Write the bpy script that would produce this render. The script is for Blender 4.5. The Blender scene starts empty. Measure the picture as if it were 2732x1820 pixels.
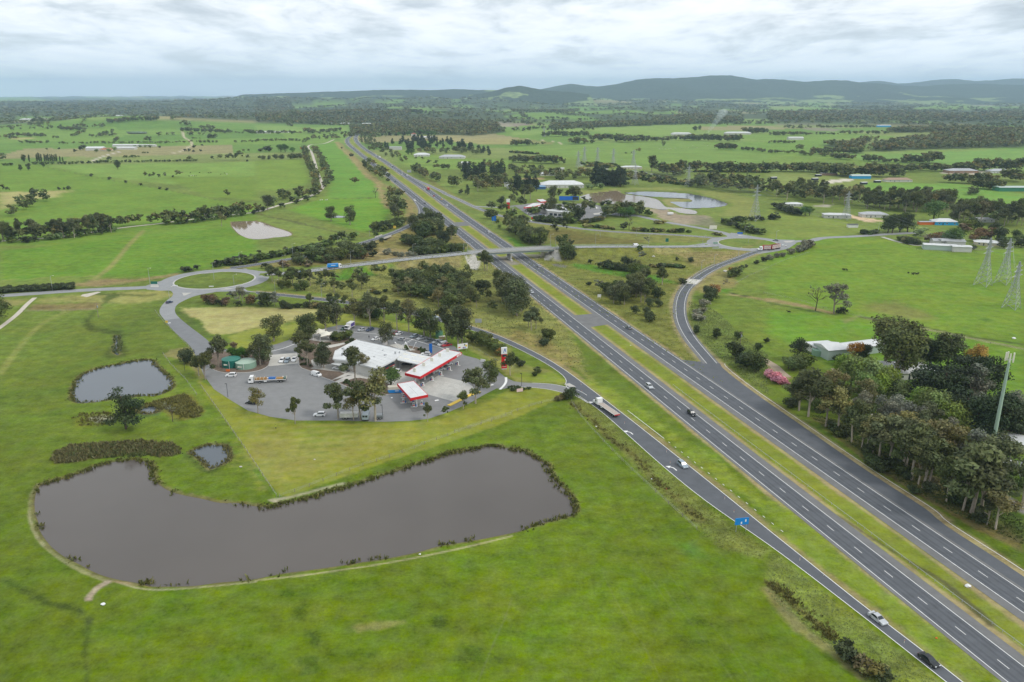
import bpy,math,random
import numpy as np
from math import radians,sin,cos,pi,atan2,hypot
S=bpy.context.scene
COL=S.collection
# -- camera
FPX,YH,HC=2100.0,248.0,122.0
PITCH=math.atan((910-YH)/FPX)
cam_d=bpy.data.cameras.new('camera')
cam_d.sensor_width=36.0
cam_d.lens=FPX/2732*36.0
cam_d.clip_start=1.0
cam_d.clip_end=200000.0
cam=bpy.data.objects.new('camera',cam_d)
cam.location=(0,0,HC)
cam.rotation_euler=(pi/2-PITCH,0,0)
COL.objects.link(cam)
S.camera=cam
# -- sky, sun, exposure
SUN_DIR=(0.62,-0.30,0.72)
el=math.asin(SUN_DIR[2]/math.sqrt(sum(c*c for c in SUN_DIR)))
az=atan2(SUN_DIR[0],SUN_DIR[1])
w=bpy.data.worlds.new('World')
S.world=w
w.use_nodes=True
nt=w.node_tree
nt.nodes.clear()
def N(t,**k):
 n=nt.nodes.new(t)
 for a,v in k.items():
  setattr(n,a,v)
 return n
def LK(a,b):
 nt.links.new(a,b)
def M(op,a,b=None,c=None):
 n=N('ShaderNodeMath',operation=op)
 for i,v in enumerate((a,b,c)):
  if v is None:continue
  if isinstance(v,(int,float)):n.inputs[i].default_value=v
  else:LK(v,n.inputs[i])
 return n.outputs[0]
sky=N('ShaderNodeTexSky',sky_type='NISHITA',sun_disc=False)
sky.sun_elevation=el
sky.sun_rotation=az
sky.altitude=100
bg_sky=N('ShaderNodeBackground');bg_sky.inputs[1].default_value=0.10
LK(sky.outputs[0],bg_sky.inputs[0])
tc=N('ShaderNodeTexCoord')
sp=N('ShaderNodeSeparateXYZ');LK(tc.outputs['Generated'],sp.inputs[0])
zz=M('MAXIMUM',M('ADD',sp.outputs[2],0.11),0.08)
cb=N('ShaderNodeCombineXYZ')
LK(M('DIVIDE',sp.outputs[0],zz),cb.inputs[0]);LK(M('DIVIDE',sp.outputs[1],zz),cb.inputs[1])
def noise(scale,det,rough,dist=0.0,off=0.0):
 n=N('ShaderNodeTexNoise');n.inputs['Scale'].default_value=scale
 n.inputs['Detail'].default_value=det;n.inputs['Roughness'].default_value=rough
 n.inputs['Distortion'].default_value=dist
 mp=N('ShaderNodeMapping');mp.inputs['Location'].default_value=(off,off*0.37,0)
 mp.inputs['Scale'].default_value=(1.35,.85,1)
 LK(cb.outputs[0],mp.inputs[0]);LK(mp.outputs[0],n.inputs['Vector'])
 return n.outputs[0]
n1=noise(0.80,7,0.58,0.5,3.1)
n2=noise(2.3,6,0.62,0.4,11.7)
cl=M('ADD',M('MULTIPLY',n1,0.66),M('MULTIPLY',n2,0.34))
rp=N('ShaderNodeValToRGB');LK(cl,rp.inputs[0])
e=rp.color_ramp.elements
e[0].position=0.36;e[0].color=(0.46,0.50,0.56,1)
e[1].position=0.62;e[1].color=(0.95,0.97,1.0,1)
for p_,c_ in((0.43,(0.60,0.645,0.70,1)),(0.49,(0.76,0.80,0.84,1)),(0.55,(0.88,0.90,0.93,1))):
 q=e.new(p_);q.color=c_
bg_cl=N('ShaderNodeBackground');bg_cl.inputs[1].default_value=1.18
hzn=N('ShaderNodeMapRange');LK(sp.outputs[2],hzn.inputs[0]);hzn.inputs[1].default_value=0.0;hzn.inputs[2].default_value=0.085;hzn.inputs[3].default_value=0.85;hzn.inputs[4].default_value=0.0
mxc=N('ShaderNodeMix',data_type='RGBA');LK(hzn.outputs[0],mxc.inputs[0]);LK(rp.outputs[0],mxc.inputs[6]);mxc.inputs[7].default_value=(0.86,0.96,1.06,1)
LK(mxc.outputs[2],bg_cl.inputs[0])
mixs=N('ShaderNodeMixShader')
cov=N('ShaderNodeMapRange');LK(cl,cov.inputs[0])
cov.inputs[1].default_value=0.38;cov.inputs[2].default_value=0.50
cov.inputs[3].default_value=0.80;cov.inputs[4].default_value=0.97
LK(cov.outputs[0],mixs.inputs[0]);LK(bg_sky.outputs[0],mixs.inputs[1]);LK(bg_cl.outputs[0],mixs.inputs[2])
ow=N('ShaderNodeOutputWorld');LK(mixs.outputs[0],ow.inputs[0])
w.cycles.sampling_method='MANUAL';w.cycles.sample_map_resolution=1024
sun_d=bpy.data.lights.new('sun','SUN')
sun_d.energy=1.5;sun_d.angle=radians(11);sun_d.color=(1.0,0.96,0.90)
sun=bpy.data.objects.new('sun',sun_d)
sun.rotation_euler=(pi/2-el,0,pi-az)
COL.objects.link(sun)
S.view_settings.view_transform='Standard'
S.view_settings.look='None'
S.view_settings.exposure=0.18
S.view_settings.gamma=1.0
S.view_settings.use_curve_mapping=False
S.render.engine='CYCLES'
S.cycles.max_bounces=6;S.cycles.diffuse_bounces=2;S.cycles.glossy_bounces=2
S.cycles.transmission_bounces=2;S.cycles.volume_bounces=1;S.cycles.transparent_max_bounces=6
S.cycles.use_denoising=True
S.cycles.caustics_reflective=False;S.cycles.caustics_refractive=False
# -- places: rows of the survey pictures to points on the ground
REG={'D':(0,0,1.16058),'bd':(1180,620,.14868),'md':(1120,560,.089286),'fw':(880,340,.140306),'rl':(400,690,.153061),'rr':(1740,580,.178571),'mf':(1180,480,.127551),'sv':(1160,860,.204082),'lr':(600,560,.254885),'ba':(850,840,.11045),'ca':(1060,860,.11045),'tr':(850,980,.11045),'cb':(1060,980,.11045),'tk':(600,900,.11045),'tot':(1240,880,.06823),'ss':(1340,500,.127443),'ns':(1340,500,.178571),'rd':(2000,600,.059473),'mp':(2600,920,.229565),'fm':(2150,860,.178571),'hs':(2300,490,.183673),'rt':(2150,1080,.247449),'s2':(1366,440,.170285),'py':(2540,600,.165803),'ra':(1860,560,.11045)}
for c in range(4):
 for r,y in enumerate((200,600,1000,1365)):
  REG['%d%d'%(c,r)]=(683*c,y,.290144)
def at(u,v,z=0.0):
 x=(u-1366)/FPX;y=(v-910)/FPX
 fw=cos(PITCH)-y*sin(PITCH);dn=y*cos(PITCH)+sin(PITCH)
 t=(HC-z)/dn
 return(x*t,fw*t)
def T(k,s):
 x0,y0,sc=REG[k]
 o=[]
 for q in s.split():
  a=[float(b)for b in q.split(',')]
  o.append((x0+a[0]*sc,y0+a[1]*sc)+tuple(a[2:]))
 return o
def W(k,s,z=0.0):
 return[at(p[0],p[1],z)for p in T(k,s)]
def W3(k,s):
 return[at(p[0],p[1],p[2])+(p[2],)for p in T(k,s)]
def W1(k,s,z=0.0):
 return W(k,s,z)[0]
def height_of(b,v,z0=0.0):
 """height of a vertical thing standing at b whose top shows at row v"""
 t=(v-910)/FPX
 y=b[1]
 dn=y*(t*cos(PITCH)+sin(PITCH))/(cos(PITCH)-t*sin(PITCH))
 return HC-dn-z0
def row(k,y):
 return REG[k][1]+y*REG[k][2]
# -- materials
MAT={}
def mat(name,col,rough=0.7,metal=0.0,spec=0.3,noise_s=None,noise_a=0.15,emit=None,rnd=0.0,coords='Object',bump=0.0,tr=0.0):
 if name in MAT:return MAT[name]
 m=bpy.data.materials.new(name);m.use_nodes=True
 t=m.node_tree;b=t.nodes['Principled BSDF']
 b.inputs['Base Color'].default_value=(*col,1)
 b.inputs['Roughness'].default_value=rough
 b.inputs['Metallic'].default_value=metal
 b.inputs['Specular IOR Level'].default_value=spec
 src=None
 if noise_s or rnd:
  v=None
  if noise_s:
   co=t.nodes.new('ShaderNodeTexCoord')
   nz=t.nodes.new('ShaderNodeTexNoise');nz.inputs['Scale'].default_value=noise_s
   nz.inputs['Detail'].default_value=5;nz.inputs['Roughness'].default_value=0.65
   if coords=='World':
    ge=t.nodes.new('ShaderNodeNewGeometry');t.links.new(ge.outputs['Position'],nz.inputs['Vector'])
   else:
    t.links.new(co.outputs[coords],nz.inputs['Vector'])
   mr=t.nodes.new('ShaderNodeMapRange')
   mr.inputs[1].default_value=0.3;mr.inputs[2].default_value=0.7
   mr.inputs[3].default_value=1-noise_a;mr.inputs[4].default_value=1+noise_a
   t.links.new(nz.outputs[0],mr.inputs[0]);v=mr.outputs[0]
   if bump:
    bp=t.nodes.new('ShaderNodeBump');bp.inputs['Strength'].default_value=bump
    t.links.new(nz.outputs[0],bp.inputs['Height']);t.links.new(bp.outputs[0],b.inputs['Normal'])
  hs=t.nodes.new('ShaderNodeHueSaturation');hs.inputs['Color'].default_value=(*col,1)
  if rnd:
   oi=t.nodes.new('ShaderNodeObjectInfo')
   mr=t.nodes.new('ShaderNodeMapRange');mr.inputs[3].default_value=1-rnd;mr.inputs[4].default_value=1+rnd
   t.links.new(oi.outputs['Random'],mr.inputs[0])
   if v is None:v=mr.outputs[0]
   else:
    mm=t.nodes.new('ShaderNodeMath');mm.operation='MULTIPLY'
    t.links.new(v,mm.inputs[0]);t.links.new(mr.outputs[0],mm.inputs[1]);v=mm.outputs[0]
  t.links.new(v,hs.inputs['Value'])
  t.links.new(hs.outputs[0],b.inputs['Base Color'])
 if emit:
  b.inputs['Emission Color'].default_value=(*col,1);b.inputs['Emission Strength'].default_value=emit
 MAT[name]=m
 return m
# -- mesh building
class MB:
 def __init__(s):s.v=[];s.f=[]
 def quad(s,a,b,c,d):
  n=len(s.v);s.v+=[a,b,c,d];s.f.append((n,n+1,n+2,n+3));return s
 def tri(s,a,b,c):
  n=len(s.v);s.v+=[a,b,c];s.f.append((n,n+1,n+2));return s
 def box(s,x0,x1,y0,y1,z0,z1,tx=0.0,ty=0.0):
  n=len(s.v)
  s.v+=[(x0,y0,z0),(x1,y0,z0),(x1,y1,z0),(x0,y1,z0),(x0+tx,y0+ty,z1),(x1-tx,y0+ty,z1),(x1-tx,y1-ty,z1),(x0+tx,y1-ty,z1)]
  for q in((3,2,1,0),(4,5,6,7),(0,1,5,4),(1,2,6,5),(2,3,7,6),(3,0,4,7)):
   s.f.append(tuple(n+i for i in q))
  return s
 def prism(s,poly,z0,z1,top=True,bottom=True):
  A=sum(poly[i][0]*poly[(i+1)%len(poly)][1]-poly[(i+1)%len(poly)][0]*poly[i][1]for i in range(len(poly)))
  if A<0:poly=poly[::-1]
  n=len(s.v);k=len(poly)
  zz0=z0 if isinstance(z0,(list,tuple))else[z0]*k
  zz1=z1 if isinstance(z1,(list,tuple))else[z1]*k
  s.v+=[(p[0],p[1],zz0[i])for i,p in enumerate(poly)]+[(p[0],p[1],zz1[i])for i,p in enumerate(poly)]
  if top:s.f.append(tuple(n+k+i for i in range(k)))
  if bottom:s.f.append(tuple(n+k-1-i for i in range(k)))
  for i in range(k):
   j=(i+1)%k
   s.f.append((n+i,n+j,n+k+j,n+k+i))
  return s
 def side(s,prof,y0,y1):
  """profile in x,z pulled across y"""
  n=len(s.v);k=len(prof)
  A=sum(prof[i][0]*prof[(i+1)%k][1]-prof[(i+1)%k][0]*prof[i][1]for i in range(k))
  if A>0:prof=prof[::-1]
  s.v+=[(p[0],y0,p[1])for p in prof]+[(p[0],y1,p[1])for p in prof]
  s.f.append(tuple(n+k-1-i for i in range(k)));s.f.append(tuple(n+k+i for i in range(k)))
  for i in range(k):
   j=(i+1)%k
   s.f.append((n+i,n+j,n+k+j,n+k+i))
  return s
 def cyl(s,p0,p1,r0,r1=None,n=8,caps=True):
  r1=r0 if r1 is None else r1
  a=np.array(p0,float);b=np.array(p1,float);d=b-a
  L=np.linalg.norm(d);d=d/(L or 1)
  u=np.cross(d,(0,0,1.0)if abs(d[2])<.9 else(1.0,0,0));u/=np.linalg.norm(u);w_=np.cross(d,u)
  k=len(s.v)
  for i in range(n):
   t=2*pi*i/n;q=u*cos(t)+w_*sin(t)
   s.v.append(tuple(a+q*r0));s.v.append(tuple(b+q*r1))
  for i in range(n):
   j=(i+1)%n
   s.f.append((k+2*j,k+2*i,k+2*i+1,k+2*j+1))
  if caps:
   s.f.append(tuple(k+2*i for i in range(n)));s.f.append(tuple(k+2*(n-1-i)+1 for i in range(n)))
  return s
 def bar(s,p0,p1,r):return s.cyl(p0,p1,r,r,4,False)
 def ico(s,c_,rx,ry,rz,n=8,m=5,rng=None,jit=0.0):
  k=len(s.v)
  for i in range(m+1):
   ph=pi*i/m
   for j in range(n):
    th=2*pi*j/n
    q=1+(rng.uniform(-jit,jit)if rng else 0)
    s.v.append((c_[0]+rx*q*sin(ph)*cos(th),c_[1]+ry*q*sin(ph)*sin(th),c_[2]+rz*q*cos(ph)))
  for i in range(m):
   for j in range(n):
    j2=(j+1)%n
    s.f.append((k+i*n+j,k+(i+1)*n+j,k+(i+1)*n+j2,k+i*n+j2))
  return s
 def mesh(s,name,m,smooth=False):
  me=bpy.data.meshes.new(name);me.from_pydata(s.v,[],s.f)
  if m:me.materials.append(m)
  if smooth:me.polygons.foreach_set('use_smooth',[True]*len(s.f))
  me.update();return me
 def build(s,name,m,parent=None,smooth=False,loc=None,rz=0.0):
  return link(name,s.mesh(name,m,smooth),parent,loc,rz)
def link(name,me,parent=None,loc=None,rz=0.0):
 o=bpy.data.objects.new(name,me);COL.objects.link(o)
 if parent:o.parent=parent
 if loc:o.location=loc
 if rz:o.rotation_euler=(0,0,rz)
 return o
def tag(o,label=None,cat=None,group=None,kind=None):
 if label:o['label']=label
 if cat:o['category']=cat
 if group:o['group']=group
 if kind:o['kind']=kind
 return o
def thing(name,label,cat,loc=(0,0,0),rz=0.0,group=None):
 o=bpy.data.objects.new(name,None);COL.objects.link(o)
 o.empty_display_size=0.5
 o.location=loc;o.rotation_euler=(0,0,rz)
 return tag(o,label,cat,group)
KIDS={}
def dup(o,parent=None):
 c_=o.copy();COL.objects.link(c_)
 if parent:c_.parent=parent
 for k in o.children:dup(k,c_)
 return c_
def np_mesh(name,co,faces,m=None,smooth=False):
 """co (n,3), faces (k,3|4) as arrays"""
 me=bpy.data.meshes.new(name)
 nv,nf,w_=len(co),len(faces),faces.shape[1]
 me.vertices.add(nv);me.vertices.foreach_set('co',np.ascontiguousarray(co,np.float32).ravel())
 me.loops.add(nf*w_);me.loops.foreach_set('vertex_index',np.ascontiguousarray(faces,np.int32).ravel())
 me.polygons.add(nf);me.polygons.foreach_set('loop_start',np.arange(0,nf*w_,w_,dtype=np.int32))
 if m:me.materials.append(m)
 me.update(calc_edges=True)
 if smooth:me.polygons.foreach_set('use_smooth',np.ones(nf,bool))
 return me
# -- curves on the plan
def spline(pts,step=4.0):
 """smooth line through plan points (x,y[,z]), resampled"""
 P=np.array(pts,float);n=len(P)
 if n<3:
  L=np.linalg.norm(P[-1]-P[0]);k=max(2,int(L/step));t=np.linspace(0,1,k)[:,None]
  return P[0]*(1-t)+P[-1]*t
 out=[]
 for i in range(n-1):
  p0=P[i-1]if i else 2*P[0]-P[1];p1=P[i];p2=P[i+1];p3=P[i+2]if i+2<n else 2*P[-1]-P[-2]
  d1=max(np.linalg.norm((p1-p0)[:2])**.5,1e-3);d2=max(np.linalg.norm((p2-p1)[:2])**.5,1e-3);d3=max(np.linalg.norm((p3-p2)[:2])**.5,1e-3)
  t0,t1,t2,t3=0,d1,d1+d2,d1+d2+d3
  k=max(2,int(np.linalg.norm((p2-p1)[:2])/step))
  for j in range(k):
   t=t1+(t2-t1)*j/k
   A1=(t1-t)/(t1-t0)*p0+(t-t0)/(t1-t0)*p1
   A2=(t2-t)/(t2-t1)*p1+(t-t1)/(t2-t1)*p2
   A3=(t3-t)/(t3-t2)*p2+(t-t2)/(t3-t2)*p3
   B1=(t2-t)/(t2-t0)*A1+(t-t0)/(t2-t0)*A2
   B2=(t3-t)/(t3-t1)*A2+(t-t1)/(t3-t1)*A3
   out.append((t2-t)/(t2-t1)*B1+(t-t1)/(t2-t1)*B2)
 out.append(P[-1])
 return np.array(out)
def relax(P,it=30):
 P=P.copy()
 for _ in range(it):
  P[1:-1]=P[1:-1]*.5+(P[:-2]+P[2:])*.25
 return P
def normals(P):
 d=np.gradient(P[:,:2],axis=0);d/=np.linalg.norm(d,axis=1)[:,None]+1e-9
 return np.stack([d[:,1],-d[:,0]],1)
def ribbon(mb,P,o0,o1,z):
 """strip from offset o0 to o1 (right positive) along P; z number or array; skirts hang below"""
 n=normals(P);k=len(P)
 o0=np.broadcast_to(o0,(k,));o1=np.broadcast_to(o1,(k,));z=np.broadcast_to(z,(k,))
 a=P[:,:2]+n*o0[:,None];b=P[:,:2]+n*o1[:,None]
 i0=len(mb.v)
 for i in range(k):
  mb.v.append((a[i,0],a[i,1],z[i]));mb.v.append((b[i,0],b[i,1],z[i]))
 for i in range(k-1):
  q=i0+2*i
  mb.f.append((q,q+1,q+3,q+2))
 return mb
def arclen(P):
 return np.concatenate([[0],np.cumsum(np.linalg.norm(np.diff(P[:,:2],axis=0),axis=1))])
def along(P,s):
 L=arclen(P);return np.array([np.interp(s,L,P[:,i])for i in range(P.shape[1])])
def nearest(P,p):
 d=np.hypot(P[:,0]-p[0],P[:,1]-p[1]);i=int(d.argmin());j=min(max(i,1),len(P)-2)
 t=P[j+1]-P[j-1];return i,atan2(t[1],t[0])
def dist_line(X,Y,P):
 """distance to the polyline, height of the line there, signed side (right positive)"""
 best=np.full(X.shape,1e9);zz_=np.zeros(X.shape);sd=np.zeros(X.shape)
 for i in range(len(P)-1):
  ax,ay=P[i,0],P[i,1];dx,dy=P[i+1,0]-ax,P[i+1,1]-ay
  L2=dx*dx+dy*dy+1e-9
  t=np.clip(((X-ax)*dx+(Y-ay)*dy)/L2,0,1)
  d=np.hypot(X-ax-t*dx,Y-ay-t*dy);m=d<best
  best[m]=d[m]
  if P.shape[1]>2:zz_[m]=(P[i,2]+t*(P[i+1,2]-P[i,2]))[m]
  sd[m]=np.sign((X-ax)*dy-(Y-ay)*dx)[m]
 return best,zz_,sd
def inside(X,Y,P):
 r=np.zeros(X.shape,bool);n=len(P)
 for i in range(n):
  x0,y0=P[i][:2];x1,y1=P[(i+1)%n][:2]
  if y0==y1:continue
  c_=(y0>Y)!=(y1>Y)
  r^=c_&(X<(x1-x0)*(Y-y0)/(y1-y0)+x0)
 return r
def sdist(X,Y,P):
 """signed distance to closed polygon, inside positive"""
 Q=np.array([p[:2]for p in P]+[P[0][:2]],float)
 d,_,_=dist_line(X,Y,Q)
 return np.where(inside(X,Y,P),d,-d)
def wob(X,Y,s,seed=0):
 """cheap smooth noise, about -1..1"""
 r=np.random.RandomState(seed);o=np.zeros(X.shape)
 for i in range(6):
  a=r.uniform(0,2*pi);f=s*r.uniform(.6,1.8);p=r.uniform(0,6.28,2)
  o+=np.sin((X*cos(a)+Y*sin(a))*f+p[0]+1.3*np.sin((X*-sin(a)+Y*cos(a))*f*.7+p[1]))
 return o/3.0
# -- road lines on the plan
def cat(*a):
 o=[]
 for k,s in a:o+=W(k,s)
 return o
LCp=cat(('fw','540,128 440,150 370,185 325,230 325,275 360,330 430,390 520,465 620,545 700,610 790,680 950,800 1060,880 1260,1040 1400,1150 1570,1290'),('md','395,50 705,285 985,510 1290,755 1545,955 1730,1110'),('21','115,552 263,668 371,754 490,851 622,953 768,1072 927,1197 1103,1342'),('22','1205,45 1310,127 1424,218 1541,312 1667,415 1808,525 1958,645 2110,768'),('32','118,1050 320,1210'),('33','540,128 780,318 1055,535 1357,773 1703,1043 2085,1340 2354,1555'))
LC=relax(spline(LCp,6),60)
RCp=cat(('fw','560,125 510,160 492,200 500,240 540,300 610,365 690,425 770,475 865,535 1030,635 1180,735 1330,840 1480,945 1650,1050 1800,1150 1975,1275 2110,1375'),('md','1175,95 1310,185 1455,295 1610,400 1770,515 1945,635 2130,755'),('bd','995,135 1115,220'),('21','322,455 473,556 582,632 704,716 835,806 980,907 1140,1017 1316,1138 1515,1277'),('22','1742,55 1860,135 1988,225 2125,318'),('32','82,533 252,650 440,777 639,915 852,1062 1093,1228'),('33','1350,148 1640,345 1950,557 2310,805'))
RC=relax(spline(RCp,6),60)
def ext(P,d):
 t=P[-1]-P[-4];t=t/np.hypot(t[0],t[1])
 return np.vstack([P,P[-1]+t*d*.5,P[-1]+t*d])
LC=ext(LC,90);RC=ext(RC,90)
SRr=cat(('11','0,612 300,640 600,672 900,708 1200,742 1450,785 1700,845'),('sv','500,58 730,128 1000,240 1250,360 1500,490 1700,620 1900,765 2100,920'),('22','944,298 1300,578 1550,775 1800,975 2100,1215'),('33','0,170 450,520 900,895 1130,1053 1500,1335 1790,1568'))
SRl=cat(('11','0,635 300,662 600,700 900,735 1200,780 1450,830 1680,890'),('sv','490,100 730,190 1000,300 1250,425 1500,560 1700,700 1830,815'),('22','420,70 735,265 1050,540 1390,845 1600,1025 1900,1255 2150,1415'),('33','0,290 400,600 860,950 1160,1190 1640,1568'))
SRr=ext(relax(spline(SRr,5),8),60);SRl=ext(relax(spline(SRl,5),8),60)
RRc=cat(('rr','1700,480 1500,530 1350,595 1150,665 950,745 800,825 680,905 590,975 520,1040 460,1130 425,1240 410,1350 420,1480 440,1568'),('21','1590,960 1640,1045 1700,1120 1780,1210 1835,1275'))
RRc=relax(spline(RRc,4),12)
RRr=cat(('21','1900,1280 2100,1450 2260,1568'),('32','270,440 700,740 1100,1010 1600,1330'),('33','1430,0 1700,180 2000,360 2354,600'))
FS=relax(spline(cat(('fw','1420,880 1560,965 1700,1030 1850,1090 2000,1160 2200,1260'),('mf','0,265 150,330 330,410 500,490 650,560 800,620 950,670 1130,735 1300,775 1500,815 1650,845 1850,880 2100,920 2352,945'),('ns','1200,625 1600,660 2000,685'),('rr','0,245 500,272 900,303 1000,318')),6),8)
F2=spline(cat(('mf','620,545 760,558 900,566 1170,575 1500,565'),),5)
R2=relax(spline(cat(('s2','1950,790 2100,830 2340,880'),('rr','0,35 250,80 500,122 900,195 1080,230 1190,280'),),5),6)
LR=relax(spline(W3('lr','60,608,.1 160,600,.3 430,555,.9 650,520,1.4 880,485,1.9 1000,445,2.2 1200,405,2.6 1400,360,3.0 1560,310,3.2 1700,265,3.0 1850,205,2.2 1960,150,1.4 2040,90,.7 2062,40,.3')+[p+(0.,)for p in W('fw','1746,1568 1690,1450 1600,1345 1480,1235 1360,1125')],4),8)
WR=spline(cat(('01','-500,690 0,653 300,632 700,605 1000,590 1300,578 1480,562'),),5)
E2=spline(cat(('rr','2010,395 2130,360 2352,352'),('30','500,1500 800,1485 1100,1465 1400,1450')),6)
OV=relax(spline(W3('lr','440,672,.2 650,668,.8 900,638,2. 1200,600,3.5 1500,564,4.6 1800,528,5.7 2100,496,6.5')+W3('bd','0,425,6.8 500,366,7.0 1000,335,7.0 1500,303,7.0 2000,280,7.0')+W3('ns','1000,894,6.6 1400,886,5.8 2000,885,4.2')+W3('rr','0,440,3.0 300,437,2. 600,437,1. 850,430,.4 960,420,.15'),4),10)
RAc=(-203.0,525.5);RAr=26.6
RBc=(200.5,662.5);RBr=25.2
ERl=spline(cat(('rl','400,650 290,735 200,830 165,920 185,980 260,1075 400,1245 560,1395 650,1475 730,1568'),('D','452,822')),3)
ERr=spline(cat(('rl','1150,580 800,650 600,730 480,800 435,880 450,960 520,1040 700,1190 900,1340 1030,1450'),('D','492,800')),3)
LANE=relax(spline(cat(('00','-200,1545 200,1515 440,1500 690,1470 1070,1412 1300,1385 1450,1370 1700,1335 1900,1315 2100,1290 2354,1262'),('10','190,1205 280,1185 400,1150 560,1085 615,1030 590,960 560,880 540,800 510,710 480,660 520,640 600,635 720,595')),5),3)
# -- the lie of the land
BUMPS=[]
def bump(k,s,rx,ry,h):
 x,y=W1(k,s);BUMPS.append((x,y,rx,ry,h))
bump('00','960,470',330,420,24);bump('00','1500,468',300,360,17);bump('10','200,430',260,500,15);bump('10','960,390',260,420,16)
bump('10','1250,395',300,400,12);bump('20','1000,385',600,500,10);bump('30','1650,545',400,250,6)
def farh(X,Y):
 D=np.hypot(X,Y)
 h=np.zeros(X.shape)
 for x,y,rx,ry,a in BUMPS:
  h+=a*np.exp(-((X-x)/rx)**2-((Y-y)/ry)**2)
 k=np.clip((D-3600)/3500,0,1)
 h+=k*(10+17*wob(X,Y,.0021,5)+10*wob(X,Y,.006,6))*np.clip(1.25-np.abs(X/(Y+1)+.1)*1.2,.25,1)
 for a,b,rx,ry,hh in((-1500,7600,1700,900,34),(-600,8600,1500,900,36),(-2900,8200,1400,800,24),(-4600,9500,2000,900,16),(500,10500,2600,1100,30),(-900,5900,500,500,22),(-500,5300,420,420,20)):
  h+=hh*np.exp(-((X-a)/rx)**2-((Y-b)/ry)**2)
 return np.maximum(h,-3.0)*np.clip((D-1700)/900,0,1)
CORR=[(OV,5.6,.46),(LR,4.6,.40)]
BR0,BR1=at(*T('bd','470,370')[0][:2],7.0),at(*T('bd','1965,282')[0][:2],7.0)
_s=arclen(OV);iB0=nearest(OV,BR0)[0];iB1=nearest(OV,BR1)[0];sB0,sB1=_s[iB0],_s[iB1]
_sl=arclen(LR);iL=nearest(LR,at(*T('lr','1660,283')[0][:2],3.1))[0];sL0,sL1=_sl[iL]-9,_sl[iL]+9
PONDS={}
PZ=-0.35
def pond(nm,*a):
 o=[]
 for k,s in a:o+=[at(p[0],p[1],PZ)for p in T(k,s)]
 q=spline(o+[o[0]],1.5)[:-1]
 PONDS[nm]=q
 return q
pond('farm',('02','430,992 550,968 640,940 760,890 920,830 1130,790 1260,785 1300,792 1390,820 1415,930 1450,1000 1560,1070 1700,1112 1850,1140 2030,1180 2200,1182'),('12','0,1212 170,1212 210,1190 420,1155 550,1120 640,1080 830,1035 1000,985 1100,945 1250,905 1430,840 1620,780 1810,715 2000,688 2180,655'),('22','0,688 130,705 200,755 330,840 375,940 470,1045 540,1110 570,1180 595,1230 560,1290 420,1330 250,1375 100,1430'),('13','2300,208 2100,248 1950,275 1700,315 1500,370 1240,425 950,470 700,510 480,540 250,570'),('03','2300,628 2000,655 1800,683 1500,690 1400,690 1250,655 1130,635 1010,608 870,560 740,490 600,420 480,330 420,260 370,180'),('02','350,1350 328,1280 320,1150 350,1050 395,1000'))
pond('upper',('01','660,1520 690,1450 770,1372 900,1322 1100,1282 1290,1247 1400,1247 1455,1312 1540,1382 1588,1450'),('02','1590,110 1560,145 1440,190 1300,197 1100,217 900,247 720,260 660,215'))
pond('small',('02','1740,715 1850,665 1960,645 2060,650 2105,700 2122,760 2080,810 2000,845 1940,868 1890,828 1830,780'))
pond('left',('lr','72,165 95,125 200,120 320,122 400,140 500,180 620,215 690,245 685,270 520,290 350,307 260,300 160,260 100,205'))
pond('brown',('20','620,1122 720,1092 900,1072 950,1067 1030,1097 1200,1118 1330,1145 1380,1182 1430,1217 1560,1226 1690,1252 1680,1278 1570,1272 1450,1236 1370,1238 1240,1217 1000,1195 800,1175 650,1142'))
pond('clear',('20','1030,1086 1200,1074 1400,1079 1600,1091 1750,1116 1880,1150 1980,1190 1900,1213 1750,1223 1600,1223 1490,1185 1460,1168 1640,1167 1660,1155 1600,1136 1400,1126 1200,1110'))
pond('puddle',('10','640,1300 720,1296 815,1298 812,1310 720,1312 640,1310'))
pond('dam',('00','1160,532 1230,528 1335,533 1330,543 1230,545 1180,541'))
pond('reedy',('02','1245,315 1330,300 1420,275 1490,310 1440,350 1330,365 1270,345'))
pond('creek',('01','1062,1020 1075,1020 1085,1090 1075,1150 1090,1200 1060,1190 1045,1150 1062,1090'))
def hgt0(X,Y):
 """the ground without ponds"""
 X=np.asarray(X,float);Y=np.asarray(Y,float)
 h=farh(X,Y)
 for P,hw,sl in CORR:
  b=24
  m=(X>P[:,0].min()-b)&(X<P[:,0].max()+b)&(Y>P[:,1].min()-b)&(Y<P[:,1].max()+b)
  if not m.any():continue
  d,z,_=dist_line(X[m],Y[m],P)
  up=z-.12-np.maximum(0,d-hw)*sl
  if P is OV or P is LR:
   s0,s1,LL=(sB0,sB1,_s)if P is OV else(sL0,sL1,_sl)
   dd=np.full(d.shape,1e9);ss=np.zeros(d.shape)
   for i in range(len(P)):
    q=np.hypot(X[m]-P[i,0],Y[m]-P[i,1]);k=q<dd;dd[k]=q[k];ss[k]=LL[i]
   e_=np.minimum(ss-s0,s1-ss)
   up=np.where(e_>0,np.minimum(up,np.where(P is OV,5.2,1.9)-e_*.62),up)
  h[m]=np.maximum(h[m],np.maximum(up,-.6 if P is LR else 0))if P is OV else np.maximum(h[m],np.maximum(up,0))
 return h
_seg=[(P,hw,sl,(sB0,sB1,_s,5.2)if P is OV else(sL0,sL1,_sl,1.9))for P,hw,sl in CORR]
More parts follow.
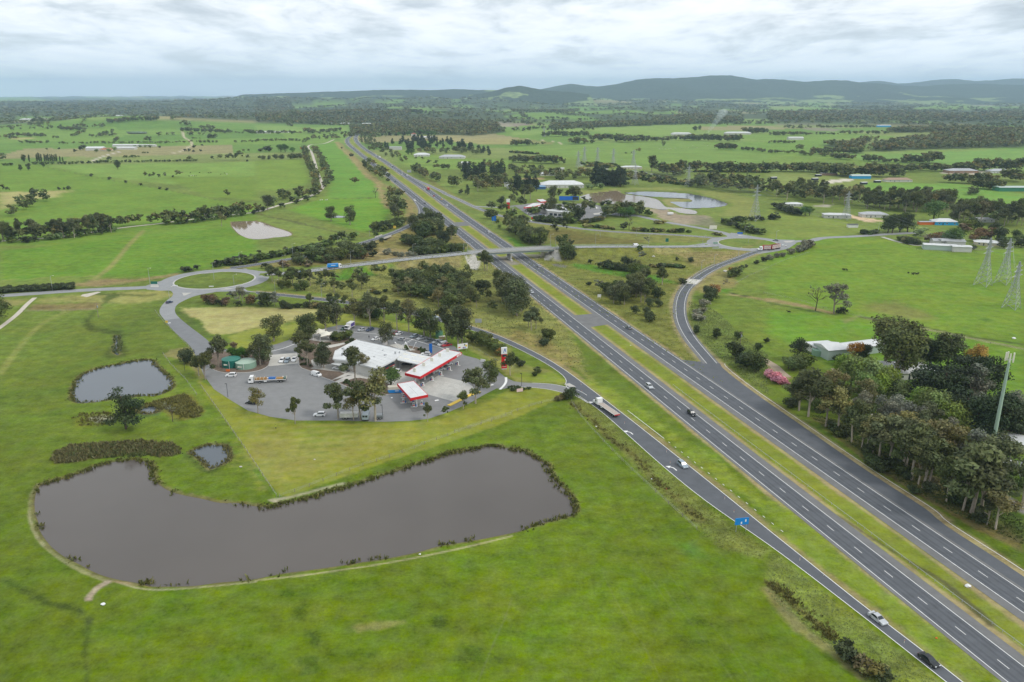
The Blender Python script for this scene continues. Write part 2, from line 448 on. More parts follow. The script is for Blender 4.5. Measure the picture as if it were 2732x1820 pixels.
def hgt(x,y):
 """the same for one point"""
 h=0.0
 if hypot(x,y)>1700:h=float(farh(np.array([x]),np.array([y]))[0])
 for P,hw,sl,(s0,s1,LL,zc)in _seg:
  A_=P[:-1,:2];D_=P[1:,:2]-A_
  t=np.clip(((x-A_[:,0])*D_[:,0]+(y-A_[:,1])*D_[:,1])/((D_**2).sum(1)+1e-9),0,1)
  d=np.hypot(x-A_[:,0]-t*D_[:,0],y-A_[:,1]-t*D_[:,1]);i=int(d.argmin())
  if d[i]>24:continue
  up=P[i,2]+t[i]*(P[i+1,2]-P[i,2])-.12-max(0,d[i]-hw)*sl
  e_=min(LL[i]-s0,s1-LL[i])
  if e_>0:up=min(up,zc-e_*.62)
  h=max(h,up,0)
 return h
def g(u,v):
 """the ground point seen at a place of the survey picture, on slopes too"""
 z=0.0
 for _ in range(5):
  x,y=at(u,v,z);z=hgt(x,y)
 return(x,y,z)
def G(k,s):
 return[g(p[0],p[1])for p in T(k,s)]
def G1(k,s):return G(k,s)[0]
# -- ground: one sheet, finer towards the survey point
def ground_grid():
 th=np.concatenate([np.linspace(-pi,-radians(41),40,endpoint=False),np.linspace(-radians(41),radians(41),880,endpoint=False),np.linspace(radians(41),pi,41)])
 vs=np.concatenate([np.linspace(1960,262,545)])
 rr=np.array([at(1366,v)[1]for v in vs])
 rr=np.concatenate([[8,40,80,110,125],rr,[24000,32500]])
 rr=np.unique(rr)
 TH,RR=np.meshgrid(th,rr)
 return TH,RR
TH,RR=ground_grid()
GX=RR*np.sin(TH);GY=RR*np.cos(TH)
nR,nT=GX.shape
GXf,GYf=GX.ravel(),GY.ravel()
GZ=hgt0(GXf,GYf)
GD=np.hypot(GXf,GYf)
CR=np.zeros((GXf.size,4));
w1=wob(GXf,GYf,.9,1);w2=wob(GXf,GYf,.12,2);w3=wob(GXf,GYf,.02,3)
near_c=np.array([.106,.158,.010]);far_c=np.array([.155,.205,.040])  # pasture greens; the near one is darkened to carry cloud shade in its colour
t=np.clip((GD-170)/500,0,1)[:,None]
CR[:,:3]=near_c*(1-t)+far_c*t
CR[:,:3]*=(1+.10*w3+.05*w2)[:,None]
CR[:,3]=.62
def patchwork():
 m=GD>1350
 X,Y=GXf[m],GYf[m]
 a=.33
 u=(X*cos(a)+Y*sin(a));v=(-X*sin(a)+Y*cos(a))
 sz=np.where(Y>4200,520.,300.)
 i=np.floor(u/(sz*1.5)+.35*np.sin(np.floor(v/sz)*2.1));j=np.floor(v/sz)
 hsh=np.sin(i*127.1+j*311.7)*43758.5;hsh-=np.floor(hsh)
 pal=np.array([[.135,.235,.040],[.165,.262,.045],[.12,.215,.035],[.19,.265,.06],[.15,.25,.042],[.21,.25,.075],[.145,.24,.04],[.27,.245,.11],[.13,.22,.04]])
 q=pal[(hsh*len(pal)).astype(int)]
 k=np.clip((GD[m]-1350)/500,0,1)[:,None]
 CR[m,:3]=CR[m,:3]*(1-k)+q*k
patchwork()
def blend(m,a,col,al=None):
 a=np.clip(a,0,1)[:,None]
 CR[m,:3]=CR[m,:3]*(1-a)+np.array(col)*a
 if al is not None:CR[m,3]=CR[m,3]*(1-a[:,0])+al*a[:,0]
def box_of(P,b):
 P=np.array([p[:2]for p in P])
 return(GXf>P[:,0].min()-b)&(GXf<P[:,0].max()+b)&(GYf>P[:,1].min()-b)&(GYf<P[:,1].max()+b)&(np.abs(TH.ravel())<radians(60))
def area(P,col,soft=1.0,k=1.0,al=None,rag=0.0):
 m=box_of(P,soft+rag+1)
 if not m.any():return
 d=sdist(GXf[m],GYf[m],P)
 if rag:d=d+rag*(.6*w2[m]+.4*w1[m])
 blend(m,(d/(2*soft)+.5)*1.0 if k==1 else np.clip(d/(2*soft)+.5,0,1)*k,col,al)
def stroke(P,wd,col,soft=.7,k=1.0,al=None,rag=0.0,side=None):
 P=np.array([p[:2]for p in P],float)
 if len(P)>150:P=np.vstack([P[::4],P[-1:]])
 m=box_of(P,wd+soft+rag+1)
 if not m.any():return
 d,_,s=dist_line(GXf[m],GYf[m],P)
 if rag:d=d+rag*(.6*w2[m]+.4*w1[m])
 blend(m,np.clip((wd-d)/(2*soft)+.5,0,1)*k,col,al)
PAST2=(.135,.235,.028);LAWN=(.225,.245,.034);DRYP=(.36,.33,.125);DRY=(.30,.235,.10);ROUGH=(.205,.212,.055);ROUGHB=(.165,.145,.045)
TAN=(.36,.28,.15);GRAVEL=(.50,.45,.37);LITTER=(.085,.082,.032);MARSH=(.105,.10,.025);LUSH=(.085,.20,.018);MULCH=(.175,.13,.095);MUD=(.33,.265,.185)
def A(k,s,*a,**b):area(W(k,s),*a,**b)
def L(k,s,*a,**b):stroke(spline(W(k,s),4),*a,**b)
A('00','0,830 400,830 2000,1150 2354,1180 2354,1560 0,1568',(.145,.235,.030),4,al=.35)
A('00','430,830 2354,800 2354,930 1600,1010 900,930',(.18,.275,.05),4,al=.3)
A('00','1500,940 2354,930 2354,1150 1900,1120',(.15,.225,.03),4,al=.3)
A('10','0,790 430,780 500,960 440,1020 200,1060 0,1060',(.165,.245,.035),5,al=.3)
A('10','550,640 740,620 900,790 1100,1000 1170,1130 650,1130 690,990 640,830',(.135,.26,.035),4,al=.25)
A('10','600,1140 1190,1130 1240,1250 1150,1400 1000,1450 300,1240',(.14,.265,.026),4,al=.3)
A('00','0,1075 240,1078 650,1058 480,1130 200,1150 0,1240',DRYP,6,al=.2,rag=6)
A('00','60,585 250,575 330,580 180,600',DRYP,8)
A('01','0,520 700,480 1400,480 1650,440 2354,330 2354,0 0,240',(.125,.225,.022),4,al=.5)
A('01','0,690 290,690 0,930',(.15,.21,.03),2)
A('01','0,690 250,685 280,690 150,750 0,742',(.27,.26,.08),2,rag=2)
A('01','350,690 640,650 1500,600 1580,650 1440,690 1300,720 1000,710 400,720',(.26,.255,.075),2,rag=3)
A('01','290,730 880,715 870,770 600,795 220,800',(.20,.165,.06),1.5,rag=3,al=.9)
A('01','600,560 900,500 1250,500 1650,440 1640,465 1300,520 900,570',(.255,.20,.085),2,rag=3,al=.8)
L('01','0,1375 120,1200 400,900 600,800',1.6,(.22,.24,.06),.8,.8);L('01','880,490 1000,400 1200,170 1320,50',2.0,(.25,.24,.075),1.2,.9)
L('01','0,515 400,490 850,470',1.5,(.24,.235,.07),1,.6)
L('01','1060,640 980,700 900,770 800,900 830,950 1060,1000 1080,1100 1075,1200',2.6,(.07,.095,.018),1.2,.9,rag=2.5,al=.9)
L('01','870,640 1060,640 1380,650 1420,640',1.8,(.08,.10,.022),1,.8,rag=1.5)
L('01','1080,1020 1250,985 1400,960',1.2,(.08,.105,.02),1,.6,rag=1.5)
L('lr','340,40 480,75 700,120 900,170 1100,215 1300,262 1480,280',2.5,(.10,.105,.035),1.2,.85,rag=2.5,al=.9)
L('lr','690,275 900,290 1130,300',1.3,(.11,.11,.03),1,.7,rag=1.5)
L('lr','480,60 800,110 1100,180 1500,270',6,(.155,.18,.04),3,.6,rag=3)
L('10','0,1362 650,1350 1000,1335',.8,(.1,.08,.04),.8,.5)
L('10','600,1140 900,1138 1180,1125',1.2,(.10,.075,.04),1,.8,rag=2)
L('00','430,850 700,905 1000,965 1400,1035 1700,1090 2000,1150 2354,1220',1.2,(.10,.11,.035),1,.7,rag=1)
L('10','740,620 800,690 900,780 1000,900 1120,1000 1150,1090 1200,1180 1250,1230',5,DRY,3,.9,rag=4,al=.6)
A('10','750,610 800,640 1000,830 1150,1010 1300,1090 1420,1150 1490,1230 1430,1330 1250,1420 1050,1450 1330,1390 1380,1250 1330,1080 1130,980 960,830',(.25,.205,.075),3,al=.8,rag=4)
A('D','455,875 472,905 560,1025 630,1140 660,1142 900,1058 1100,995 1270,925 1325,908 1290,893 1230,885 1180,890 1120,925 1000,970 860,975 660,972 560,940 500,895',LAWN,.8,al=.25,rag=.6)
A('D','640,1000 900,990 1080,940 1180,905 1100,960 900,1030 720,1080',(.27,.275,.045),6,.6,al=.3,rag=8)
A('12','0,560 400,600 700,520 1000,560 700,760 300,900 100,1000',(.29,.265,.075),8,.55,rag=9)
A('rl','520,850 680,865 1500,850 2352,865 2352,1095 1985,1150 1500,1310 1050,1310 900,1140 620,960',DRYP,1.5,al=.35,rag=2.5)
A('rl','1350,1360 2000,1170 2352,1110 2352,1480 2050,1560 1500,1560',(.24,.265,.045),1,al=.25)
A('11','0,1000 560,850 800,790 1200,880 1480,930 1490,990 1100,950 750,935 560,1000 350,1040 120,1110 0,1140',(.235,.262,.045),1,al=.3,rag=1)
A('11','0,770 500,760 620,790 560,840 0,960',DRYP,1.2,al=.3,rag=2)
L('rl','480,920 560,980 700,1110 850,1200 950,1300 1030,1370',2.2,(.09,.13,.025),1,.9,rag=1.6,al=.9)
L('11','0,950 300,890 560,815 700,800',1.6,(.13,.15,.03),1,.8,rag=1)
A('11','1900,960 2354,1120 2354,1300 2250,1290 2100,1190 1950,1110',(.19,.20,.045),1.2,al=.7,rag=1.5)
A('sv','420,330 700,480 870,640 1100,780 1500,790 1750,810 1550,640 1200,560 900,480 600,300 480,200',(.215,.22,.055),1.2,al=.6,rag=1.5)
A('sv','1000,690 1150,660 1560,650 1760,790 1500,780 1200,760',(.20,.245,.035),1,al=.3,rag=1)
A('D','612,648 720,625 1060,585 1130,598 1250,690 1330,800 1365,880 1240,800 1090,750 950,712 800,685 690,668',ROUGH,1.5,al=.95,rag=2)
A('D','600,614 720,594 870,552 1000,492 1062,518 1080,572 950,592 800,610',(.19,.17,.05),1.5,al=.95,rag=2)
A('D','1195,602 1290,575 1640,570 1750,580 1620,630 1562,690 1558,750 1600,830 1670,880 1640,875 1500,790 1330,690',(.165,.175,.038),1.5,al=.95,rag=2)
A('D','960,395 1010,440 1110,490 1300,522 1480,536 1640,546 1640,556 1300,562 1240,560 1100,480',(.175,.185,.045),1.5,al=.9,rag=2)
A('ns','350,640 900,620 1250,690 1500,720 2100,800 2000,850 1300,850 900,860 600,700',(.135,.115,.03),3,.8,al=.95,rag=4)
for s_ in('1150,575 1350,620 1400,660 1200,640','1000,900 1200,870 1250,930 1000,940'):A('ns',s_,LUSH,3,.8,rag=3)
for k_,s_,c_ in(('lr','1420,640 1600,680 1500,720 1380,690',LUSH),('lr','1150,690 1330,700 1250,740 1150,730',LUSH),('11','1240,420 1350,430 1400,480 1260,470',LUSH),('11','760,470 900,430 960,480 800,510',LUSH),('ns','960,1130 1300,1160 1700,1240 2352,1330 2352,1420 1900,1350 1500,1280 1100,1210',LUSH),('rr','0,900 300,940 430,990 430,1010 200,980 0,950',LUSH),('mf','1400,1200 1700,1300 1750,1400 1500,1390',LUSH),('mf','0,1480 0,1250 500,1450 300,1480',(.15,.2,.03))):
 A(k_,s_,c_,2,.9,rag=3,al=.8)
for k_,s_,c_ in(('11','1400,380 1900,330 1880,400 1500,440 1250,440',(.24,.20,.085)),('11','1100,230 1500,280 1450,310 950,330 1020,260',(.30,.235,.10)),('lr','1600,380 2000,440 1900,490 1500,470',(.29,.23,.10)),('21','1500,250 2050,240 2300,140 2000,330 1700,380',(.255,.205,.08)),('rr','0,450 500,460 600,500 200,560 0,540',(.27,.23,.09)),('rr','750,680 1250,540 1270,560 800,700',(.30,.23,.10)),('sv','1000,230 1400,420 1650,640 1900,740 1800,560 1450,380 1200,240',(.245,.205,.07)),('sv','1500,330 1800,470 1900,520 1800,500',(.10,.09,.03)),('sv','1520,410 1800,510 1700,530 1540,450',(.16,.235,.025)),('21','0,950 300,1050 620,1260 500,1300 250,1180 0,1050',(.24,.195,.065)),('21','1560,500 1640,470 1900,430 2100,360 2020,560 1800,640 1650,600',(.245,.2,.075)),('21','350,360 520,370 510,395 400,390',(.09,.085,.05))):
 A(k_,s_,c_,2,.75,rag=4,al=.95)
stroke(np.vstack([(LC[i,:2]+RC[nearest(RC,LC[i])[0],:2])/2 for i in range(0,len(LC),3)]),7.5,(.20,.235,.030),1.5,.9,al=.35,rag=1)
for P,a_,b_ in((LC,-7.4,5.6),(RC,-5.4,7.4)):
 n_=normals(P)
 stroke(P[:,:2]+n_*a_,.9,TAN,.7,.8,rag=.6);stroke(P[:,:2]+n_*b_,.9,TAN,.7,.8,rag=.6)
stroke(SRr[:,:2]+normals(SRr)*0,2.6,(.27,.22,.10),.8,.8,rag=.6)
stroke(RRc[:,:2],6.0,(.30,.245,.13),1,.8,rag=.8)
stroke(RRr,2.6,TAN,1,.85,rag=.8)
stroke(LR[:,:2],6.5,(.255,.215,.085),1.2,.8,rag=1);stroke(FS[:,:2],5.5,(.22,.21,.07),1.2,.7,rag=1)
A('22','1000,330 1400,560 2354,1290 2354,1180 1900,820 1350,420 900,130 620,30',(.19,.24,.028),1.5,.8,al=.7,rag=2)
A('32','0,1130 200,1240 600,1568 400,1568 0,1260',(.185,.235,.028),1.2,.9,al=.6,rag=1.5)
A('33','0,0 200,0 700,430 1300,880 2000,1420 2200,1568 1850,1568 1300,1130 800,700 300,330 0,130',(.17,.225,.026),1.2,.9,al=.6,rag=1.5)
stroke(spline(W('33','650,40 950,240 1250,430 1600,640 1850,850 2050,1030'),3),.8,(.09,.085,.045),.5,.8,rag=.5)
A('22','640,200 900,400 1050,560 1400,880 1700,1110 2100,1420 2354,1600 2300,1700 1900,1600 1500,1250 1150,880 900,600 620,330 520,250',(.155,.185,.038),1,al=1,rag=1.2)
A('33','0,330 400,660 800,960 1200,1290 1560,1568 900,1568 500,1200 0,760',(.16,.20,.036),1,al=1,rag=1.2)
L('22','540,260 640,340 760,430 860,560 980,640 1180,800 1280,930 1350,1000 1500,1130 1720,1330',1.1,(.15,.135,.04),.8,.6,rag=.8,al=1)
L('33','0,660 130,730 270,890 430,1010 600,1160',1.0,(.14,.11,.035),.6,.7,rag=.6,al=1)
L('33','0,720 300,1080 520,1230 850,1500',1.6,(.23,.20,.085),.8,.7,rag=1,al=1)
A('32','0,215 250,360 640,560 930,790 1300,1020 1800,1300 2354,1500 2354,1640 1900,1420 1400,1120 1000,860 600,560 200,330 0,240',(.17,.135,.05),.9,.9,al=1,rag=1)
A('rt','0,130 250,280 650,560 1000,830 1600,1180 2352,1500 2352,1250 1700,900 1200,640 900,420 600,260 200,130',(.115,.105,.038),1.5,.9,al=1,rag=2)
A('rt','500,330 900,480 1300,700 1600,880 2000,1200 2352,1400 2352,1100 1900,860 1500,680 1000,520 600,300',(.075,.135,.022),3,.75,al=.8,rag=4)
L('rt','600,180 780,230 930,310 1150,400 1440,610 1640,770 1800,800 2200,1040 2352,1140',2.2,(.33,.30,.28),.8,.95,rag=.6)
A('rt','2080,520 2352,560 2352,900 2250,820 2150,640',(.115,.23,.024),2,al=.4)
A('21','1620,700 1850,780 1960,860 2100,1000 2354,1200 2354,1568 2100,1380 1800,1130 1640,930',(.135,.175,.035),2,.9,al=1,rag=3)
A('31','0,60 850,110 1130,140 1700,260 2354,215 2354,1568 1500,1568 900,1200 400,900 0,600',(.15,.235,.026),3,al=.45)
A('31','0,770 600,850 1700,1030 2354,1150 2354,1568 1200,1568 0,1000',(.135,.24,.024),4,al=.4)
A('31','300,230 1080,130 1150,150 700,190 330,245',(.19,.265,.03),1.5,al=.3)
A('31','840,720 1200,720 1500,850 1300,880 900,790',(.215,.185,.065),5,.6,rag=6)
A('31','700,870 850,830 780,880 700,900',(.27,.23,.11),2,.8,rag=2)
L('31','850,850 1300,930 1750,1020 2354,1140',1.8,(.24,.22,.10),.8,.8);L('31','850,845 1300,915 1750,1005 2354,1105',1.2,(.07,.08,.03),.8,.8,rag=.7)
L('31','0,680 300,740 580,810',2.6,(.30,.225,.10),1,.9,rag=1);L('31','0,715 300,775 620,825',1.2,(.06,.07,.03),.8,.7,rag=.6)
A('31','1940,870 2000,850 2090,885 2000,885',(.07,.13,.02),2,.9,rag=1)
L('31','0,1275 60,1320 170,1400',2.0,(.30,.24,.13),1,.9);L('31','900,1360 1100,1370 1200,1400',1.8,(.28,.23,.13),.8,.9)
A('31','700,860 1000,1230 1200,1450 900,1330',(.15,.165,.04),3,.3,rag=3)
L('rr','950,1130 1150,1130 1160,1150 1450,1190 1700,1240 2352,1345',2.4,(.30,.225,.11),1,.8,rag=1)
A('rr','960,1070 1150,1070 1170,1140 960,1140',LUSH,2,.9,rag=1);L('rr','1200,1140 1330,1165 1460,1185',1.0,(.05,.055,.03),.7,.9)
A('20','1240,1230 1400,1235 1560,1285 1700,1290 1800,1300 1700,1370 1500,1370 1350,1300',MUD,3,.95,rag=5)
A('20','1700,1300 1850,1330 1950,1380 1800,1400 1650,1370',(.22,.21,.13),4,.8,rag=5)
A('20','560,1060 950,1045 1100,1040 1400,1030 2000,1080 2270,1160 2240,1330 1900,1300 2040,1190 1700,1080 1400,1060 1000,1060 640,1110',(.215,.235,.06),3,.9,al=.4,rag=3)
A('20','1370,1150 1500,1130 1620,1135 1660,1155 1480,1170 1490,1200 1560,1222 1440,1212',(.25,.235,.085),2,.95,rag=1)
A('20','880,1075 950,1060 1000,1070 940,1085',MUD,2,.9)
A('20','0,660 1300,610 1800,605 1900,690 2354,720 2354,830 1280,850 700,790',(.165,.255,.05),6,al=.25)
A('20','0,520 600,490 1100,465 1700,460 1750,530 1300,560 700,520 0,560',(.20,.29,.06),8,al=.2)
A('20','0,440 200,440 170,460 0,480',(.27,.22,.16),8)
L('20','640,830 900,868 1100,885 1250,905 1400,940',3,(.36,.36,.33),1.5,.9);L('20','640,850 900,900 1150,905',7,(.27,.25,.09),3,.8,rag=3)
L('20','140,590 320,605 440,625 430,640 330,640',3,(.48,.40,.28),2,.9);A('20','0,575 130,590 300,610 420,630 300,640 150,620',(.25,.22,.09),5,.7)
A('30','0,905 1050,900 1100,960 870,1060 500,1010 0,1000',(.20,.24,.06),5,al=.25);A('30','500,990 600,960 800,960 760,975 560,998',(.62,.56,.46),1.5)
A('30','880,990 1750,1000 2354,1100 2354,1250 1500,1090 880,1080',(.155,.28,.045),5,al=.2)
A('30','1280,720 2354,680 2354,760 1660,830 1300,770',(.165,.285,.06),6,al=.2);A('30','740,730 1280,720 1300,790 900,800',(.16,.27,.055),5)
A('30','720,1300 760,1288 1060,1340 1060,1350 900,1352',(.60,.45,.28),1);A('30','0,1220 500,1300 860,1380 1000,1440 400,1500 0,1510',(.185,.235,.045),3,al=.4)
A('30','300,480 700,500 600,530 350,510',(.24,.20,.15),8,.8);A('30','60,445 500,440 450,465 100,465',(.25,.23,.15),8,.8)
A('30','1570,890 2000,890 1980,920 1600,910',(.5,.44,.35),2,.9);A('20','90,950 290,945 290,960 100,965',(.42,.27,.15),3,.9)
A('30','420,1200 600,1190 560,1215 430,1215',(.45,.40,.34),2,.8)
A('30','250,250 640,190 820,250 500,270',(.22,.26,.11),30);A('30','1700,240 2354,230 2354,300 1900,290',(.25,.26,.13),40)
A('10','820,340 1000,315 1060,340 900,365',(.17,.27,.055),8);A('10','0,350 300,340 370,400 100,410',(.165,.26,.05),10);A('10','470,380 680,340 700,380 500,395',(.30,.25,.12),10,.8)
A('10','1000,390 1400,380 1350,405 1050,405',(.16,.27,.05),8);A('10','1950,370 2300,345 2354,420 2250,440 2000,410',(.16,.27,.05),10);A('10','2200,430 2354,425 2354,480 2260,480',(.30,.26,.18),8)
A('10','1540,580 2354,580 2354,640 2100,640 1800,615 1500,600',(.31,.27,.11),5,.9,rag=4);A('10','0,480 860,485 860,510 600,530 0,545',(.19,.285,.06),8)
A('10','1300,690 1900,770 2354,790 2354,850 1500,880 1300,800',(.17,.255,.045),5)
A('00','700,410 950,375 1150,385 1120,440 960,490 620,480',(.19,.265,.055),6);A('00','1210,400 1400,385 1640,430 1500,460',(.185,.27,.05),6)
L('00','830,800 950,750 1120,700',3,GRAVEL,1.5);L('00','1680,530 1700,580 1740,600 1765,640 1740,660 1640,710 1560,725',3,(.46,.40,.27),1.5)
A('00','2230,330 2354,345 2354,385 2260,375',(.2,.26,.07),8)
A('02','470,780 520,700 650,650 900,630 1300,600 1450,620 1560,620 1680,690 1640,740 1480,760 1260,730 900,770 650,810 520,815',MARSH,1,al=1,rag=1)
A('02','560,760 640,730 740,740 640,790',(.22,.20,.10),.8,.8,rag=.8);A('02','1150,640 1300,630 1450,700 1300,750',(.15,.11,.06),1,.7,rag=1)
A('02','670,400 750,350 1000,345 1080,380 1060,450 900,470 700,475',(.13,.155,.02),1,.9,rag=1,al=.9);A('02','800,400 950,365 1080,400 900,440',(.30,.29,.20),.8,.85,rag=.8)
A('02','1230,300 1420,265 1510,310 1450,370 1330,390 1250,360',(.07,.11,.035),.8,.9,rag=.8);A('02','1330,270 1700,180 1870,330 1830,390 1660,405 1540,330 1420,255',(.16,.135,.03),1.2,.85,rag=2.5,al=1)
A('02','1660,740 1730,700 1990,620 2110,620 2145,740 2080,830 1950,915 1840,890 1750,800',(.08,.115,.02),.8,.95,rag=.6,al=1)
A('01','1500,1200 1560,1150 1740,1120 1800,1180 1900,1400 1840,1450 1740,1250',(.25,.21,.085),1,.8,rag=1.5)
L('03','270,0 285,100 380,280 500,390 700,520 860,590 1010,650',.55,(.33,.30,.16),.3,.6,rag=.25);L('02','400,1568 300,1420 275,1250 290,1100 350,1000',.5,(.30,.28,.15),.3,.5,rag=.2)
L('03','1000,640 900,700 830,770',.8,(.40,.33,.23),.4,.9,rag=.3);L('03','1080,645 1250,700 1450,720 1900,690 2354,645',.3,(.35,.32,.19),.25,.8)
L('13','0,632 400,590 870,525 1250,465 1850,345 2354,225',.35,(.36,.33,.18),.25,.85,rag=.1);A('03','780,790 850,780 840,815 790,820',(.40,.30,.24),.5,.9,rag=.3);A('03','1010,640 1130,625 1400,685 1380,695 1100,660',(.40,.28,.17),.4,.9,rag=.2)
L('12','0,870 90,1000 215,1130',.9,(.10,.19,.02),.5,.7);L('12','150,1150 300,1130 600,1050 800,1000',.9,(.36,.33,.22),.5,.8,rag=.3);A('12','110,1150 220,1160 200,1180 150,1170',(.42,.37,.27),.4,.9)
L('13','2354,800 2280,1000 2190,1200 2100,1420 2040,1568',.18,(.17,.19,.09),.2,.4)
for s_ in('1400,700 1700,1100 2000,1500 2150,1780','1200,300 1420,550 1700,900 1950,1170 2200,1568','850,600 1000,900 1250,1300 1380,1568','1100,400 1350,720 1500,950'):
 L('23',s_,.16,(.15,.18,.06),.2,.35)
A('13','860,1060 1100,1000 1400,980 1380,1030 1200,1080 950,1110',(.25,.235,.075),.8,.75,rag=1.2)
for s_ in('200,720 350,690 330,790 220,780','350,880 470,850 440,990 340,970','1550,940 1780,930 1780,1120 1600,1060','1850,1220 2080,1260 2060,1400 1950,1330','400,1350 560,1300 600,1500 380,1520','650,1310 1150,1260 1100,1320 780,1345','460,1100 570,1090 560,1230 500,1230'):
 A('13',s_,(.062,.105,.012),.8,.75,rag=1.6,al=1)
A('23','1480,290 1680,270 1800,420 1640,430',(.10,.21,.03),1.5,.7,rag=1)
L('03','30,620 250,740 460,850 700,900 830,1000',1.0,(.055,.085,.015),.9,.8,rag=1,al=1);L('03','830,1000 780,1250 800,1568',.8,(.06,.09,.018),.7,.75,rag=1,al=1)
CONC_P=(.46,.44,.39)
area(G('bd','380,450 470,452 560,480 690,545 640,665 510,665'),CONC_P,.5,.95,al=.5,rag=.5)
area(G('bd','1830,450 1990,330 2110,340 2160,530 1820,500'),CONC_P,.6,.95,al=.5,rag=.5)
area(G('bd','1000,440 1180,420 1300,520 1420,560 1250,590 1050,500'),(.27,.24,.20),.8,.9,al=.5,rag=.8)
area(G('bd','1480,390 1830,390 1830,450 1700,480 1560,420'),(.24,.22,.17),.8,.9,al=.5,rag=.8)
area(G('bd','1940,560 2250,590 2240,640 2000,610'),(.16,.155,.13),.8,.9,al=.5,rag=.8)
for i in range(26):
 a0,b0=W1('12','%f,%f'%(-60+4*i,330+i*30)),W1('12','%f,%f'%(2330-i*82,260+i*30));q=spline([a0,((a0[0]+b0[0])/2,(a0[1]+b0[1])/2+2.5),b0],6)
 stroke(q,.55,((.29,.27,.07),(.17,.225,.022))[i%2],.8,.42,rag=1.2)
for nm in('farm','upper','small','left','reedy','creek'):
 P=PONDS[nm];m=box_of(P,6);d=sdist(GXf[m],GYf[m],P)+.5*w1[m]
 blend(m,np.clip((d+1.7)/1.2,0,1),(.15,.145,.05)if nm!='left' else(.20,.15,.09),.8)
for nm,P in PONDS.items():
 m=box_of(P,6)
 if not m.any():continue
 d=sdist(GXf[m],GYf[m],P)
 GZ[m]+=np.clip(-.35-d*.45,-1.6,0)*(d>-.78)
 blend(m,np.clip(d/.4+.5,0,1),(.12,.085,.06),.2)
FORESTS=[]
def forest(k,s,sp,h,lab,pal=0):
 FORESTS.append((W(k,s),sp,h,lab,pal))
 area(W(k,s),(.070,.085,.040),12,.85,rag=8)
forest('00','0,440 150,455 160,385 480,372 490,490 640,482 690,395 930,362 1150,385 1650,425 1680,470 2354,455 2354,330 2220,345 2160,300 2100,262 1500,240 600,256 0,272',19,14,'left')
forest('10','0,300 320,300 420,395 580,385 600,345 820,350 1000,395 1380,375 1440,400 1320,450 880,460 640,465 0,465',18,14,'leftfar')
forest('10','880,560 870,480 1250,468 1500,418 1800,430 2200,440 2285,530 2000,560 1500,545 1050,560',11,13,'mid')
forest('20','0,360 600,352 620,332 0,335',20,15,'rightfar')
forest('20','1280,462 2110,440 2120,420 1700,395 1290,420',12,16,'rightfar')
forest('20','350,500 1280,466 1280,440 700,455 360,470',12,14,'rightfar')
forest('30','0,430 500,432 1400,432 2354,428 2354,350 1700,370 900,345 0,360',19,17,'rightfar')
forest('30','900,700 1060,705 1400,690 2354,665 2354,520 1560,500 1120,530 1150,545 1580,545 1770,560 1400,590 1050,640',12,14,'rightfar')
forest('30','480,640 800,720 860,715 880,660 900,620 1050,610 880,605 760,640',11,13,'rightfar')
mm=GD>3300
X,Y=GXf[mm],GYf[mm]
fo=wob(X,Y*.55,.0042,11)+.55*wob(X,Y*.6,.011,12)+.35*np.clip((GZ[mm]-25)/40,-.5,1.2)+.25
FARWOOD=fo
blend(mm,np.clip(fo*4+.5,0,1)*np.clip((GD[mm]-3300)/500,0,1)*.92,(.060,.078,.040),.3)
CR[:,:3]*=(1+.07*w1*np.clip(1-GD/900,0,1))[:,None]
idx=np.arange(nR*nT).reshape(nR,nT)
a_,b_,c_,d_=idx[:-1,:-1].ravel(),idx[:-1,1:].ravel(),idx[1:,1:].ravel(),idx[1:,:-1].ravel()
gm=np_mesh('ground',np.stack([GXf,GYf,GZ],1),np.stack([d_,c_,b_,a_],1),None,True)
ca_=gm.color_attributes.new('cover','FLOAT_COLOR','POINT');ca_.data.foreach_set('color',np.ascontiguousarray(np.clip(CR,.004,1),np.float32).ravel())
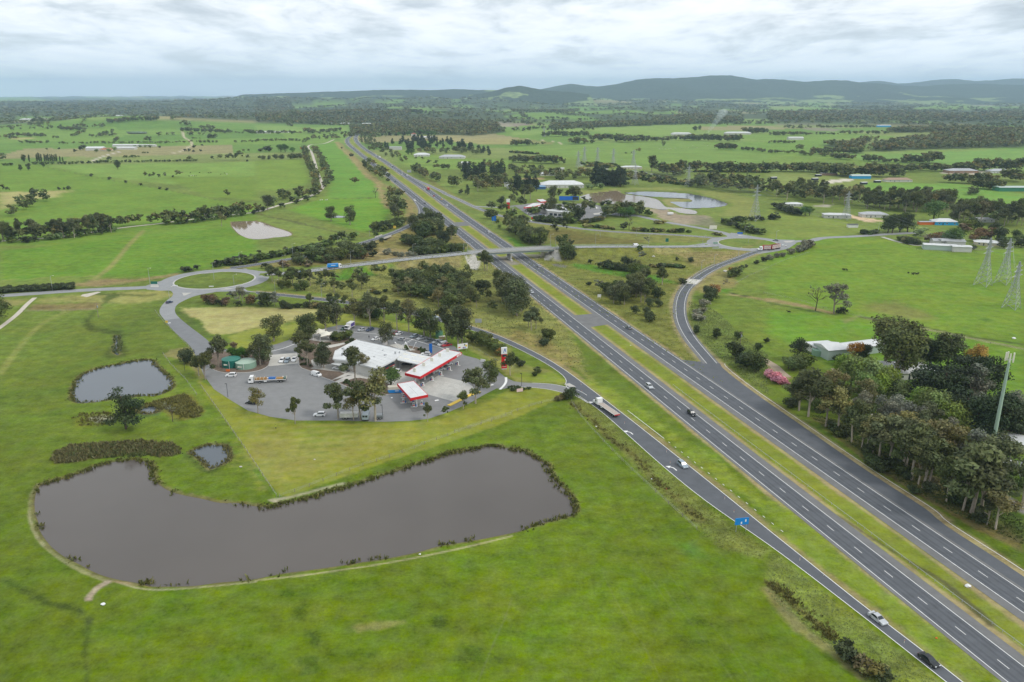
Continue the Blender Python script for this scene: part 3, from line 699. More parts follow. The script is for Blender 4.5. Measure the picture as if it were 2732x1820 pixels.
def ground_material():
 m=bpy.data.materials.new('ground cover');m.use_nodes=True
 t=m.node_tree;b=t.nodes['Principled BSDF'];b.inputs['Roughness'].default_value=.95;b.inputs['Specular IOR Level'].default_value=.08
 at_=t.nodes.new('ShaderNodeAttribute');at_.attribute_name='cover'
 ge=t.nodes.new('ShaderNodeNewGeometry')
 def nz(s,det=4,ro=.6,sc=(1,1,1)):
  mp=t.nodes.new('ShaderNodeMapping');mp.inputs['Scale'].default_value=sc;t.links.new(ge.outputs['Position'],mp.inputs[0])
  n=t.nodes.new('ShaderNodeTexNoise');n.inputs['Scale'].default_value=s;n.inputs['Detail'].default_value=det;n.inputs['Roughness'].default_value=ro
  t.links.new(mp.outputs[0],n.inputs['Vector']);return n.outputs[0]
 def mr(x,a,b_,c,d):
  q=t.nodes.new('ShaderNodeMapRange');t.links.new(x,q.inputs[0])
  for i,v in enumerate((a,b_,c,d)):q.inputs[i+1].default_value=v
  return q.outputs[0]
 def ma(op,x,y):
  q=t.nodes.new('ShaderNodeMath');q.operation=op
  for i,v in enumerate((x,y)):
   if isinstance(v,(int,float)):q.inputs[i].default_value=v
   else:t.links.new(v,q.inputs[i])
  return q.outputs[0]
 fine=mr(nz(1.1,5,.75),.3,.7,-1,1);mid=mr(nz(.16,5,.65),.32,.68,-1,1);big=mr(nz(.018,4,.6),.35,.65,-1,1)
 amp=mr(at_.outputs['Alpha'],0,1,.10,.62)
 v=ma('ADD',1.0,ma('MULTIPLY',amp,ma('ADD',ma('MULTIPLY',fine,.62),ma('MULTIPLY',mid,.55))))
 v=ma('ADD',v,ma('MULTIPLY',big,.10));v=ma('ADD',v,ma('MULTIPLY',mr(nz(.10,4,.7,(.45,1.6,1)),.32,.68,-1,1),.09))
 tus=mr(nz(.55,3,.6),.60,.72,0,1);den=mr(nz(.045,3,.6),.48,.62,0,1)
 v=ma('MULTIPLY',v,ma('SUBTRACT',1.0,ma('MULTIPLY',ma('MULTIPLY',tus,den),ma('MULTIPLY',at_.outputs['Alpha'],.62))))
 v=ma('MAXIMUM',v,.25)
 hs=t.nodes.new('ShaderNodeHueSaturation');t.links.new(at_.outputs['Color'],hs.inputs['Color']);t.links.new(v,hs.inputs['Value'])
 t.links.new(mr(nz(.05,4,.7),.3,.7,.482,.518),hs.inputs['Hue']);t.links.new(mr(nz(.3,4,.7),.3,.7,.88,1.10),hs.inputs['Saturation'])
 t.links.new(hs.outputs[0],b.inputs['Base Color'])
 bp=t.nodes.new('ShaderNodeBump');bp.inputs['Strength'].default_value=.35;bp.inputs['Distance'].default_value=.25
 t.links.new(nz(1.6,4,.7),bp.inputs['Height']);t.links.new(bp.outputs[0],b.inputs['Normal'])
 return m
gm.materials.append(ground_material())
tag(link('ground',gm),kind='structure')
# -- haze: the air of the whole country
mb=MB();mb.box(-33500,33500,-33500,33500,-6,640)
hz=mb.build('haze',None)
hm=bpy.data.materials.new('air');hm.use_nodes=True
t_=hm.node_tree;t_.nodes.clear()
pv=t_.nodes.new('ShaderNodeVolumePrincipled');pv.inputs['Color'].default_value=(.58,.78,1.0,1)
pv.inputs['Density'].default_value=5.6e-5;pv.inputs['Anisotropy'].default_value=0.15
mo=t_.nodes.new('ShaderNodeOutputMaterial');t_.links.new(pv.outputs[0],mo.inputs['Volume'])
hz.data.materials.append(hm);hm.cycles.homogeneous_volume=True
tag(hz,kind='stuff')
# -- mountains
def wood_material(name,col,patch,lo,hi):
 m=bpy.data.materials.new(name);m.use_nodes=True
 t=m.node_tree;b=t.nodes['Principled BSDF'];b.inputs['Roughness'].default_value=1;b.inputs['Specular IOR Level'].default_value=0
 ge=t.nodes.new('ShaderNodeNewGeometry')
 sx=t.nodes.new('ShaderNodeSeparateXYZ');t.links.new(ge.outputs['Position'],sx.inputs[0])
 n=t.nodes.new('ShaderNodeTexNoise');n.inputs['Scale'].default_value=.0018;n.inputs['Detail'].default_value=5;t.links.new(ge.outputs['Position'],n.inputs['Vector'])
 n2_=t.nodes.new('ShaderNodeTexNoise');n2_.inputs['Scale'].default_value=.02;n2_.inputs['Detail'].default_value=4;t.links.new(ge.outputs['Position'],n2_.inputs['Vector'])
 h=t.nodes.new('ShaderNodeMapRange');t.links.new(sx.outputs[2],h.inputs[0])
 h.inputs[1].default_value=lo;h.inputs[2].default_value=hi;h.inputs[3].default_value=.60;h.inputs[4].default_value=.28
 su=t.nodes.new('ShaderNodeMath');su.operation='LESS_THAN';t.links.new(n.outputs[0],su.inputs[0])
 sb=t.nodes.new('ShaderNodeMath');sb.operation='MULTIPLY_ADD';t.links.new(h.outputs[0],sb.inputs[0]);sb.inputs[1].default_value=1.0;sb.inputs[2].default_value=-.08
 t.links.new(sb.outputs[0],su.inputs[1])
 mx=t.nodes.new('ShaderNodeMix');mx.data_type='RGBA';t.links.new(su.outputs[0],mx.inputs[0])
 mx.inputs[6].default_value=(*col,1);mx.inputs[7].default_value=(*patch,1)
 hs=t.nodes.new('ShaderNodeHueSaturation');t.links.new(mx.outputs[2],hs.inputs['Color'])
 mr=t.nodes.new('ShaderNodeMapRange');t.links.new(n2_.outputs[0],mr.inputs[0]);mr.inputs[1].default_value=.3;mr.inputs[2].default_value=.7;mr.inputs[3].default_value=.7;mr.inputs[4].default_value=1.3
 t.links.new(mr.outputs[0],hs.inputs['Value']);t.links.new(hs.outputs[0],b.inputs['Base Color'])
 return m
mwood=wood_material('mountain forest',(.050,.066,.040),(.20,.26,.10),20,200)
def mountain(sil,Y,front,back,seed,zfoot=0):
 P=[(1.16058*a,1.16058*b)for a,b in sil]
 xs=np.linspace(P[0][0],P[-1][0],170)
 vs=np.interp(xs,[p[0]for p in P],[p[1]for p in P])
 X0=(xs-1366)/FPX*Y*1.02
 H=np.array([height_of((0,Y),v)for v in vs])
 rows=34;S_=np.linspace(-1,1,rows)
 co=np.zeros((rows,len(xs),3))
 for i,s in enumerate(S_):
  y=Y+(s*front if s<0 else s*back)
  k=1-abs(s);pr=k**1.25
  sp_=.30*wob(X0,np.full(X0 .shape,y),.0016,seed)+.16*wob(X0,np.full(X0 .shape,y),.005,seed+1)
  z=H*pr*(1+sp_*2.2*(1-pr)*pr**.3)+3*wob(X0,np.full(X0 .shape,y*1.),.03,seed+2)*min(1,k*4)
  co[i,:,0]=X0;co[i,:,1]=y;co[i,:,2]=np.where(k<.02,-4,z)
 idx=np.arange(rows*len(xs)).reshape(rows,-1)
 f=np.stack([idx[:-1,:-1].ravel(),idx[:-1,1:].ravel(),idx[1:,1:].ravel(),idx[1:,:-1].ravel()],1)
 o=link('mountain_range',np_mesh('mountain_range',co.reshape(-1,3),f,mwood,True))
 tag(o,kind='structure');return o
mountain([(1085,217),(1115,213),(1140,207),(1170,199),(1190,197),(1212,199),(1235,205.5),(1260,208),(1300,211),(1340,216)],8600,1300,1400,3)
mountain([(1190,214),(1240,204),(1270,197),(1303,191),(1330,196),(1365,198),(1400,192),(1440,183),(1480,181),(1520,180),(1560,177),(1600,173),(1640,172.5),(1660,175),(1690,182),(1720,180),(1750,181),(1800,187),(1830,185),(1860,183),(1890,183),(1915,189),(1960,191),(2000,195),(2060,197),(2110,192),(2180,190),(2260,194),(2330,198),(2420,200),(2550,205)],12200,3300,2400,5)
mountain([(1860,205),(1915,188),(1960,184),(2000,190),(2030,189),(2080,183.5),(2120,181),(2160,186),(2200,183.5),(2250,178),(2290,181.5),(2354,186),(2480,190),(2600,200)],15600,2400,2000,8)
mountain([(2150,205),(2230,186),(2262,181),(2300,173),(2332,168.5),(2380,166),(2450,170),(2600,190)],18600,2000,2000,12)
mountain([(600,216),(700,212.5),(820,209),(900,206.5),(1000,206.5),(1060,204),(1100,206),(1130,205.5),(1170,208),(1250,211),(1320,216)],11000,1900,2000,15)
# -- water
def water_material(name,col,rough):
 m=bpy.data.materials.new(name);m.use_nodes=True
 t=m.node_tree;b=t.nodes['Principled BSDF']
 b.inputs['Roughness'].default_value=rough;b.inputs['IOR'].default_value=1.33;b.inputs['Specular IOR Level'].default_value=.5
 ge=t.nodes.new('ShaderNodeNewGeometry')
 n=t.nodes.new('ShaderNodeTexNoise');n.inputs['Scale'].default_value=.9;n.inputs['Detail'].default_value=4;t.links.new(ge.outputs['Position'],n.inputs['Vector'])
 bp=t.nodes.new('ShaderNodeBump');bp.inputs['Strength'].default_value=.05;bp.inputs['Distance'].default_value=.1
 t.links.new(n.outputs[0],bp.inputs['Height']);t.links.new(bp.outputs[0],b.inputs['Normal'])
 n3=t.nodes.new('ShaderNodeTexNoise');n3 .inputs['Scale'].default_value=.02;n3 .inputs['Detail'].default_value=3;t.links.new(ge.outputs['Position'],n3 .inputs['Vector'])
 hs=t.nodes.new('ShaderNodeHueSaturation');hs.inputs['Color'].default_value=(*col,1)
 mr=t.nodes.new('ShaderNodeMapRange');t.links.new(n3 .outputs[0],mr.inputs[0]);mr.inputs[3].default_value=.8;mr.inputs[4].default_value=1.2
 t.links.new(mr.outputs[0],hs.inputs['Value']);t.links.new(hs.outputs[0],b.inputs['Base Color'])
 return m
WM={'farm':water_material('murky water',(.098,.085,.074),.10),'upper':water_material('grey water',(.085,.10,.115),.10),'brown':water_material('brown water',(.23,.175,.115),.06)}
def grow(P,d):
 P=np.array([p[:2]for p in P]);n=len(P)
 t=np.roll(P,-1,0)-np.roll(P,1,0);t/=np.linalg.norm(t,axis=1)[:,None]+1e-9
 nn=np.stack([t[:,1],-t[:,0]],1)
 A_=sum(P[i][0]*P[(i+1)%n][1]-P[(i+1)%n][0]*P[i][1]for i in range(n))
 return P+nn*(d if A_>0 else-d)
for nm,P in PONDS.items():
 q=grow(P,.6);mb=MB()
 zb=float(hgt0(q[:,0],q[:,1]).max())if nm in('dam',)else 0.
 mb.v=[(a,b,PZ+zb)for a,b in q];mb.f=[tuple(range(len(q)))]
 A_=sum(q[i][0]*q[(i+1)%len(q)][1]-q[(i+1)%len(q)][0]*q[i][1]for i in range(len(q)))
 if A_<0:mb.f=[tuple(range(len(q)))[::-1]]
 m_=WM['farm']if nm=='farm' else WM['brown']if nm in('brown','left')else WM['upper']
 tag(mb.build('pond_water',m_),kind='structure')
# -- roads
def asphalt(name,col,a=.12):
 m=mat(name,col,.85,0,.25,.25,a,coords='World')
 return m
AS_D=asphalt('asphalt lane',(.105,.112,.122));AS_S=asphalt('asphalt shoulder',(.165,.165,.162),.14);AS_G=asphalt('worn asphalt',(.27,.275,.275),.10)
AS_P=asphalt('apron asphalt',(.22,.22,.216),.10);AS_R=asphalt('resurfaced asphalt',(.19,.195,.20),.08);PAINT=mat('road paint',(.78,.78,.75),.7,0,.2,3.0,.12,coords='World');CONC=mat('concrete',(.44,.425,.385),.85,0,.2,.35,.10,coords='World')
CONC_L=mat('pale concrete',(.52,.50,.45),.85,0,.2,.5,.08,coords='World');KERB=mat('kerb concrete',(.47,.46,.43),.85,0,.2,.5,.1,coords='World');GRAV=mat('gravel',(.52,.47,.39),.95,0,.1,.4,.15,coords='World')
YEL=mat('yellow paint',(.75,.52,.07),.6)
def road(name,m,*strips):
 mb=MB()
 for P,a,b,z in strips:ribbon(mb,P,a,b,z)
 return tag(mb.build(name,m),kind='structure')
def between(name,m,A_,B_,z):
 """surface between two edge lines"""
 n=max(len(A_),len(B_));A_=np.array(A_);B_=np.array(B_)
 sa=np.linspace(0,arclen(A_)[-1],n);sb_=np.linspace(0,arclen(B_)[-1],n)
 a=along(A_,sa);b=along(B_,sb_);mb=MB()
 for i in range(n):mb.v+=[(a[0][i],a[1][i],z),(b[0][i],b[1][i],z)]
 for i in range(n-1):mb.f.append((2*i,2*i+1,2*i+3,2*i+2))
 return tag(mb.build(name,m),kind='structure')
def sheet(name,m,P,z,kind='structure'):
 P=[tuple(p[:2])for p in P]
 A_=sum(P[i][0]*P[(i+1)%len(P)][1]-P[(i+1)%len(P)][0]*P[i][1]for i in range(len(P)))
 if A_<0:P=P[::-1]
 mb=MB();mb.v=[(a,b,z)for a,b in P];mb.f=[tuple(range(len(P)))]
 return tag(mb.build(name,m),kind=kind)
Z0=.05
AS_W=asphalt('wheel worn asphalt',(.088,.094,.104),.16)
def wear(P):
 b=(-3.95,-2.95,-2.25,-1.5,-.8,.8,1.5,2.25,2.95,3.95)
 road('motorway_carriageway',AS_D,*[(P,b[i],b[i+1],Z0)for i in range(0,9,2)]);road('motorway_carriageway',AS_W,*[(P,b[i],b[i+1],Z0)for i in range(1,9,2)])
wear(LC);road('motorway_shoulder',AS_S,(LC,-6.7,-3.95,Z0),(LC,3.95,5.0,Z0))
wear(RC);road('motorway_shoulder',AS_S,(RC,3.95,6.7,Z0),(RC,-4.9,-3.95,Z0))
lines=MB();ZL=Z0+.008
def paint(P,o,wd=.18,z=ZL,s0=None,s1=None):
 if s0 is not None:
  Ls=arclen(P);P=P[(Ls>=s0)&(Ls<=s1)]
  if len(P)<2:return
 ribbon(lines,P,o-wd/2,o+wd/2,z)
def dashes(P,o,s0,s1,on,off,wd=.15,z=ZL):
 s=s0
 n_=normals(P);Ls=arclen(P)
 zz_=P[:,2]+z-Z0+.0 if P.shape[1]>2 else None
 while s<s1:
  q=np.array([s,s+on]);c_=np.stack([np.interp(q,Ls,P[:,0]),np.interp(q,Ls,P[:,1])],1);m_=np.stack([np.interp(q,Ls,n_[:,0]),np.interp(q,Ls,n_[:,1])],1)
  zq=np.interp(q,Ls,P[:,2])+z if P.shape[1]>2 else np.array([z,z])
  a=c_+m_*(o-wd/2);b=c_+m_*(o+wd/2);k=len(lines.v)
  lines.v+=[(a[0][0],a[0][1],zq[0]),(b[0][0],b[0][1],zq[0]),(b[1][0],b[1][1],zq[1]),(a[1][0],a[1][1],zq[1])];lines.f.append((k,k+1,k+2,k+3))
  s+=on+off
for P in(LC,RC):
 paint(P,-3.75,.19);paint(P,3.75,.19);dashes(P,0,4,arclen(P)[-1]-6,3.2,8.8,.16)
k_=min(len(SRl),len(SRr))
n_=max(len(SRl),len(SRr));a=np.array(along(SRl,np.linspace(0,arclen(SRl)[-1],n_))).T;b=np.array(along(SRr,np.linspace(0,arclen(SRr)[-1],n_))).T
between('slip_road',AS_D,a,b,Z0-.002)
road('slip_road_shoulder',AS_S,(SRl,-2.3,0,Z0-.004),(SRr,0,.8,Z0-.004))
paint(SRl,0,.2);paint(SRr,0,.2)
i0=nearest(SRr,W1('22','1340,605'))[0];i1=nearest(SRr,W1('33','60,210'))[0];s_=arclen(SRr)
dashes(SRr,-3.3,s_[i0],s_[i1],1.1,3.2,.2);ia=nearest(SRr,W1('22','1000,330'))[0];paint(SRr[ia:i0+1],-3.3,.2)
road('ramp_road',AS_D,(RRc,-2.6,2.2,Z0-.006));road('ramp_shoulder',AS_S,(RRc,-3.7,-2.6,Z0-.008),(RRc,2.2,4.2,Z0-.008))
iM=nearest(RC,W1('21','1770,1200'))[0]
rcn=normals(RC);e1=RC[iM:,:2]+rcn[iM:]*3.0
rr_=ext(relax(spline([tuple(RRc[-1,:2]+normals(RRc)[-1]*-4.0)]+RRr,4),6),70)
between('merge_lane',AS_D,e1,rr_,Z0-.012);road('merge_shoulder',AS_S,(rr_,.0,1.4,Z0-.014))
paint(RRc,-2.5,.18,Z0+.002);paint(RRc,2.3,.18,Z0+.002)
paint(rr_,-2.2,.2,Z0+.002)
s_=arclen(RC);im=nearest(RC,W1('32','600,830'))[0];dashes(RC,3.75,s_[im],s_[-1],1.2,3.4,.22,ZL+.004)
zr=LR[:,2]+Z0-.01
mb=MB();ribbon(mb,LR,-2.4,2.4,zr);tag(mb.build('ramp_road',AS_D),kind='structure');mb=MB();ribbon(mb,LR,-4.0,-2.4,zr);ribbon(mb,LR,2.4,3.7,zr);tag(mb.build('ramp_shoulder',AS_S),kind='structure')
ribbon(lines,LR,-2.4,-2.22,zr+.01);ribbon(lines,LR,2.22,2.4,zr+.01)
fz=Z0-.012
road('ramp_road',AS_R,(FS,-3.6,3.0,fz));paint(FS,-2.7,.16,fz+.008);paint(FS,2.2,.16,fz+.008)
road('service_road',AS_G,(F2,-3.2,3.2,fz-.004));road('service_road',AS_G,(R2,-3.8,3.8,fz));
road('west_road',AS_G,(WR,-4.2,4.6,Z0-.01));road('east_road',AS_G,(E2,-4.2,4.2,Z0-.01));dashes(WR,0,60,arclen(WR)[-1]-25,3,9,.14,Z0-.002)
between('entry_road',AS_G,np.array(ERl),np.array(ERr),Z0-.008)
iq=nearest(ERl,W1('rl','265,1075'))[0];iw=nearest(ERr,W1('rl','500,1030'))[0]
between('entry_road',AS_R,np.array(ERl[iq:]),np.array(ERr[iw:]),Z0-.003)
road('gravel_lane',GRAV,(LANE,-2.4,2.4,.04))
zo=OV[:,2]+Z0
mb=MB();ribbon(mb,OV,-4.6,4.6,zo);tag(mb.build('overpass_road',AS_G),kind='structure')
ribbon(lines,OV,-3.5,-3.36,zo+.008);ribbon(lines,OV,3.36,3.5,zo+.008);ribbon(lines,OV,-.07,.07,zo+.008)
def ring(c,r0,r1,z,name,m,n=96):
 mb=MB()
 for i in range(n):
  a_=2*pi*i/n
  mb.v+=[(c[0]+r0*cos(a_),c[1]+r0*sin(a_),z),(c[0]+r1*cos(a_),c[1]+r1*sin(a_),z)]
 for i in range(n):
  j=(i+1)%n;mb.f.append((2*i,2*i+1,2*j+1,2*j))
 return tag(mb.build(name,m),kind='structure')
def kerb_ring(c,r,name):
 mb=MB();n=96;pr=((r-.9,.10),(r-.9,.18),(r+.0,.16),(r+.12,.04))
 for i in range(n):
  a_=2*pi*i/n
  for q,z in pr:mb.v.append((c[0]+q*cos(a_),c[1]+q*sin(a_),z))
 for i in range(n):
  j=(i+1)%n
  for k in range(3):mb.f.append((4*i+k,4*i+k+1,4*j+k+1,4*j+k))
 return tag(mb.build(name,m:=KERB),kind='structure')
for c_,r_ in((RAc,RAr),(RBc,RBr)):
 ring(c_,r_-.2,r_+9.0,Z0+.004,'roundabout_road',AS_G);kerb_ring(c_,r_,'roundabout_kerb')
def island(k,s,m=CONC,z=.16,name='traffic_island'):
 P=W(k,s);A_=sum(P[i][0]*P[(i+1)%len(P)][1]-P[(i+1)%len(P)][0]*P[i][1]for i in range(len(P)))
 mb=MB();mb.prism(P,0,z,bottom=False);return tag(mb.build(name,m),kind='structure')
for k,s in(('rl','20,445 130,452 155,480 150,500 10,500'),('rl','560,600 730,600 590,655'),('lr','470,660 640,658 620,668 480,680'),('rr','690,432 850,405 960,440 760,440'),('rr','1960,355 2130,352 2060,380 1990,378'),('rr','1280,262 1400,285 1290,280'),('rl','1230,545 1330,520 1470,520 1350,545'),('sv','1690,812 1760,800 1845,845 1760,848')):
 island(k,s)
for k,s,m_ in(('rl','-60,470 160,400 420,330 350,500 330,560 170,560 -60,540',AS_G),('rl','340,520 620,540 900,545 1160,580 780,650 560,730 470,800 280,745 390,660 405,610',AS_G),('rl','1150,580 1250,520 1560,450 1700,560 2000,605 1560,570',AS_G),('rl','1480,190 1650,150 1700,190 1900,240 1700,230',AS_G),('rl','1560,170 1850,215 2120,225 2352,235 2352,300 2050,300 1900,360 1850,250',AS_G),('rl','900,270 1200,205 1560,150 1700,110 1720,150 1560,190 1200,240',AS_G),('rr','500,425 850,375 950,300 1060,300 960,370 1000,430 1120,465 900,465 500,450',AS_G),('rr','1120,280 1180,230 1280,240 1450,275 1600,300 1600,320 1300,315 1100,315',AS_G),('rr','1850,330 2130,338 2130,352 2010,390 2160,385 2030,470 1930,470 1900,380',AS_G),('rr','1480,465 1700,455 1950,440 2030,470 1850,510 1600,545 1480,540',AS_G),('rr','880,300 1050,296 1060,320 950,340',AS_G)):
 sheet('road_junction',m_,W(k,s),Z0-.016)
APR=cat(('D','441,801 452,822 468,862 492,895 530,920 570,944 620,958 680,967 780,967 880,970 940,968 985,963 1030,948 1078,928 1112,908 1142,893 1154,894 1161,867 1145,853.6 1122.6,838.6 1098,825 1066,816.7 1046,797 1001,779.5 958,767 908.5,758 826,748.6 779,747.5 738.5,757 718.5,768 682.6,775.5 640.7,789.8 614,797 562.7,803 520,803 492,800 480.5,785.8'),)
sheet('service_apron',AS_P,APR,Z0-.020)
between('service_exit_road',AS_P,spline(cat(('sv','920,715 1050,778 1270,793 1500,803 1700,838 1870,885 2010,965'),),3),spline(cat(('sv','862,880 1000,850 1200,850 1450,872 1700,927 1850,968 2000,1060'),),3),Z0-.018)
paint(spline(cat(('sv','1270,795 1500,806 1700,842 1870,888 1990,955'),),3),0,.2);paint(spline(cat(('sv','1000,850 1200,850 1450,872 1700,926 1850,966 2000,1054'),),3),0,.2)
def kerbed(P,z,name,m,kerb=True):
 P=[tuple(p[:2])for p in P]
 tag(MB().prism(P,0,z,bottom=False).build(name,m),kind='structure')
 if kerb:
  mb=MB();Q=np.array(P+[P[0]])
  q=grow(P,.02);i_=grow(P,-.28);n=len(P)
  for a in range(n):
   mb.v+=[(q[a][0],q[a][1],.0),(q[a][0],q[a][1],z+.03),(i_[a][0],i_[a][1],z+.03)]
  for a in range(n):
   b=(a+1)%n
   mb.f+=[(3*a,3*b,3*b+1,3*a+1),(3*a+1,3*b+1,3*b+2,3*a+2)]
  tag(mb.build('kerb',KERB),kind='structure')
MUL=mat('bark mulch',(.165,.125,.095),.95,0,.1,.8,.3,coords='World');TUR=mat('turf',(.20,.235,.035),.95,0,.1,.6,.2,coords='World')
TI=spline(cat(('tk','-430,420 -200,350 0,340 250,360 480,400 700,330 1000,260 1085,430 1050,690 950,760 850,800 600,850 250,862 0,864 -250,800 -420,640 -430,420'),),1.5)[:-1]
kerbed(TI,.13,'garden_bed',MUL)
CI=spline(cat(('tk','1775,370 1770,560 1790,690 1850,750 2080,830'),('tr','0,212 300,322 470,388 720,490 860,560 1000,610 1500,690 1720,660 2010,640 2000,560 1900,400'),('ba','1500,1560 1900,1420 2354,1100'),('ca','400,880 870,830 860,760 780,720 480,600 250,560'),('ba','1900,730 1700,735 1300,655 880,585 350,470 0,440 -250,468 -400,600 -500,700'),('tk','1775,370')),1.5)[:-1]
CIo=[W1('tk','1775,370'),W1('tk','1770,560'),W1('tk','1790,690'),W1('tk','1850,750'),W1('tk','2080,830'),W1('tr','0,212'),W1('tr','300,322'),W1('tr','470,388'),W1('tr','720,490'),W1('tr','860,560'),W1('tr','1000,610'),W1('tr','1500,690'),W1('tr','1720,660'),W1('tr','2010,650'),W1('tr','1960,500'),W1('tr','1500,330'),W1('tr','1430,240'),W1('ba','1880,1140'),W1('ba','2300,950'),W1('ca','870,800'),W1('ca','780,720'),W1('ca','480,600'),W1('ca','250,560'),W1('ba','1900,740'),W1('ba','1700,745'),W1('ba','1300,660'),W1('ba','880,585'),W1('ba','350,470'),W1('ba','0,440'),W1('ba','-250,468'),W1('ba','-400,600')]
kerbed(CIo,.13,'garden_bed',MUL)
def pave(k,s,m=CONC_L,z=.137,name='paved_path'):return sheet(name,m,W(k,s),z)
pave('tr','310,318 760,100 860,40 1300,180 1420,235 1400,330 1000,260 860,270 470,388 400,350 700,200 820,190')
pave('ba','-20,1240 400,1180 720,1350 640,1440 520,1380 300,1360 -200,1300',CONC,.135)
pave('ba','-20,690 250,740 600,680 720,690 480,760 300,800 180,790 -20,745',CONC_L,.135);pave('ba','-300,480 0,470 330,560 330,640 100,660 -300,600',CONC,.134)
pave('tk','2080,560 2200,520 2354,700 2354,760 2180,780 2090,620',CONC,.134);pave('ba','850,1440 1250,1420 1420,1500 1400,1540 850,1500',CONC,.134)
pave('ba','1700,740 1900,700 2354,860 2100,880',CONC_L,.136)
sheet('parking_slab',CONC_L,W('tk','1080,432 1748,370 1768,632 1055,702'),Z0-.012)
pave_front=sheet('shopfront_paving',CONC,W('cb','-500,250 -90,-80 150,-280 420,-120 400,200 560,350 520,500 390,430 380,330 0,400 -130,500 -420,440'),Z0-.014)
sheet('resurfaced_lane',AS_R,W('ca','-300,330 0,370 380,440 900,560 1180,640 880,810 850,800 780,720 480,600 250,560 -100,480 -300,450'),Z0-.013)
FC=W('cb','555,480 985,200 1665,355 2010,600 1370,830 740,660')
root=thing('forecourt_slab','pale concrete forecourt of square slabs between the fuel canopies and the yellow kerb','forecourt',(0,0,0))
def bil(A_,B_,C_,D_,u,v):
 return tuple((1-u)*(1-v)*A_[i]+u*(1-v)*B_[i]+u*v*C_[i]+(1-u)*v*D_[i]for i in(0,1))
fa,fb,fc_,fd=FC[0],FC[1],FC[3],FC[4]
fb2=FC[2]
nu,nv=5,6;rng=random.Random(4)
SL=[mat('slab concrete %d'%i,(.445*q,.435*q,.395*q),.85,0,.2,.5,.09,coords='World')for i,q in enumerate((.96,1.0,1.05))]
Q0,Q1,Q2,Q3=FC[0],FC[1],FC[3],W1('cb','1370,835')
Q4=W1('cb','740,660')
for i in range(nu):
 for j in range(nv):
  u0,u1,v0,v1=i/nu,(i+1)/nu,j/nv,(j+1)/nv
  c4=[bil(Q4,Q1,W1('cb','1700,365'),Q3,u,v)for u,v in((u0,v0),(u1,v0),(u1,v1),(u0,v1))]
  m_=(sum(p[0]for p in c4)/4,sum(p[1]for p in c4)/4)
  c4=[(m_[0]+(p[0]-m_[0])*.99,m_[1]+(p[1]-m_[1])*.99)for p in c4]
  MB().prism(c4,.03,Z0+.002+rng.uniform(0,.004)).build('slab',SL[rng.randrange(3)],root)
sheet('forecourt_base',CONC,FC,Z0-.010)
P=spline(W('cb','1240,935 1450,830 1700,700 1980,590'),1.0);mb=MB();ribbon(mb,P,-.9,.9,Z0+.16);n_=normals(P)
for sd in(-.9,.9):
 q=P[:,:2]+n_*sd;k=len(mb.v)
 for a in q:mb.v+=[(a[0],a[1],0),(a[0],a[1],Z0+.16)]
 for a in range(len(q)-1):mb.f.append((k+2*a,k+2*a+2,k+2*a+3,k+2*a+1))
tag(mb.build('yellow_kerb',YEL),'raised yellow kerb between the concrete forecourt and the gums','kerb')
paint(spline(W('sv','930,720 930,780 900,830 850,880'),1),0,1.1,Z0+.01)
paint(spline(W('ca','-500,310 -200,335 0,360 330,410 700,520 1000,600 1150,655'),2),0,.3,Z0+.004);paint(spline(W('ba','390,390 850,420 1450,470'),2),0,.3,Z0+.004);paint(spline(W('tk','1080,350 1400,270 1740,140'),2),0,.45,Z0+.004)
for i in range(9):
 a=W1('ca','%f,%f'%(380-i*42,430+i*26));b=W1('ca','%f,%f'%(330-i*42,415+i*26));
 ribbon(lines,np.array([a,b]),-.25,.25,Z0+.006)
for k,s in(('cb','910,810 1000,790'),('tr','1745,740 1790,735'),('sv','722,826 766,815'),('sv','540,815 570,810'),('rl','310,1128 362,1120')):
 ribbon(lines,np.array(W(k,s)),-.55,.55,Z0+.006)
for k,s in(('22','730,255 760,262 800,280'),('22','1052,522 1085,530 1112,550'),('22','1445,848 1480,856 1515,882')):
 P=spline(W(k,s),.5);ribbon(lines,P,-.22,.22,ZL+.004);a,b=P[0],P[2];d=np.array(P[1])-np.array(P[0]);d/=np.hypot(*d[:2]);nn=np.array([d[1],-d[0]])
 p=np.array(P[0][:2]);k_=len(lines.v);lines.v+=[(*(p-d*1.3),ZL+.006),(*(p+nn*.9+d*.3),ZL+.006),(*(p-nn*.9+d*.3),ZL+.006)];lines.f.append((k_,k_+2,k_+1))
tag(lines.build('road_markings',PAINT),kind='structure')
sheet('median_crossover',AS_S,W('21','545,835 780,815 915,912 690,945'),Z0-.015);sheet('median_crossover',AS_S,W('md','960,400 1100,372 1420,362 1500,410 1560,470 1120,490'),Z0-.015)
sheet('stock_yard_slab',CONC,W('31','800,1085 1000,1085 940,1140 800,1120'),.03)if False else None
sheet('service_apron',AS_P,W('s2','-40,640 60,655 230,775 330,835 600,835 1100,865 1460,842 1480,780 1700,800 1950,810 1950,780 1700,760 1420,715 1380,640 1200,605 700,610 400,585 150,625'),.03)
sheet('parking_slab',CONC_L,W('s2','1270,760 1420,745 1440,782 1290,785'),.045)
road('driveway',CONC,(spline(W('30','1050,1490 1180,1530 1300,1560')+W('31','1230,165 1350,188 1470,190'),4),-1.8,1.8,.045));road('farm_drive',GRAV,(spline(W('01','320,670 250,730 150,830 0,945 -200,1080'),3),-1.4,1.4,.04))
road('farm_drive',mat('earth track',(.36,.29,.21),.95,0,.1,.4,.15,coords='World'),(spline(W('31','-60,1230 60,1300 110,1350 170,1400'),3),-2.2,2.2,.04),(spline(W('fm','430,690 500,730 850,760 1000,740 1150,775 1350,800 1420,850'),3),-2,2,.04))
sheet('gravel_turnout',GRAV,W('01','740,655 760,640 900,615 930,620 800,665'),.035)
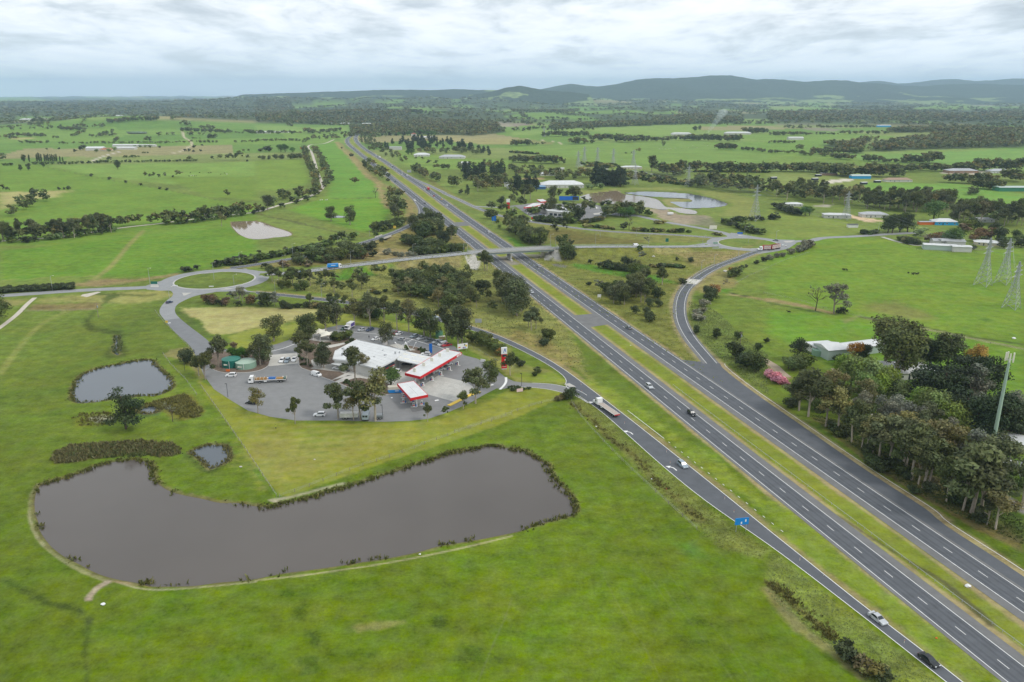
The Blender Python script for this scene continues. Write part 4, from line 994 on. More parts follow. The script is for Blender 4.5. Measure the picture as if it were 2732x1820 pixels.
# -- overpass and ramp bridges
STEEL_G=mat('grey green steelwork',(.25,.30,.29),.55,.1,.4);CONC_B=mat('bridge concrete',(.40,.40,.37),.85,0,.2,.4,.12,coords='World');RAIL=mat('galvanised rail',(.42,.43,.42),.45,.4,.4)
br=thing('overpass_bridge','long grey road bridge carrying the cross road over both carriageways','bridge',(0,0,0))
Ls=arclen(OV);sel=(Ls>=sB0)&(Ls<=sB1);OB=OV[sel]
def slab(P,a,b,z0,z1):
 n_=normals(P);mb=MB();k=len(P);z0=np.broadcast_to(z0,(k,));z1=np.broadcast_to(z1,(k,))
 for i in range(k):
  pa=P[i,:2]+n_[i]*a;pb=P[i,:2]+n_[i]*b
  mb.v+=[(*pa,z0[i]),(*pb,z0[i]),(*pb,z1[i]),(*pa,z1[i])]
 for i in range(k-1):
  q=4*i
  mb.f+=[(q,q+4,q+5,q+1),(q+1,q+5,q+6,q+2),(q+2,q+6,q+7,q+3),(q+3,q+7,q+4,q)]
 mb.f+=[(0,1,2,3),(4*k-1,4*k-2,4*k-3,4*k-4)]
 return mb
zb=OB[:,2]
slab(OB,-5.5,5.5,zb-.30,zb+.03).build('deck',CONC_B,br)
for a in(-5.5,5.2):slab(OB,a,a+.3,zb+.03,zb+.75).build('parapet',CONC_B,br)
for a in(-5.45,5.3):
 mb=slab(OB,a,a+.1,zb+1.15,zb+1.3);n_=normals(OB)
 for i in range(0,len(OB),1):
  p=OB[i,:2]+n_[i]*(a+.05);mb.box(p[0]-.05,p[0]+.05,p[1]-.05,p[1]+.05,zb[i]+.75,zb[i]+1.16)
 mb.build('railing',RAIL,br)
for a in(-4.6,-2.3,0,2.3,4.6):slab(OB,a-.3,a+.3,zb-1.6,zb-.30).build('girder',STEEL_G,br)
mid=at(*T('bd','1222,385')[0][:2],4.6);im_=nearest(OB,mid)[0];n_=normals(OB)[im_];tt=np.array([-n_[1],n_[0]])
fw_i=nearest(LC,OB[im_])[1];fd_=np.array([cos(fw_i),sin(fw_i)])
cc=OB[im_,:2]
mb=MB()
def obox(mb,c,u,lu,lv,z0,z1):
 u=np.array(u);v=np.array([-u[1],u[0]]);c=np.array(c[:2])
 P=[tuple(c+u*a*lu/2+v*b*lv/2)for a,b in((-1,-1),(1,-1),(1,1),(-1,1))]
 return mb.prism(P,z0,z1)
obox(MB(),cc,fd_,12.4,1.2,zb[im_]-2.5,zb[im_]-1.6).build('crosshead',CONC_B,br)
for q,ln in((-4.2,2.6),(.2,1.6),(4.2,2.6)):
 p=cc+fd_*q;obox(MB(),p,fd_,ln,.95,0,zb[im_]-2.5).build('pier',CONC_B,br)
obox(MB(),cc,fd_,15.5,1.5,-.2,1.0).build('crash_wall',CONC_L,br)
for i_,sg in((0,1),(len(OB)-1,-1)):
 n_=normals(OB)[i_];obox(MB(),OB[i_,:2],n_,11.4,1.0,2.5,zb[i_]-.3).build('abutment',CONC_B,br)
sl=arclen(LR);LB=LR[(sl>=sL0)&(sl<=sL1)]
b2=thing('ramp_bridge','short concrete bridge under the curved ramp beside the dense scrub','bridge',(0,0,0))
slab(LB,-4.4,4.4,LB[:,2]-.9,LB[:,2]+.02).build('deck',CONC_B,b2)
for a in(-4.6,4.4):slab(LB,a,a+.25,LB[:,2]-.9,LB[:,2]+.7).build('parapet',CONC_L,b2)
for i_ in(0,len(LB)-1):obox(MB(),LB[i_,:2],normals(LB)[i_],9,.8,-1,LB[i_,2]-.9).build('abutment',CONC_B,b2)
b3=thing('ramp_bridge','short pale bridge deck with low parapets on the bend of the right hand ramp','bridge',(0,0,0))
s3=arclen(RRc);a3=s3[nearest(RRc,W1('rr','600,960'))[0]];RB_=RRc[(s3>a3-9)&(s3<a3+11)]
slab(RB_,-4.3,4.3,-.6,Z0-.003).build('deck',CONC_L,b3)
for a in(-4.5,4.3):slab(RB_,a,a+.25,-.6,.75).build('parapet',CONC_L,b3)
def guard(P,o,s0,s1,label,zoff=0.0,group='steel guard rails'):
 Ls=arclen(P);Q=P[(Ls>=s0)&(Ls<=s1)]
 r=thing('guard_rail',label,'guard rail',(0,0,0),group=group)
 z=(Q[:,2]if Q.shape[1]>2 else np.zeros(len(Q)))+zoff
 slab(Q,o-.06,o+.06,z+.42,z+.74).build('rail',RAIL,r)
 n_=normals(Q);LQ=arclen(Q);me=MB().box(-.07,.07,-.07,.07,0,.7).mesh('post',RAIL)
 for s in np.arange(0,LQ[-1],4.0):
  x,y=np.interp(s,LQ,Q[:,0])+np.interp(s,LQ,n_[:,0])*(o+.12),np.interp(s,LQ,Q[:,1])+np.interp(s,LQ,n_[:,1])*(o+.12)
  link('post',me,r,(x,y,np.interp(s,LQ,z)))
sO=arclen(OV);q0=sO[nearest(OV,OV[0])[0]]
guard(OV,-5.0,sO[nearest(OV,at(*T('lr','880,620')[0][:2],2))[0]],sB0-1,'steel guard rail on the far edge of the bridge approach behind the blue tanker')
guard(OV,-5.0,sB1+1,sO[nearest(OV,at(*T('ns','2250,865')[0][:2],4))[0]],'steel guard rail on the far edge of the approach beside the white van')
guard(RRc,4.4,a3-62,a3-12,'guard rail on the outer edge of the right hand ramp above its small bridge');guard(RRc,4.4,a3-12,a3+26,'guard rail on the outer edge of the ramp bend over the drain');guard(RRc,-4.5,a3-16,a3+22,'guard rail on the inner edge of the ramp bend over the drain')
guard(LR,4.1,sL0-60,sL1+22,'guard rail along the far edge of the ramp that climbs to the roundabout')
sc=arclen(RC);ig=nearest(RC,W1('mf','1440,1300'))[0];guard(RC,8.0,sc[ig]-18,sc[ig]+26,'guard rail on the motorway verge just beyond the overpass');ig=nearest(RC,W1('bd','1800,560'))[0];guard(RC,7.6,sc[ig]-22,sc[ig]+14,'guard rail beside the motorway just this side of the overpass')
# -- trees
def leaf_material(name,col,tr=.22):
 m=bpy.data.materials.new(name);m.use_nodes=True
 t=m.node_tree;b=t.nodes['Principled BSDF'];b.inputs['Roughness'].default_value=.62;b.inputs['Specular IOR Level'].default_value=.18
 a=t.nodes.new('ShaderNodeAttribute');a.attribute_name='tone'
 mx=t.nodes.new('ShaderNodeMix');mx.data_type='RGBA';mx.blend_type='MULTIPLY';mx.inputs[0].default_value=1
 mx.inputs[6].default_value=(*col,1);t.links.new(a.outputs['Color'],mx.inputs[7])
 oi=t.nodes.new('ShaderNodeObjectInfo');hs=t.nodes.new('ShaderNodeHueSaturation');t.links.new(mx.outputs[2],hs.inputs['Color'])
 def mr(lo,hi,k):
  f=t.nodes.new('ShaderNodeMath');f.operation='MULTIPLY';t.links.new(oi.outputs['Random'],f.inputs[0]);f.inputs[1].default_value=k
  f2=t.nodes.new('ShaderNodeMath');f2 .operation='FRACT';t.links.new(f.outputs[0],f2 .inputs[0])
  q=t.nodes.new('ShaderNodeMapRange');t.links.new(f2 .outputs[0],q.inputs[0]);q.inputs[3].default_value=lo;q.inputs[4].default_value=hi;return q.outputs[0]
 t.links.new(mr(.78,1.25,1.),hs.inputs['Value']);t.links.new(mr(.485,.512,7.3),hs.inputs['Hue']);t.links.new(mr(.82,1.12,13.7),hs.inputs['Saturation'])
 t.links.new(hs.outputs[0],b.inputs['Base Color'])
 tl=t.nodes.new('ShaderNodeBsdfTranslucent');t.links.new(hs.outputs[0],tl.inputs['Color'])
 ms=t.nodes.new('ShaderNodeMixShader');ms.inputs[0].default_value=tr
 t.links.new(b.outputs[0],ms.inputs[1]);t.links.new(tl.outputs[0],ms.inputs[2])
 t.links.new(ms.outputs[0],t.nodes['Material Output'].inputs['Surface'])
 return m
LEAF={'gum':leaf_material('gum leaves',(0.112,0.130,0.046)),'olive':leaf_material('olive leaves',(0.19,0.175,0.058)),'wattle':leaf_material('wattle leaves',(0.105,0.135,0.038)),'pine':leaf_material('pine needles',(0.038,0.058,0.025),.08),'leafy':leaf_material('broad leaves',(0.085,0.175,0.026)),'willow':leaf_material('willow leaves',(.20,.28,.065),.3),'golden':leaf_material('golden flowers',(.40,.22,.025)),'pink':leaf_material('pink flowers',(.62,.24,.28)),'dark':leaf_material('dark leaves',(0.066,0.09,0.03)),'grey':leaf_material('grey leaves',(0.2,0.205,0.14)),'rust':leaf_material('russet leaves',(0.17,0.115,0.06)),'reed':leaf_material('reeds',(.16,.155,.05)),'grass':leaf_material('grass blades',(.23,.27,.075),.35),'green':leaf_material('fresh leaves',(0.14,0.19,0.045))}
BARK=mat('pale bark',(.36,.31,.25),.9,0,.1,6,.25,rnd=.25);BARKD=mat('dark bark',(.10,.075,.055),.9,0,.1,6,.25);
def leaves(blobs,n,ls,rs,up=.35,el=1.7,droop=0.0,shell=.45):
 B=np.array(blobs,float);wt=(B[:,3]*B[:,4]*B[:,5])**.62;wt/=wt.sum()
 k=rs.choice(len(B),n,p=wt)
 d=rs.normal(size=(n,3));d/=np.linalg.norm(d,axis=1)[:,None]
 r=rs.uniform(0,1,n)**shell
 p=B[k,:3]+d*r[:,None]*B[k,3:6]
 nr=d*.75+rs.normal(size=(n,3))*.55+np.array([0,0,up]);nr/=np.linalg.norm(nr,axis=1)[:,None]
 a=rs.normal(size=(n,3));a[:,2]-=droop;a-=(a*nr).sum(1)[:,None]*nr;a/=np.linalg.norm(a,axis=1)[:,None]
 b=np.cross(nr,a);s=ls*rs.uniform(.6,1.45,n)[:,None]
 co=np.stack([p-a*s*el*.5,p+b*s*.5,p+a*s*el*.5,p-b*s*.5],1).reshape(-1,3)
 tone_b=rs.uniform(.72,1.28,len(B));hue_b=rs.uniform(-.09,.09,len(B))
 tn=tone_b[k]*rs.uniform(.7,1.3,n);hu=hue_b[k]+rs.uniform(-.06,.06,n)
 col=np.stack([tn*(1+hu),tn,tn*(1-hu*.8),np.ones(n)],1)
 return co,np.repeat(col,4,0)
def crown_blobs(kind,rs):
 B=[]
 if kind in('gum','olive','grey'):
  n=rs.randint(9,14)
  for i in range(n):
   a=rs.uniform(0,6.28);q=rs.uniform(.05,.30);z=rs.uniform(.5,.9)-.25*(q/.3)**2*rs.uniform(0,1)
   s=rs.uniform(.085,.15);B.append((q*cos(a),q*sin(a),z,s,s,s*rs.uniform(.6,.85)))
  B.append((rs.uniform(-.06,.06),rs.uniform(-.06,.06),.88,.13,.13,.10));B.append((0,0,.68,.17,.17,.14))
 elif kind=='dense':
  for i in range(16):
   a=rs.uniform(0,6.28);z=rs.uniform(.22,.9);q=.27*(1-abs(z-.5)*1.1)*rs.uniform(.4,1.1);s=rs.uniform(.11,.18)
   B.append((q*cos(a),q*sin(a),z,s,s,s*.85))
  B.append((0,0,.55,.25,.25,.35))
 elif kind in('wattle','dark','green','rust'):
  for i in range(11):
   a=rs.uniform(0,6.28);z=rs.uniform(.25,.8);q=rs.uniform(.08,.36);s=rs.uniform(.15,.25)
   B.append((q*cos(a),q*sin(a),z,s,s,s*.8))
  B.append((0,0,.5,.34,.34,.42))
 elif kind=='bush':
  for i in range(9):
   a=rs.uniform(0,6.28);q=rs.uniform(.1,.55);s=rs.uniform(.22,.36);B.append((q*cos(a),q*sin(a),rs.uniform(.35,.7),s,s,s*.8))
  B.append((0,0,.42,.5,.5,.46))
 elif kind=='pine':
  for i in range(20):
   z=rs.uniform(.14,.96);a=rs.uniform(0,6.28);q=(1.02-z)*.30*rs.uniform(.3,1.1)+.02;s=rs.uniform(.07,.13)*(1.25-z*.6)
   B.append((q*cos(a),q*sin(a),z,s*1.25,s*1.25,s*.75))
  B.append((0,0,.45,.20,.20,.38))
 elif kind=='spread':
  for i in range(22):
   z=rs.uniform(.2,.95);a=rs.uniform(0,6.28);q=.42*(1-((z-.45)/.6)**2)*rs.uniform(.3,1.05);s=rs.uniform(.12,.18)
   B.append((q*cos(a),q*sin(a),z,s*1.3,s*1.3,s*.5))
  B.append((0,0,.5,.28,.28,.33))
 elif kind=='poplar':
  for i in range(10):
   z=.12+i*.085;B.append((rs.uniform(-.03,.03),rs.uniform(-.03,.03),z,.10*(1.15-abs(z-.45)),.10*(1.15-abs(z-.45)),.09))
 elif kind in('willow','leafy'):
  for i in range(17):
   a=rs.uniform(0,6.28);ph=rs.uniform(.15,1.5);q=.36*sin(ph)*rs.uniform(.5,1);z=.42+.44*cos(ph)*rs.uniform(.6,1);s=rs.uniform(.11,.19)
   B.append((q*cos(a),q*sin(a),z,s,s,s*(1.3 if kind=='willow' else.85)))
  B.append((0,0,.48,.30,.30,.36))
 elif kind=='bare':
  for i in range(9):
   a=rs.uniform(0,6.28);q=rs.uniform(.1,.32);B.append((q*cos(a),q*sin(a),rs.uniform(.5,.95),.10,.10,.08))
 return B
LEAFN={'gum':(2300,.027),'olive':(1900,.028),'grey':(1800,.027),'dense':(3400,.027),'wattle':(1500,.052),'dark':(1500,.052),'green':(1400,.054),'rust':(900,.062),'bush':(700,.11),'pine':(2600,.028),'spread':(3600,.029),'poplar':(800,.034),'willow':(3200,.031),'leafy':(2800,.032),'bare':(120,.03)}
def proto(kind,seed,lod):
 rs=np.random.RandomState(seed);B=crown_blobs(kind,rs);n,ls=LEAFN[kind]
 if lod==1:n,ls=max(60,n//22),ls*3.9
 if lod==2:n,ls=16,ls*(6.6 if n<1400 else 8.8)
 co,col=leaves(B,n,ls,rs,droop=1.2 if kind in('willow','gum','grey')else 0.,up=.55 if lod else.4,el=2.0 if kind in('willow','gum')else 1.5,shell=.42 if lod<2 else.6)
 mb=MB();r0=.016 if kind in('gum','olive','grey','bare')else.022
 if kind in('bush','wattle','dark','green','rust'):
  for i in range(3 if lod==0 else 1):
   b=B[i];mb.cyl((b[0]*.15,b[1]*.15,-.03),(b[0]*.7,b[1]*.7,b[2]*.8),.022,.012,4,False)
 else:
  lean=rs.uniform(-.04,.04,2);top=(lean[0],lean[1],.52 if kind in('gum','olive','grey','bare')else.8)
  mb.cyl((0,0,-.03),(lean[0]*.5,lean[1]*.5,.26),r0*1.25,r0,6 if lod==0 else 4,False);mb.cyl((lean[0]*.5,lean[1]*.5,.26),top,r0,r0*.55,6 if lod==0 else 4,False)
  if lod==0:
   for b in B[:10 if kind!='pine' else 4]:
    zs=rs.uniform(.25,.5);s=(lean[0]*zs,lean[1]*zs,zs)
    mdl=(s[0]*.5+b[0]*.5+rs.uniform(-.02,.02),s[1]*.5+b[1]*.5+rs.uniform(-.02,.02),s[2]*.55+b[2]*.45)
    mb.cyl(s,mdl,r0*.55,r0*.4,4,False);mb.cyl(mdl,b[:3],r0*.4,r0*.15,4,False)
   if kind=='bare':
    for i in range(26):
     b=B[rs.randint(len(B))];e_=np.array(b[:3])+rs.normal(size=3)*.07;mb.cyl((b[0]*.6,b[1]*.6,b[2]*.8),tuple(e_),r0*.3,r0*.1,3,False)
 return co,col,mb
def leaf_mesh(name,co,col,m):
 n=len(co)//4
 me=np_mesh(name,co,np.arange(4*n).reshape(n,4),m)
 a=me.color_attributes.new('tone','FLOAT_COLOR','POINT');a.data.foreach_set('color',np.ascontiguousarray(col,np.float32).ravel())
 return me
SPEC={'gum':('gum','gum',BARK,'gum_tree','tree'),'olive':('olive','olive',BARK,'gum_tree','tree'),'grey':('grey','grey',BARK,'gum_tree','tree'),'dense':('dense','gum',BARK,'gum_tree','tree'),'densedark':('dense','dark',BARKD,'evergreen_tree','tree'),'wattle':('wattle','wattle',BARKD,'wattle_shrub','shrub'),'dark':('dark','dark',BARKD,'wattle_shrub','shrub'),'green':('green','green',BARKD,'wattle_shrub','shrub'),'rust':('rust','rust',BARKD,'wattle_shrub','shrub'),'greybush':('bush','grey',BARKD,'bush','shrub'),'bush':('bush','dark',BARKD,'bush','shrub'),'olivebush':('bush','olive',BARKD,'bush','shrub'),'reedbush':('bush','reed',BARKD,'rush_clump','rushes'),'pink':('bush','pink',BARKD,'flowering_bush','shrub'),'goldbush':('wattle','golden',BARKD,'flowering_tree','tree'),'golden':('dense','golden',BARKD,'flowering_tree','tree'),'pine':('pine','pine',BARKD,'pine_tree','tree'),'spread':('spread','pine',BARKD,'cypress_tree','tree'),'poplar':('poplar','dark',BARKD,'poplar_tree','tree'),'willow':('willow','willow',BARKD,'willow_tree','tree'),'leafy':('leafy','leafy',BARKD,'leafy_tree','tree'),'bare':('bare','grey',BARKD,'bare_tree','tree')}
PR={}
def protos(sp,lod,n):
 if(sp,lod)not in PR:
  sh,lf,bk,nm,ct=SPEC[sp];out=[]
  for i in range(n):
   co,col,mb=proto(sh,17*i+3+len(sh)*101,lod)
   out.append((co,col,mb))
  PR[(sp,lod)]=out
 return PR[(sp,lod)]
PM={}
def proto_mesh(sp,i):
 if(sp,i)not in PM:
  sh,lf,bk,nm,ct=SPEC[sp];co,col,mb=protos(sp,0,5)[i%5]
  PM[(sp,i)]=(leaf_mesh('crown',co,col,LEAF[lf]),mb.mesh('trunk' if ct=='tree' else 'stem',bk))
 return PM[(sp,i)]
TREES=[]
rt=random.Random(11)
def put(sp,p,h,label,group=None,wid=1.0):
 TREES.append((sp,p[0],p[1],p[2],h,wid,label,group))
def ones(sp,k,s,label,group=None,wid=1.0):
 """x,y,height ..."""
 for q in T(k,s):
  p=g(q[0],q[1]);put(sp if isinstance(sp,str)else rt.choice(sp),p,q[2]*rt.uniform(.95,1.05),label,group,wid)
def belt(sp,k,s,n,h,label,group,jit=5.0,wid=1.0):
 P=np.array(G(k,s));L_=arclen(P);n=int(n*1.35)if n>9 else n
 for i in range(n):
  u=(i+rt.uniform(.1,.9))/n*L_[-1]
  x,y=np.interp(u,L_,P[:,0])+rt.uniform(-jit,jit),np.interp(u,L_,P[:,1])+rt.uniform(-jit,jit)
  put(sp if isinstance(sp,str)else rt.choice(sp),(x,y,hgt(x,y)),h*rt.uniform(.7,1.2),label,group,wid*rt.uniform(.85,1.2))
def patch(sp,k,s,n,h,label,group,wid=1.0):
 P=[p[:2]for p in G(k,s)];A_=np.array(P);c_=0;tr=0
 pts=[]
 X_=np.array([rt.uniform(A_[:,0].min(),A_[:,0].max())for _ in range(n*60)]);Y_=np.array([rt.uniform(A_[:,1].min(),A_[:,1].max())for _ in range(n*60)]);I_=inside(X_,Y_,P)
 while c_<n and tr<n*60:
  x,y=X_[tr],Y_[tr];tr+=1
  if not I_[tr-1]:continue
  if any(hypot(x-a,y-b)<h*.28 for a,b in pts)and tr<n*40:continue
  pts.append((x,y));c_+=1
  put(sp if isinstance(sp,str)else rt.choice(sp),(x,y,hgt(x,y)),h*rt.uniform(.7,1.2),label,group,wid*rt.uniform(.85,1.2))
GU=['gum','gum','gum','olive','dense'];GD_=['gum','dense','olive','dense'];SH=['wattle','wattle','dark','green'];SB=['bush','olivebush','bush']
# -- paddocks on the left
belt(GU,'00','0,1530 300,1515 700,1482 1060,1430',34,16,'grey-green gum in the dark belt along the gravel lane at the left edge','gums along the gravel lane, left end',7)
belt(SH,'00','0,1550 300,1535 700,1495 1060,1440',22,7,'low wattle at the foot of the dark gum belt by the gravel lane','wattles under the gums of the gravel lane',5)
belt(GU,'00','1040,1400 1150,1395 1270,1385',7,11,'gum in the short clump north of the gravel lane gap','gums beside the gap in the lane belt',4)
belt(GU,'00','1400,1372 1560,1372 1800,1350 2100,1300 2354,1275',30,14,'gum in the belt between the gravel lane and the small brown dam','gums above the small brown dam',6)
belt(SH,'00','1540,1380 1800,1358 2100,1308 2354,1282',16,7,'dark wattle in the belt between the gravel lane and the brown dam','wattles above the small brown dam',4)
ones('olive','00','2040,1392,15','yellowish gum standing alone below the lane beside the brown dam')
ones('gum','00','2095,1137,12','lone slender gum with a bare leaning trunk in the left paddock')
ones('dense','00','115,1300,14 240,1240,15 190,1200,14 290,1215,16 330,1150,15 410,1165,16','broad gum in the isolated grove beside the dry field at the left edge','grove of gums by the dry field',1.2)
ones('gum','00','35,1075,11 70,1080,8','thin gum by the far edge of the dry field','thin gums by the dry field')
ones('dark','00','300,1070,6 540,1058,5 590,1056,4 628,1056,6 150,1355,5','round dark shrub beyond the dry field at left','shrubs by the dry field')
ones('gum','00','1340,948,10 1380,950,8 1415,948,10','gum of the small row in the middle of the left paddock','small row of paddock gums');ones('grey','00','1520,946,9','pale grey gum at the middle of the paddock row')
ones('dark','00','1465,942,6 1590,945,4','dark shrub between the gums of the paddock row','dark shrubs of the paddock row');ones('olive','00','1640,942,12','broad gum at the right end of the paddock row',None,1.4)
ones('dark','00','840,936,6 1008,966,6 1155,996,5 1298,1022,5 1470,1052,4.5 1535,1062,4.5 2275,800,5','round bush on the long fence line across the left paddocks','bushes along the paddock fence line',1.2)
ones('densedark','00','1085,868,13','broad dark round tree alone above the paddock fence',None,1.5)
ones('poplar','00','272,800,14 345,800,16 362,795,17 382,795,15 415,795,14 432,795,14 450,798,15 468,795,14 486,798,15 505,795,14 522,798,15 555,800,11 580,800,10','dark upright poplar in the row at the far left','row of poplars at the far left',1.2)
ones('densedark','00','190,880,11 265,880,12 225,805,15 400,850,9','dark evergreen by the end of the poplar row','evergreens by the poplars');ones('dense','00','25,785,17','big dark gum cut by the left edge above the poplars',None,1.3)
belt(SH,'00','20,838 130,832',6,6,'shrub in the hedge left of the poplars','hedge left of the poplars',3);belt(SH,'00','290,825 640,822 820,815',20,6,'shrub in the hedge at the foot of the poplars','hedge under the poplars',3)
belt(SH,'00','860,812 1200,806',12,6,'shrub on the paddock edge right of the farm drive','hedge right of the farm drive',3);belt(SH,'00','1230,804 1820,795',30,5,'shrub in the long hedge across the left paddocks','long hedge across the paddocks',3)
ones('gum','00','1005,805,12 1750,797,12 1950,792,11 2025,790,14 2090,788,14 2130,786,15 2170,786,13 2195,785,20 2280,780,11 2240,715,9 2285,715,9','gum standing over the long hedge in the left paddocks','gums over the long hedge',1.2)
ones('dark','00','690,710,8 745,695,11 775,690,13 545,685,6 433,690,5 1468,675,7 1860,655,6 1845,705,6 1705,705,7 1740,705,8 1780,710,6 1785,670,9','dark tree scattered near the white farm sheds at left','trees scattered near the farm sheds',1.2)
ones('green','00','890,712,8 1000,708,9 1060,700,10 910,690,8 960,690,7 1240,668,7 1290,668,7 1340,668,7 1385,672,8','green tree sheltering the white farm sheds','trees sheltering the farm sheds',1.3);ones('wattle','00','1145,760,5 1165,760,5 1195,760,4 1215,758,6 1245,758,5 1275,757,4 1315,720,4 1335,720,4 1360,720,4','low shrub in the two short rows below the farm sheds','short rows below the farm sheds',1.3)
for s_,n_,h_ in(('190,630 450,636',11,10),('520,637 1100,633 1730,630',52,7),('1780,624 2000,625',11,8),('2150,622 2354,620',10,7),('0,582 170,600',9,12),('50,575 200,570 430,572',22,13),('560,522 780,522',18,14),('670,575 780,532',8,13),('800,575 940,570 1050,562',14,10),('930,570 1050,530',8,14),('1010,500 1240,490 1480,485',34,18),('1580,480 1660,475',9,15),('1680,527 1755,525',7,16),('1780,527 1870,527',8,14),('1890,530 2000,535 2130,540',20,14),('2155,538 2240,540',6,7),('2270,540 2354,545',9,14),('0,497 200,497',14,9),('260,497 460,497',12,10),('700,455 860,455',12,10),('1205,440 1500,425',16,9),('1740,590 1850,590',6,6),('1050,620 1100,612',4,13),('1330,615 1370,612',4,14),('1930,590 1985,588',5,15),('470,582 540,582',6,8),('270,455 480,452',9,7)):
 belt(GD_,'00',s_,n_,h_,'dark tree in the lines between the far left paddocks','tree lines of the far left paddocks',6,1.25)
# -- middle distance
belt(GD_,'10','450,690 470,800 520,900 550,1000 555,1075',36,14,'gum on the left side of the gravel lane running away','gums left of the lane',5);belt(GD_,'10','530,690 600,800 650,900 672,1000 650,1050',34,12,'gum on the right side of the gravel lane running away','gums right of the lane',5)
belt(GD_,'10','200,1150 300,1135 420,1130 590,1105',16,13,'gum at the bend of the gravel lane','gums at the lane bend',7);ones('dense','10','110,1245,18 150,1235,16','large gum below the lane bend, left of the round bush','large gums by the lane bend',1.2)
ones('dark','10','240,1222,7 20,1260,7 70,1255,6 330,1165,7 380,1185,7 460,1160,8','round dark bush at the bend of the gravel lane','bushes at the lane bend',1.4)
patch(GD_,'10','430,640 540,600 720,605 880,585 960,545 860,545 700,560 460,590',46,13,'gum in the wood where the gravel lane reaches the motorway','gums of the lane-end wood')
ones('dark','10','40,710,9 100,708,15 130,708,12','dark evergreen at the left of the hidden homestead','evergreens at left of the homestead',1.4);ones('leafy','10','230,710,20 270,712,20 340,715,14','big dark leafy tree around the hidden homestead','leafy trees at the homestead',1.3);ones('goldbush','10','415,690,7','yellow-green shrub by the lane near the homestead')
belt(GD_,'10','20,782 150,782',8,9,'tree of the hedge below the homestead','hedge below the homestead',4,1.2);belt(GD_,'10','165,778 430,775',16,11,'tree of the hedge below the homestead','hedge below the homestead',4,1.2);belt(GD_,'10','0,610 430,610',26,8,'tree of the far hedge left of the lane','far hedge left of the lane',5,1.2)
for s_,n_,h_ in(('0,540 430,548',18,12),('440,530 560,545',10,16),('570,545 760,520',14,14),('0,430 600,460',40,16),('600,460 860,470',16,12),('300,370 400,400',16,30),('820,330 1050,335',18,14),('1040,350 1090,350',6,18),('1370,380 1530,360',22,24),('1760,375 1930,390',16,18),('2290,360 2354,355',8,14),('2030,410 2040,408',1,20),('1600,350 1760,345',12,10)):
 belt(GD_,'10',s_,n_,h_,'dark tree in the far tree lines beyond the motorway bend','far tree lines beyond the bend',8,1.3)
patch(GD_,'10','950,600 1000,690 1110,715 1180,700 1160,640 1080,565 960,560',44,13,'gum in the wood hugging the outside of the motorway bend','gums on the bend');patch(GD_,'10','1130,720 1250,770 1320,820 1385,820 1380,780 1330,750 1200,690',26,9,'low gum on the bank below the bend','low gums below the bend')
belt(['leafy','green'],'10','1050,570 1180,565',8,12,'bright green tree behind the wood on the bend','bright green trees behind the bend',6,1.3);belt(['leafy','dark'],'10','1200,565 1420,560 1530,545 1640,560',22,14,'leafy tree in the shelter belt near the white hillside houses','leafy shelter belt',8,1.2)
patch('pine','10','1230,645 1380,640 1400,730 1700,690 1750,660 2080,735 2160,740 2160,700 2060,700 1750,600 1400,600',60,17,'dark pine in the shelter belts among the far hobby farms','pines of the far hobby farms',1.3);patch('pine','10','1180,690 1250,690 1250,660 1180,650',6,11,'dark pine in front of the white farm shed by the motorway','pines by the white farm shed',1.4)
patch(GD_,'10','1480,735 2050,740 2050,715 1700,700 1500,720',26,13,'tree in the gardens of the far hobby farms','garden trees of the hobby farms',1.2);ones('leafy','10','1430,735,14 1400,735,11','bright green tree left of the garden houses','bright green garden trees',1.4)
ones('gum','10','1585,832,11 1655,830,10 1470,782,8 1530,785,8 2260,810,9 2100,815,9 2150,815,8 1165,735,16','small paddock gum below the hobby farms','paddock gums below the hobby farms',1.3)
belt(GD_,'10','1470,880 1500,905 1590,960 1690,985',18,13,'gum in the diagonal row beside the motorway exit','diagonal gum row by the exit',5);ones('densedark','10','1488,890,15','upright dark tree at the top of the diagonal gum row')
belt(GD_,'10','1650,870 1780,870',8,10,'gum in the small row above the diagonal row','small gum row',4,1.2);ones('dense','10','1790,1030,17 1815,1030,18 1845,1030,17','tall gum in the trio left of the pine wood','trio of tall gums',1.0)
patch('pine','10','1890,960 2000,985 2354,960 2354,900 1900,900',26,18,'dark pine in the wood left of the white shed','pines left of the white shed',1.2);patch(GD_,'10','1950,1060 2050,1080 2354,1075 2354,1000 1980,1000',26,17,'gum in the wood left of the white shed','gums left of the white shed');ones('dark','10','1885,1095,7','round bush in the meadow below the pine wood');ones('pine','10','1945,1102,13','lone pine at the corner of the wood')
patch(GD_,'10','1830,880 2050,870 2354,880 2354,840 1850,830',24,11,'tree in the gardens above the pine wood','garden trees above the pine wood',1.2)
patch(GD_,'10','950,835 1010,865 1100,960 1130,1005 1220,1000 1225,920 1140,850 1050,810',28,12,'gum in the clump that hides part of the far carriageway','gums hiding the far carriageway',1.1);ones('densedark','10','1003,862,14','dark tree at the top of the roadside clump')
patch(GD_,'10','1230,1120 1240,1330 1280,1350 1330,1370 1390,1290 1350,1150 1260,1090',26,14,'gum in the grove left of the exit bend','grove left of the exit bend');belt(SH+['wattle'],'10','1080,1440 1180,1435 1320,1385',12,9,'shrub at the foot of the grove left of the exit bend','shrubs left of the exit bend',4)
ones('olive','10','910,1022,14','spreading gum alone in the narrow green paddock',None,1.25);ones('bare','10','1100,1130,14','thin half bare gum near the ditch of the narrow paddock');ones('dense','10','690,1345,16','left of the two round gums in the paddock above the ramp',None,1.15);ones('dense','10','865,1378,19','right and larger of the two round gums in the paddock above the ramp',None,1.1)
ones('dark','10','600,735,6 790,680,5 870,750,8 890,752,7','shrub on the dry verge left of the motorway bend','shrubs on the dry verge')
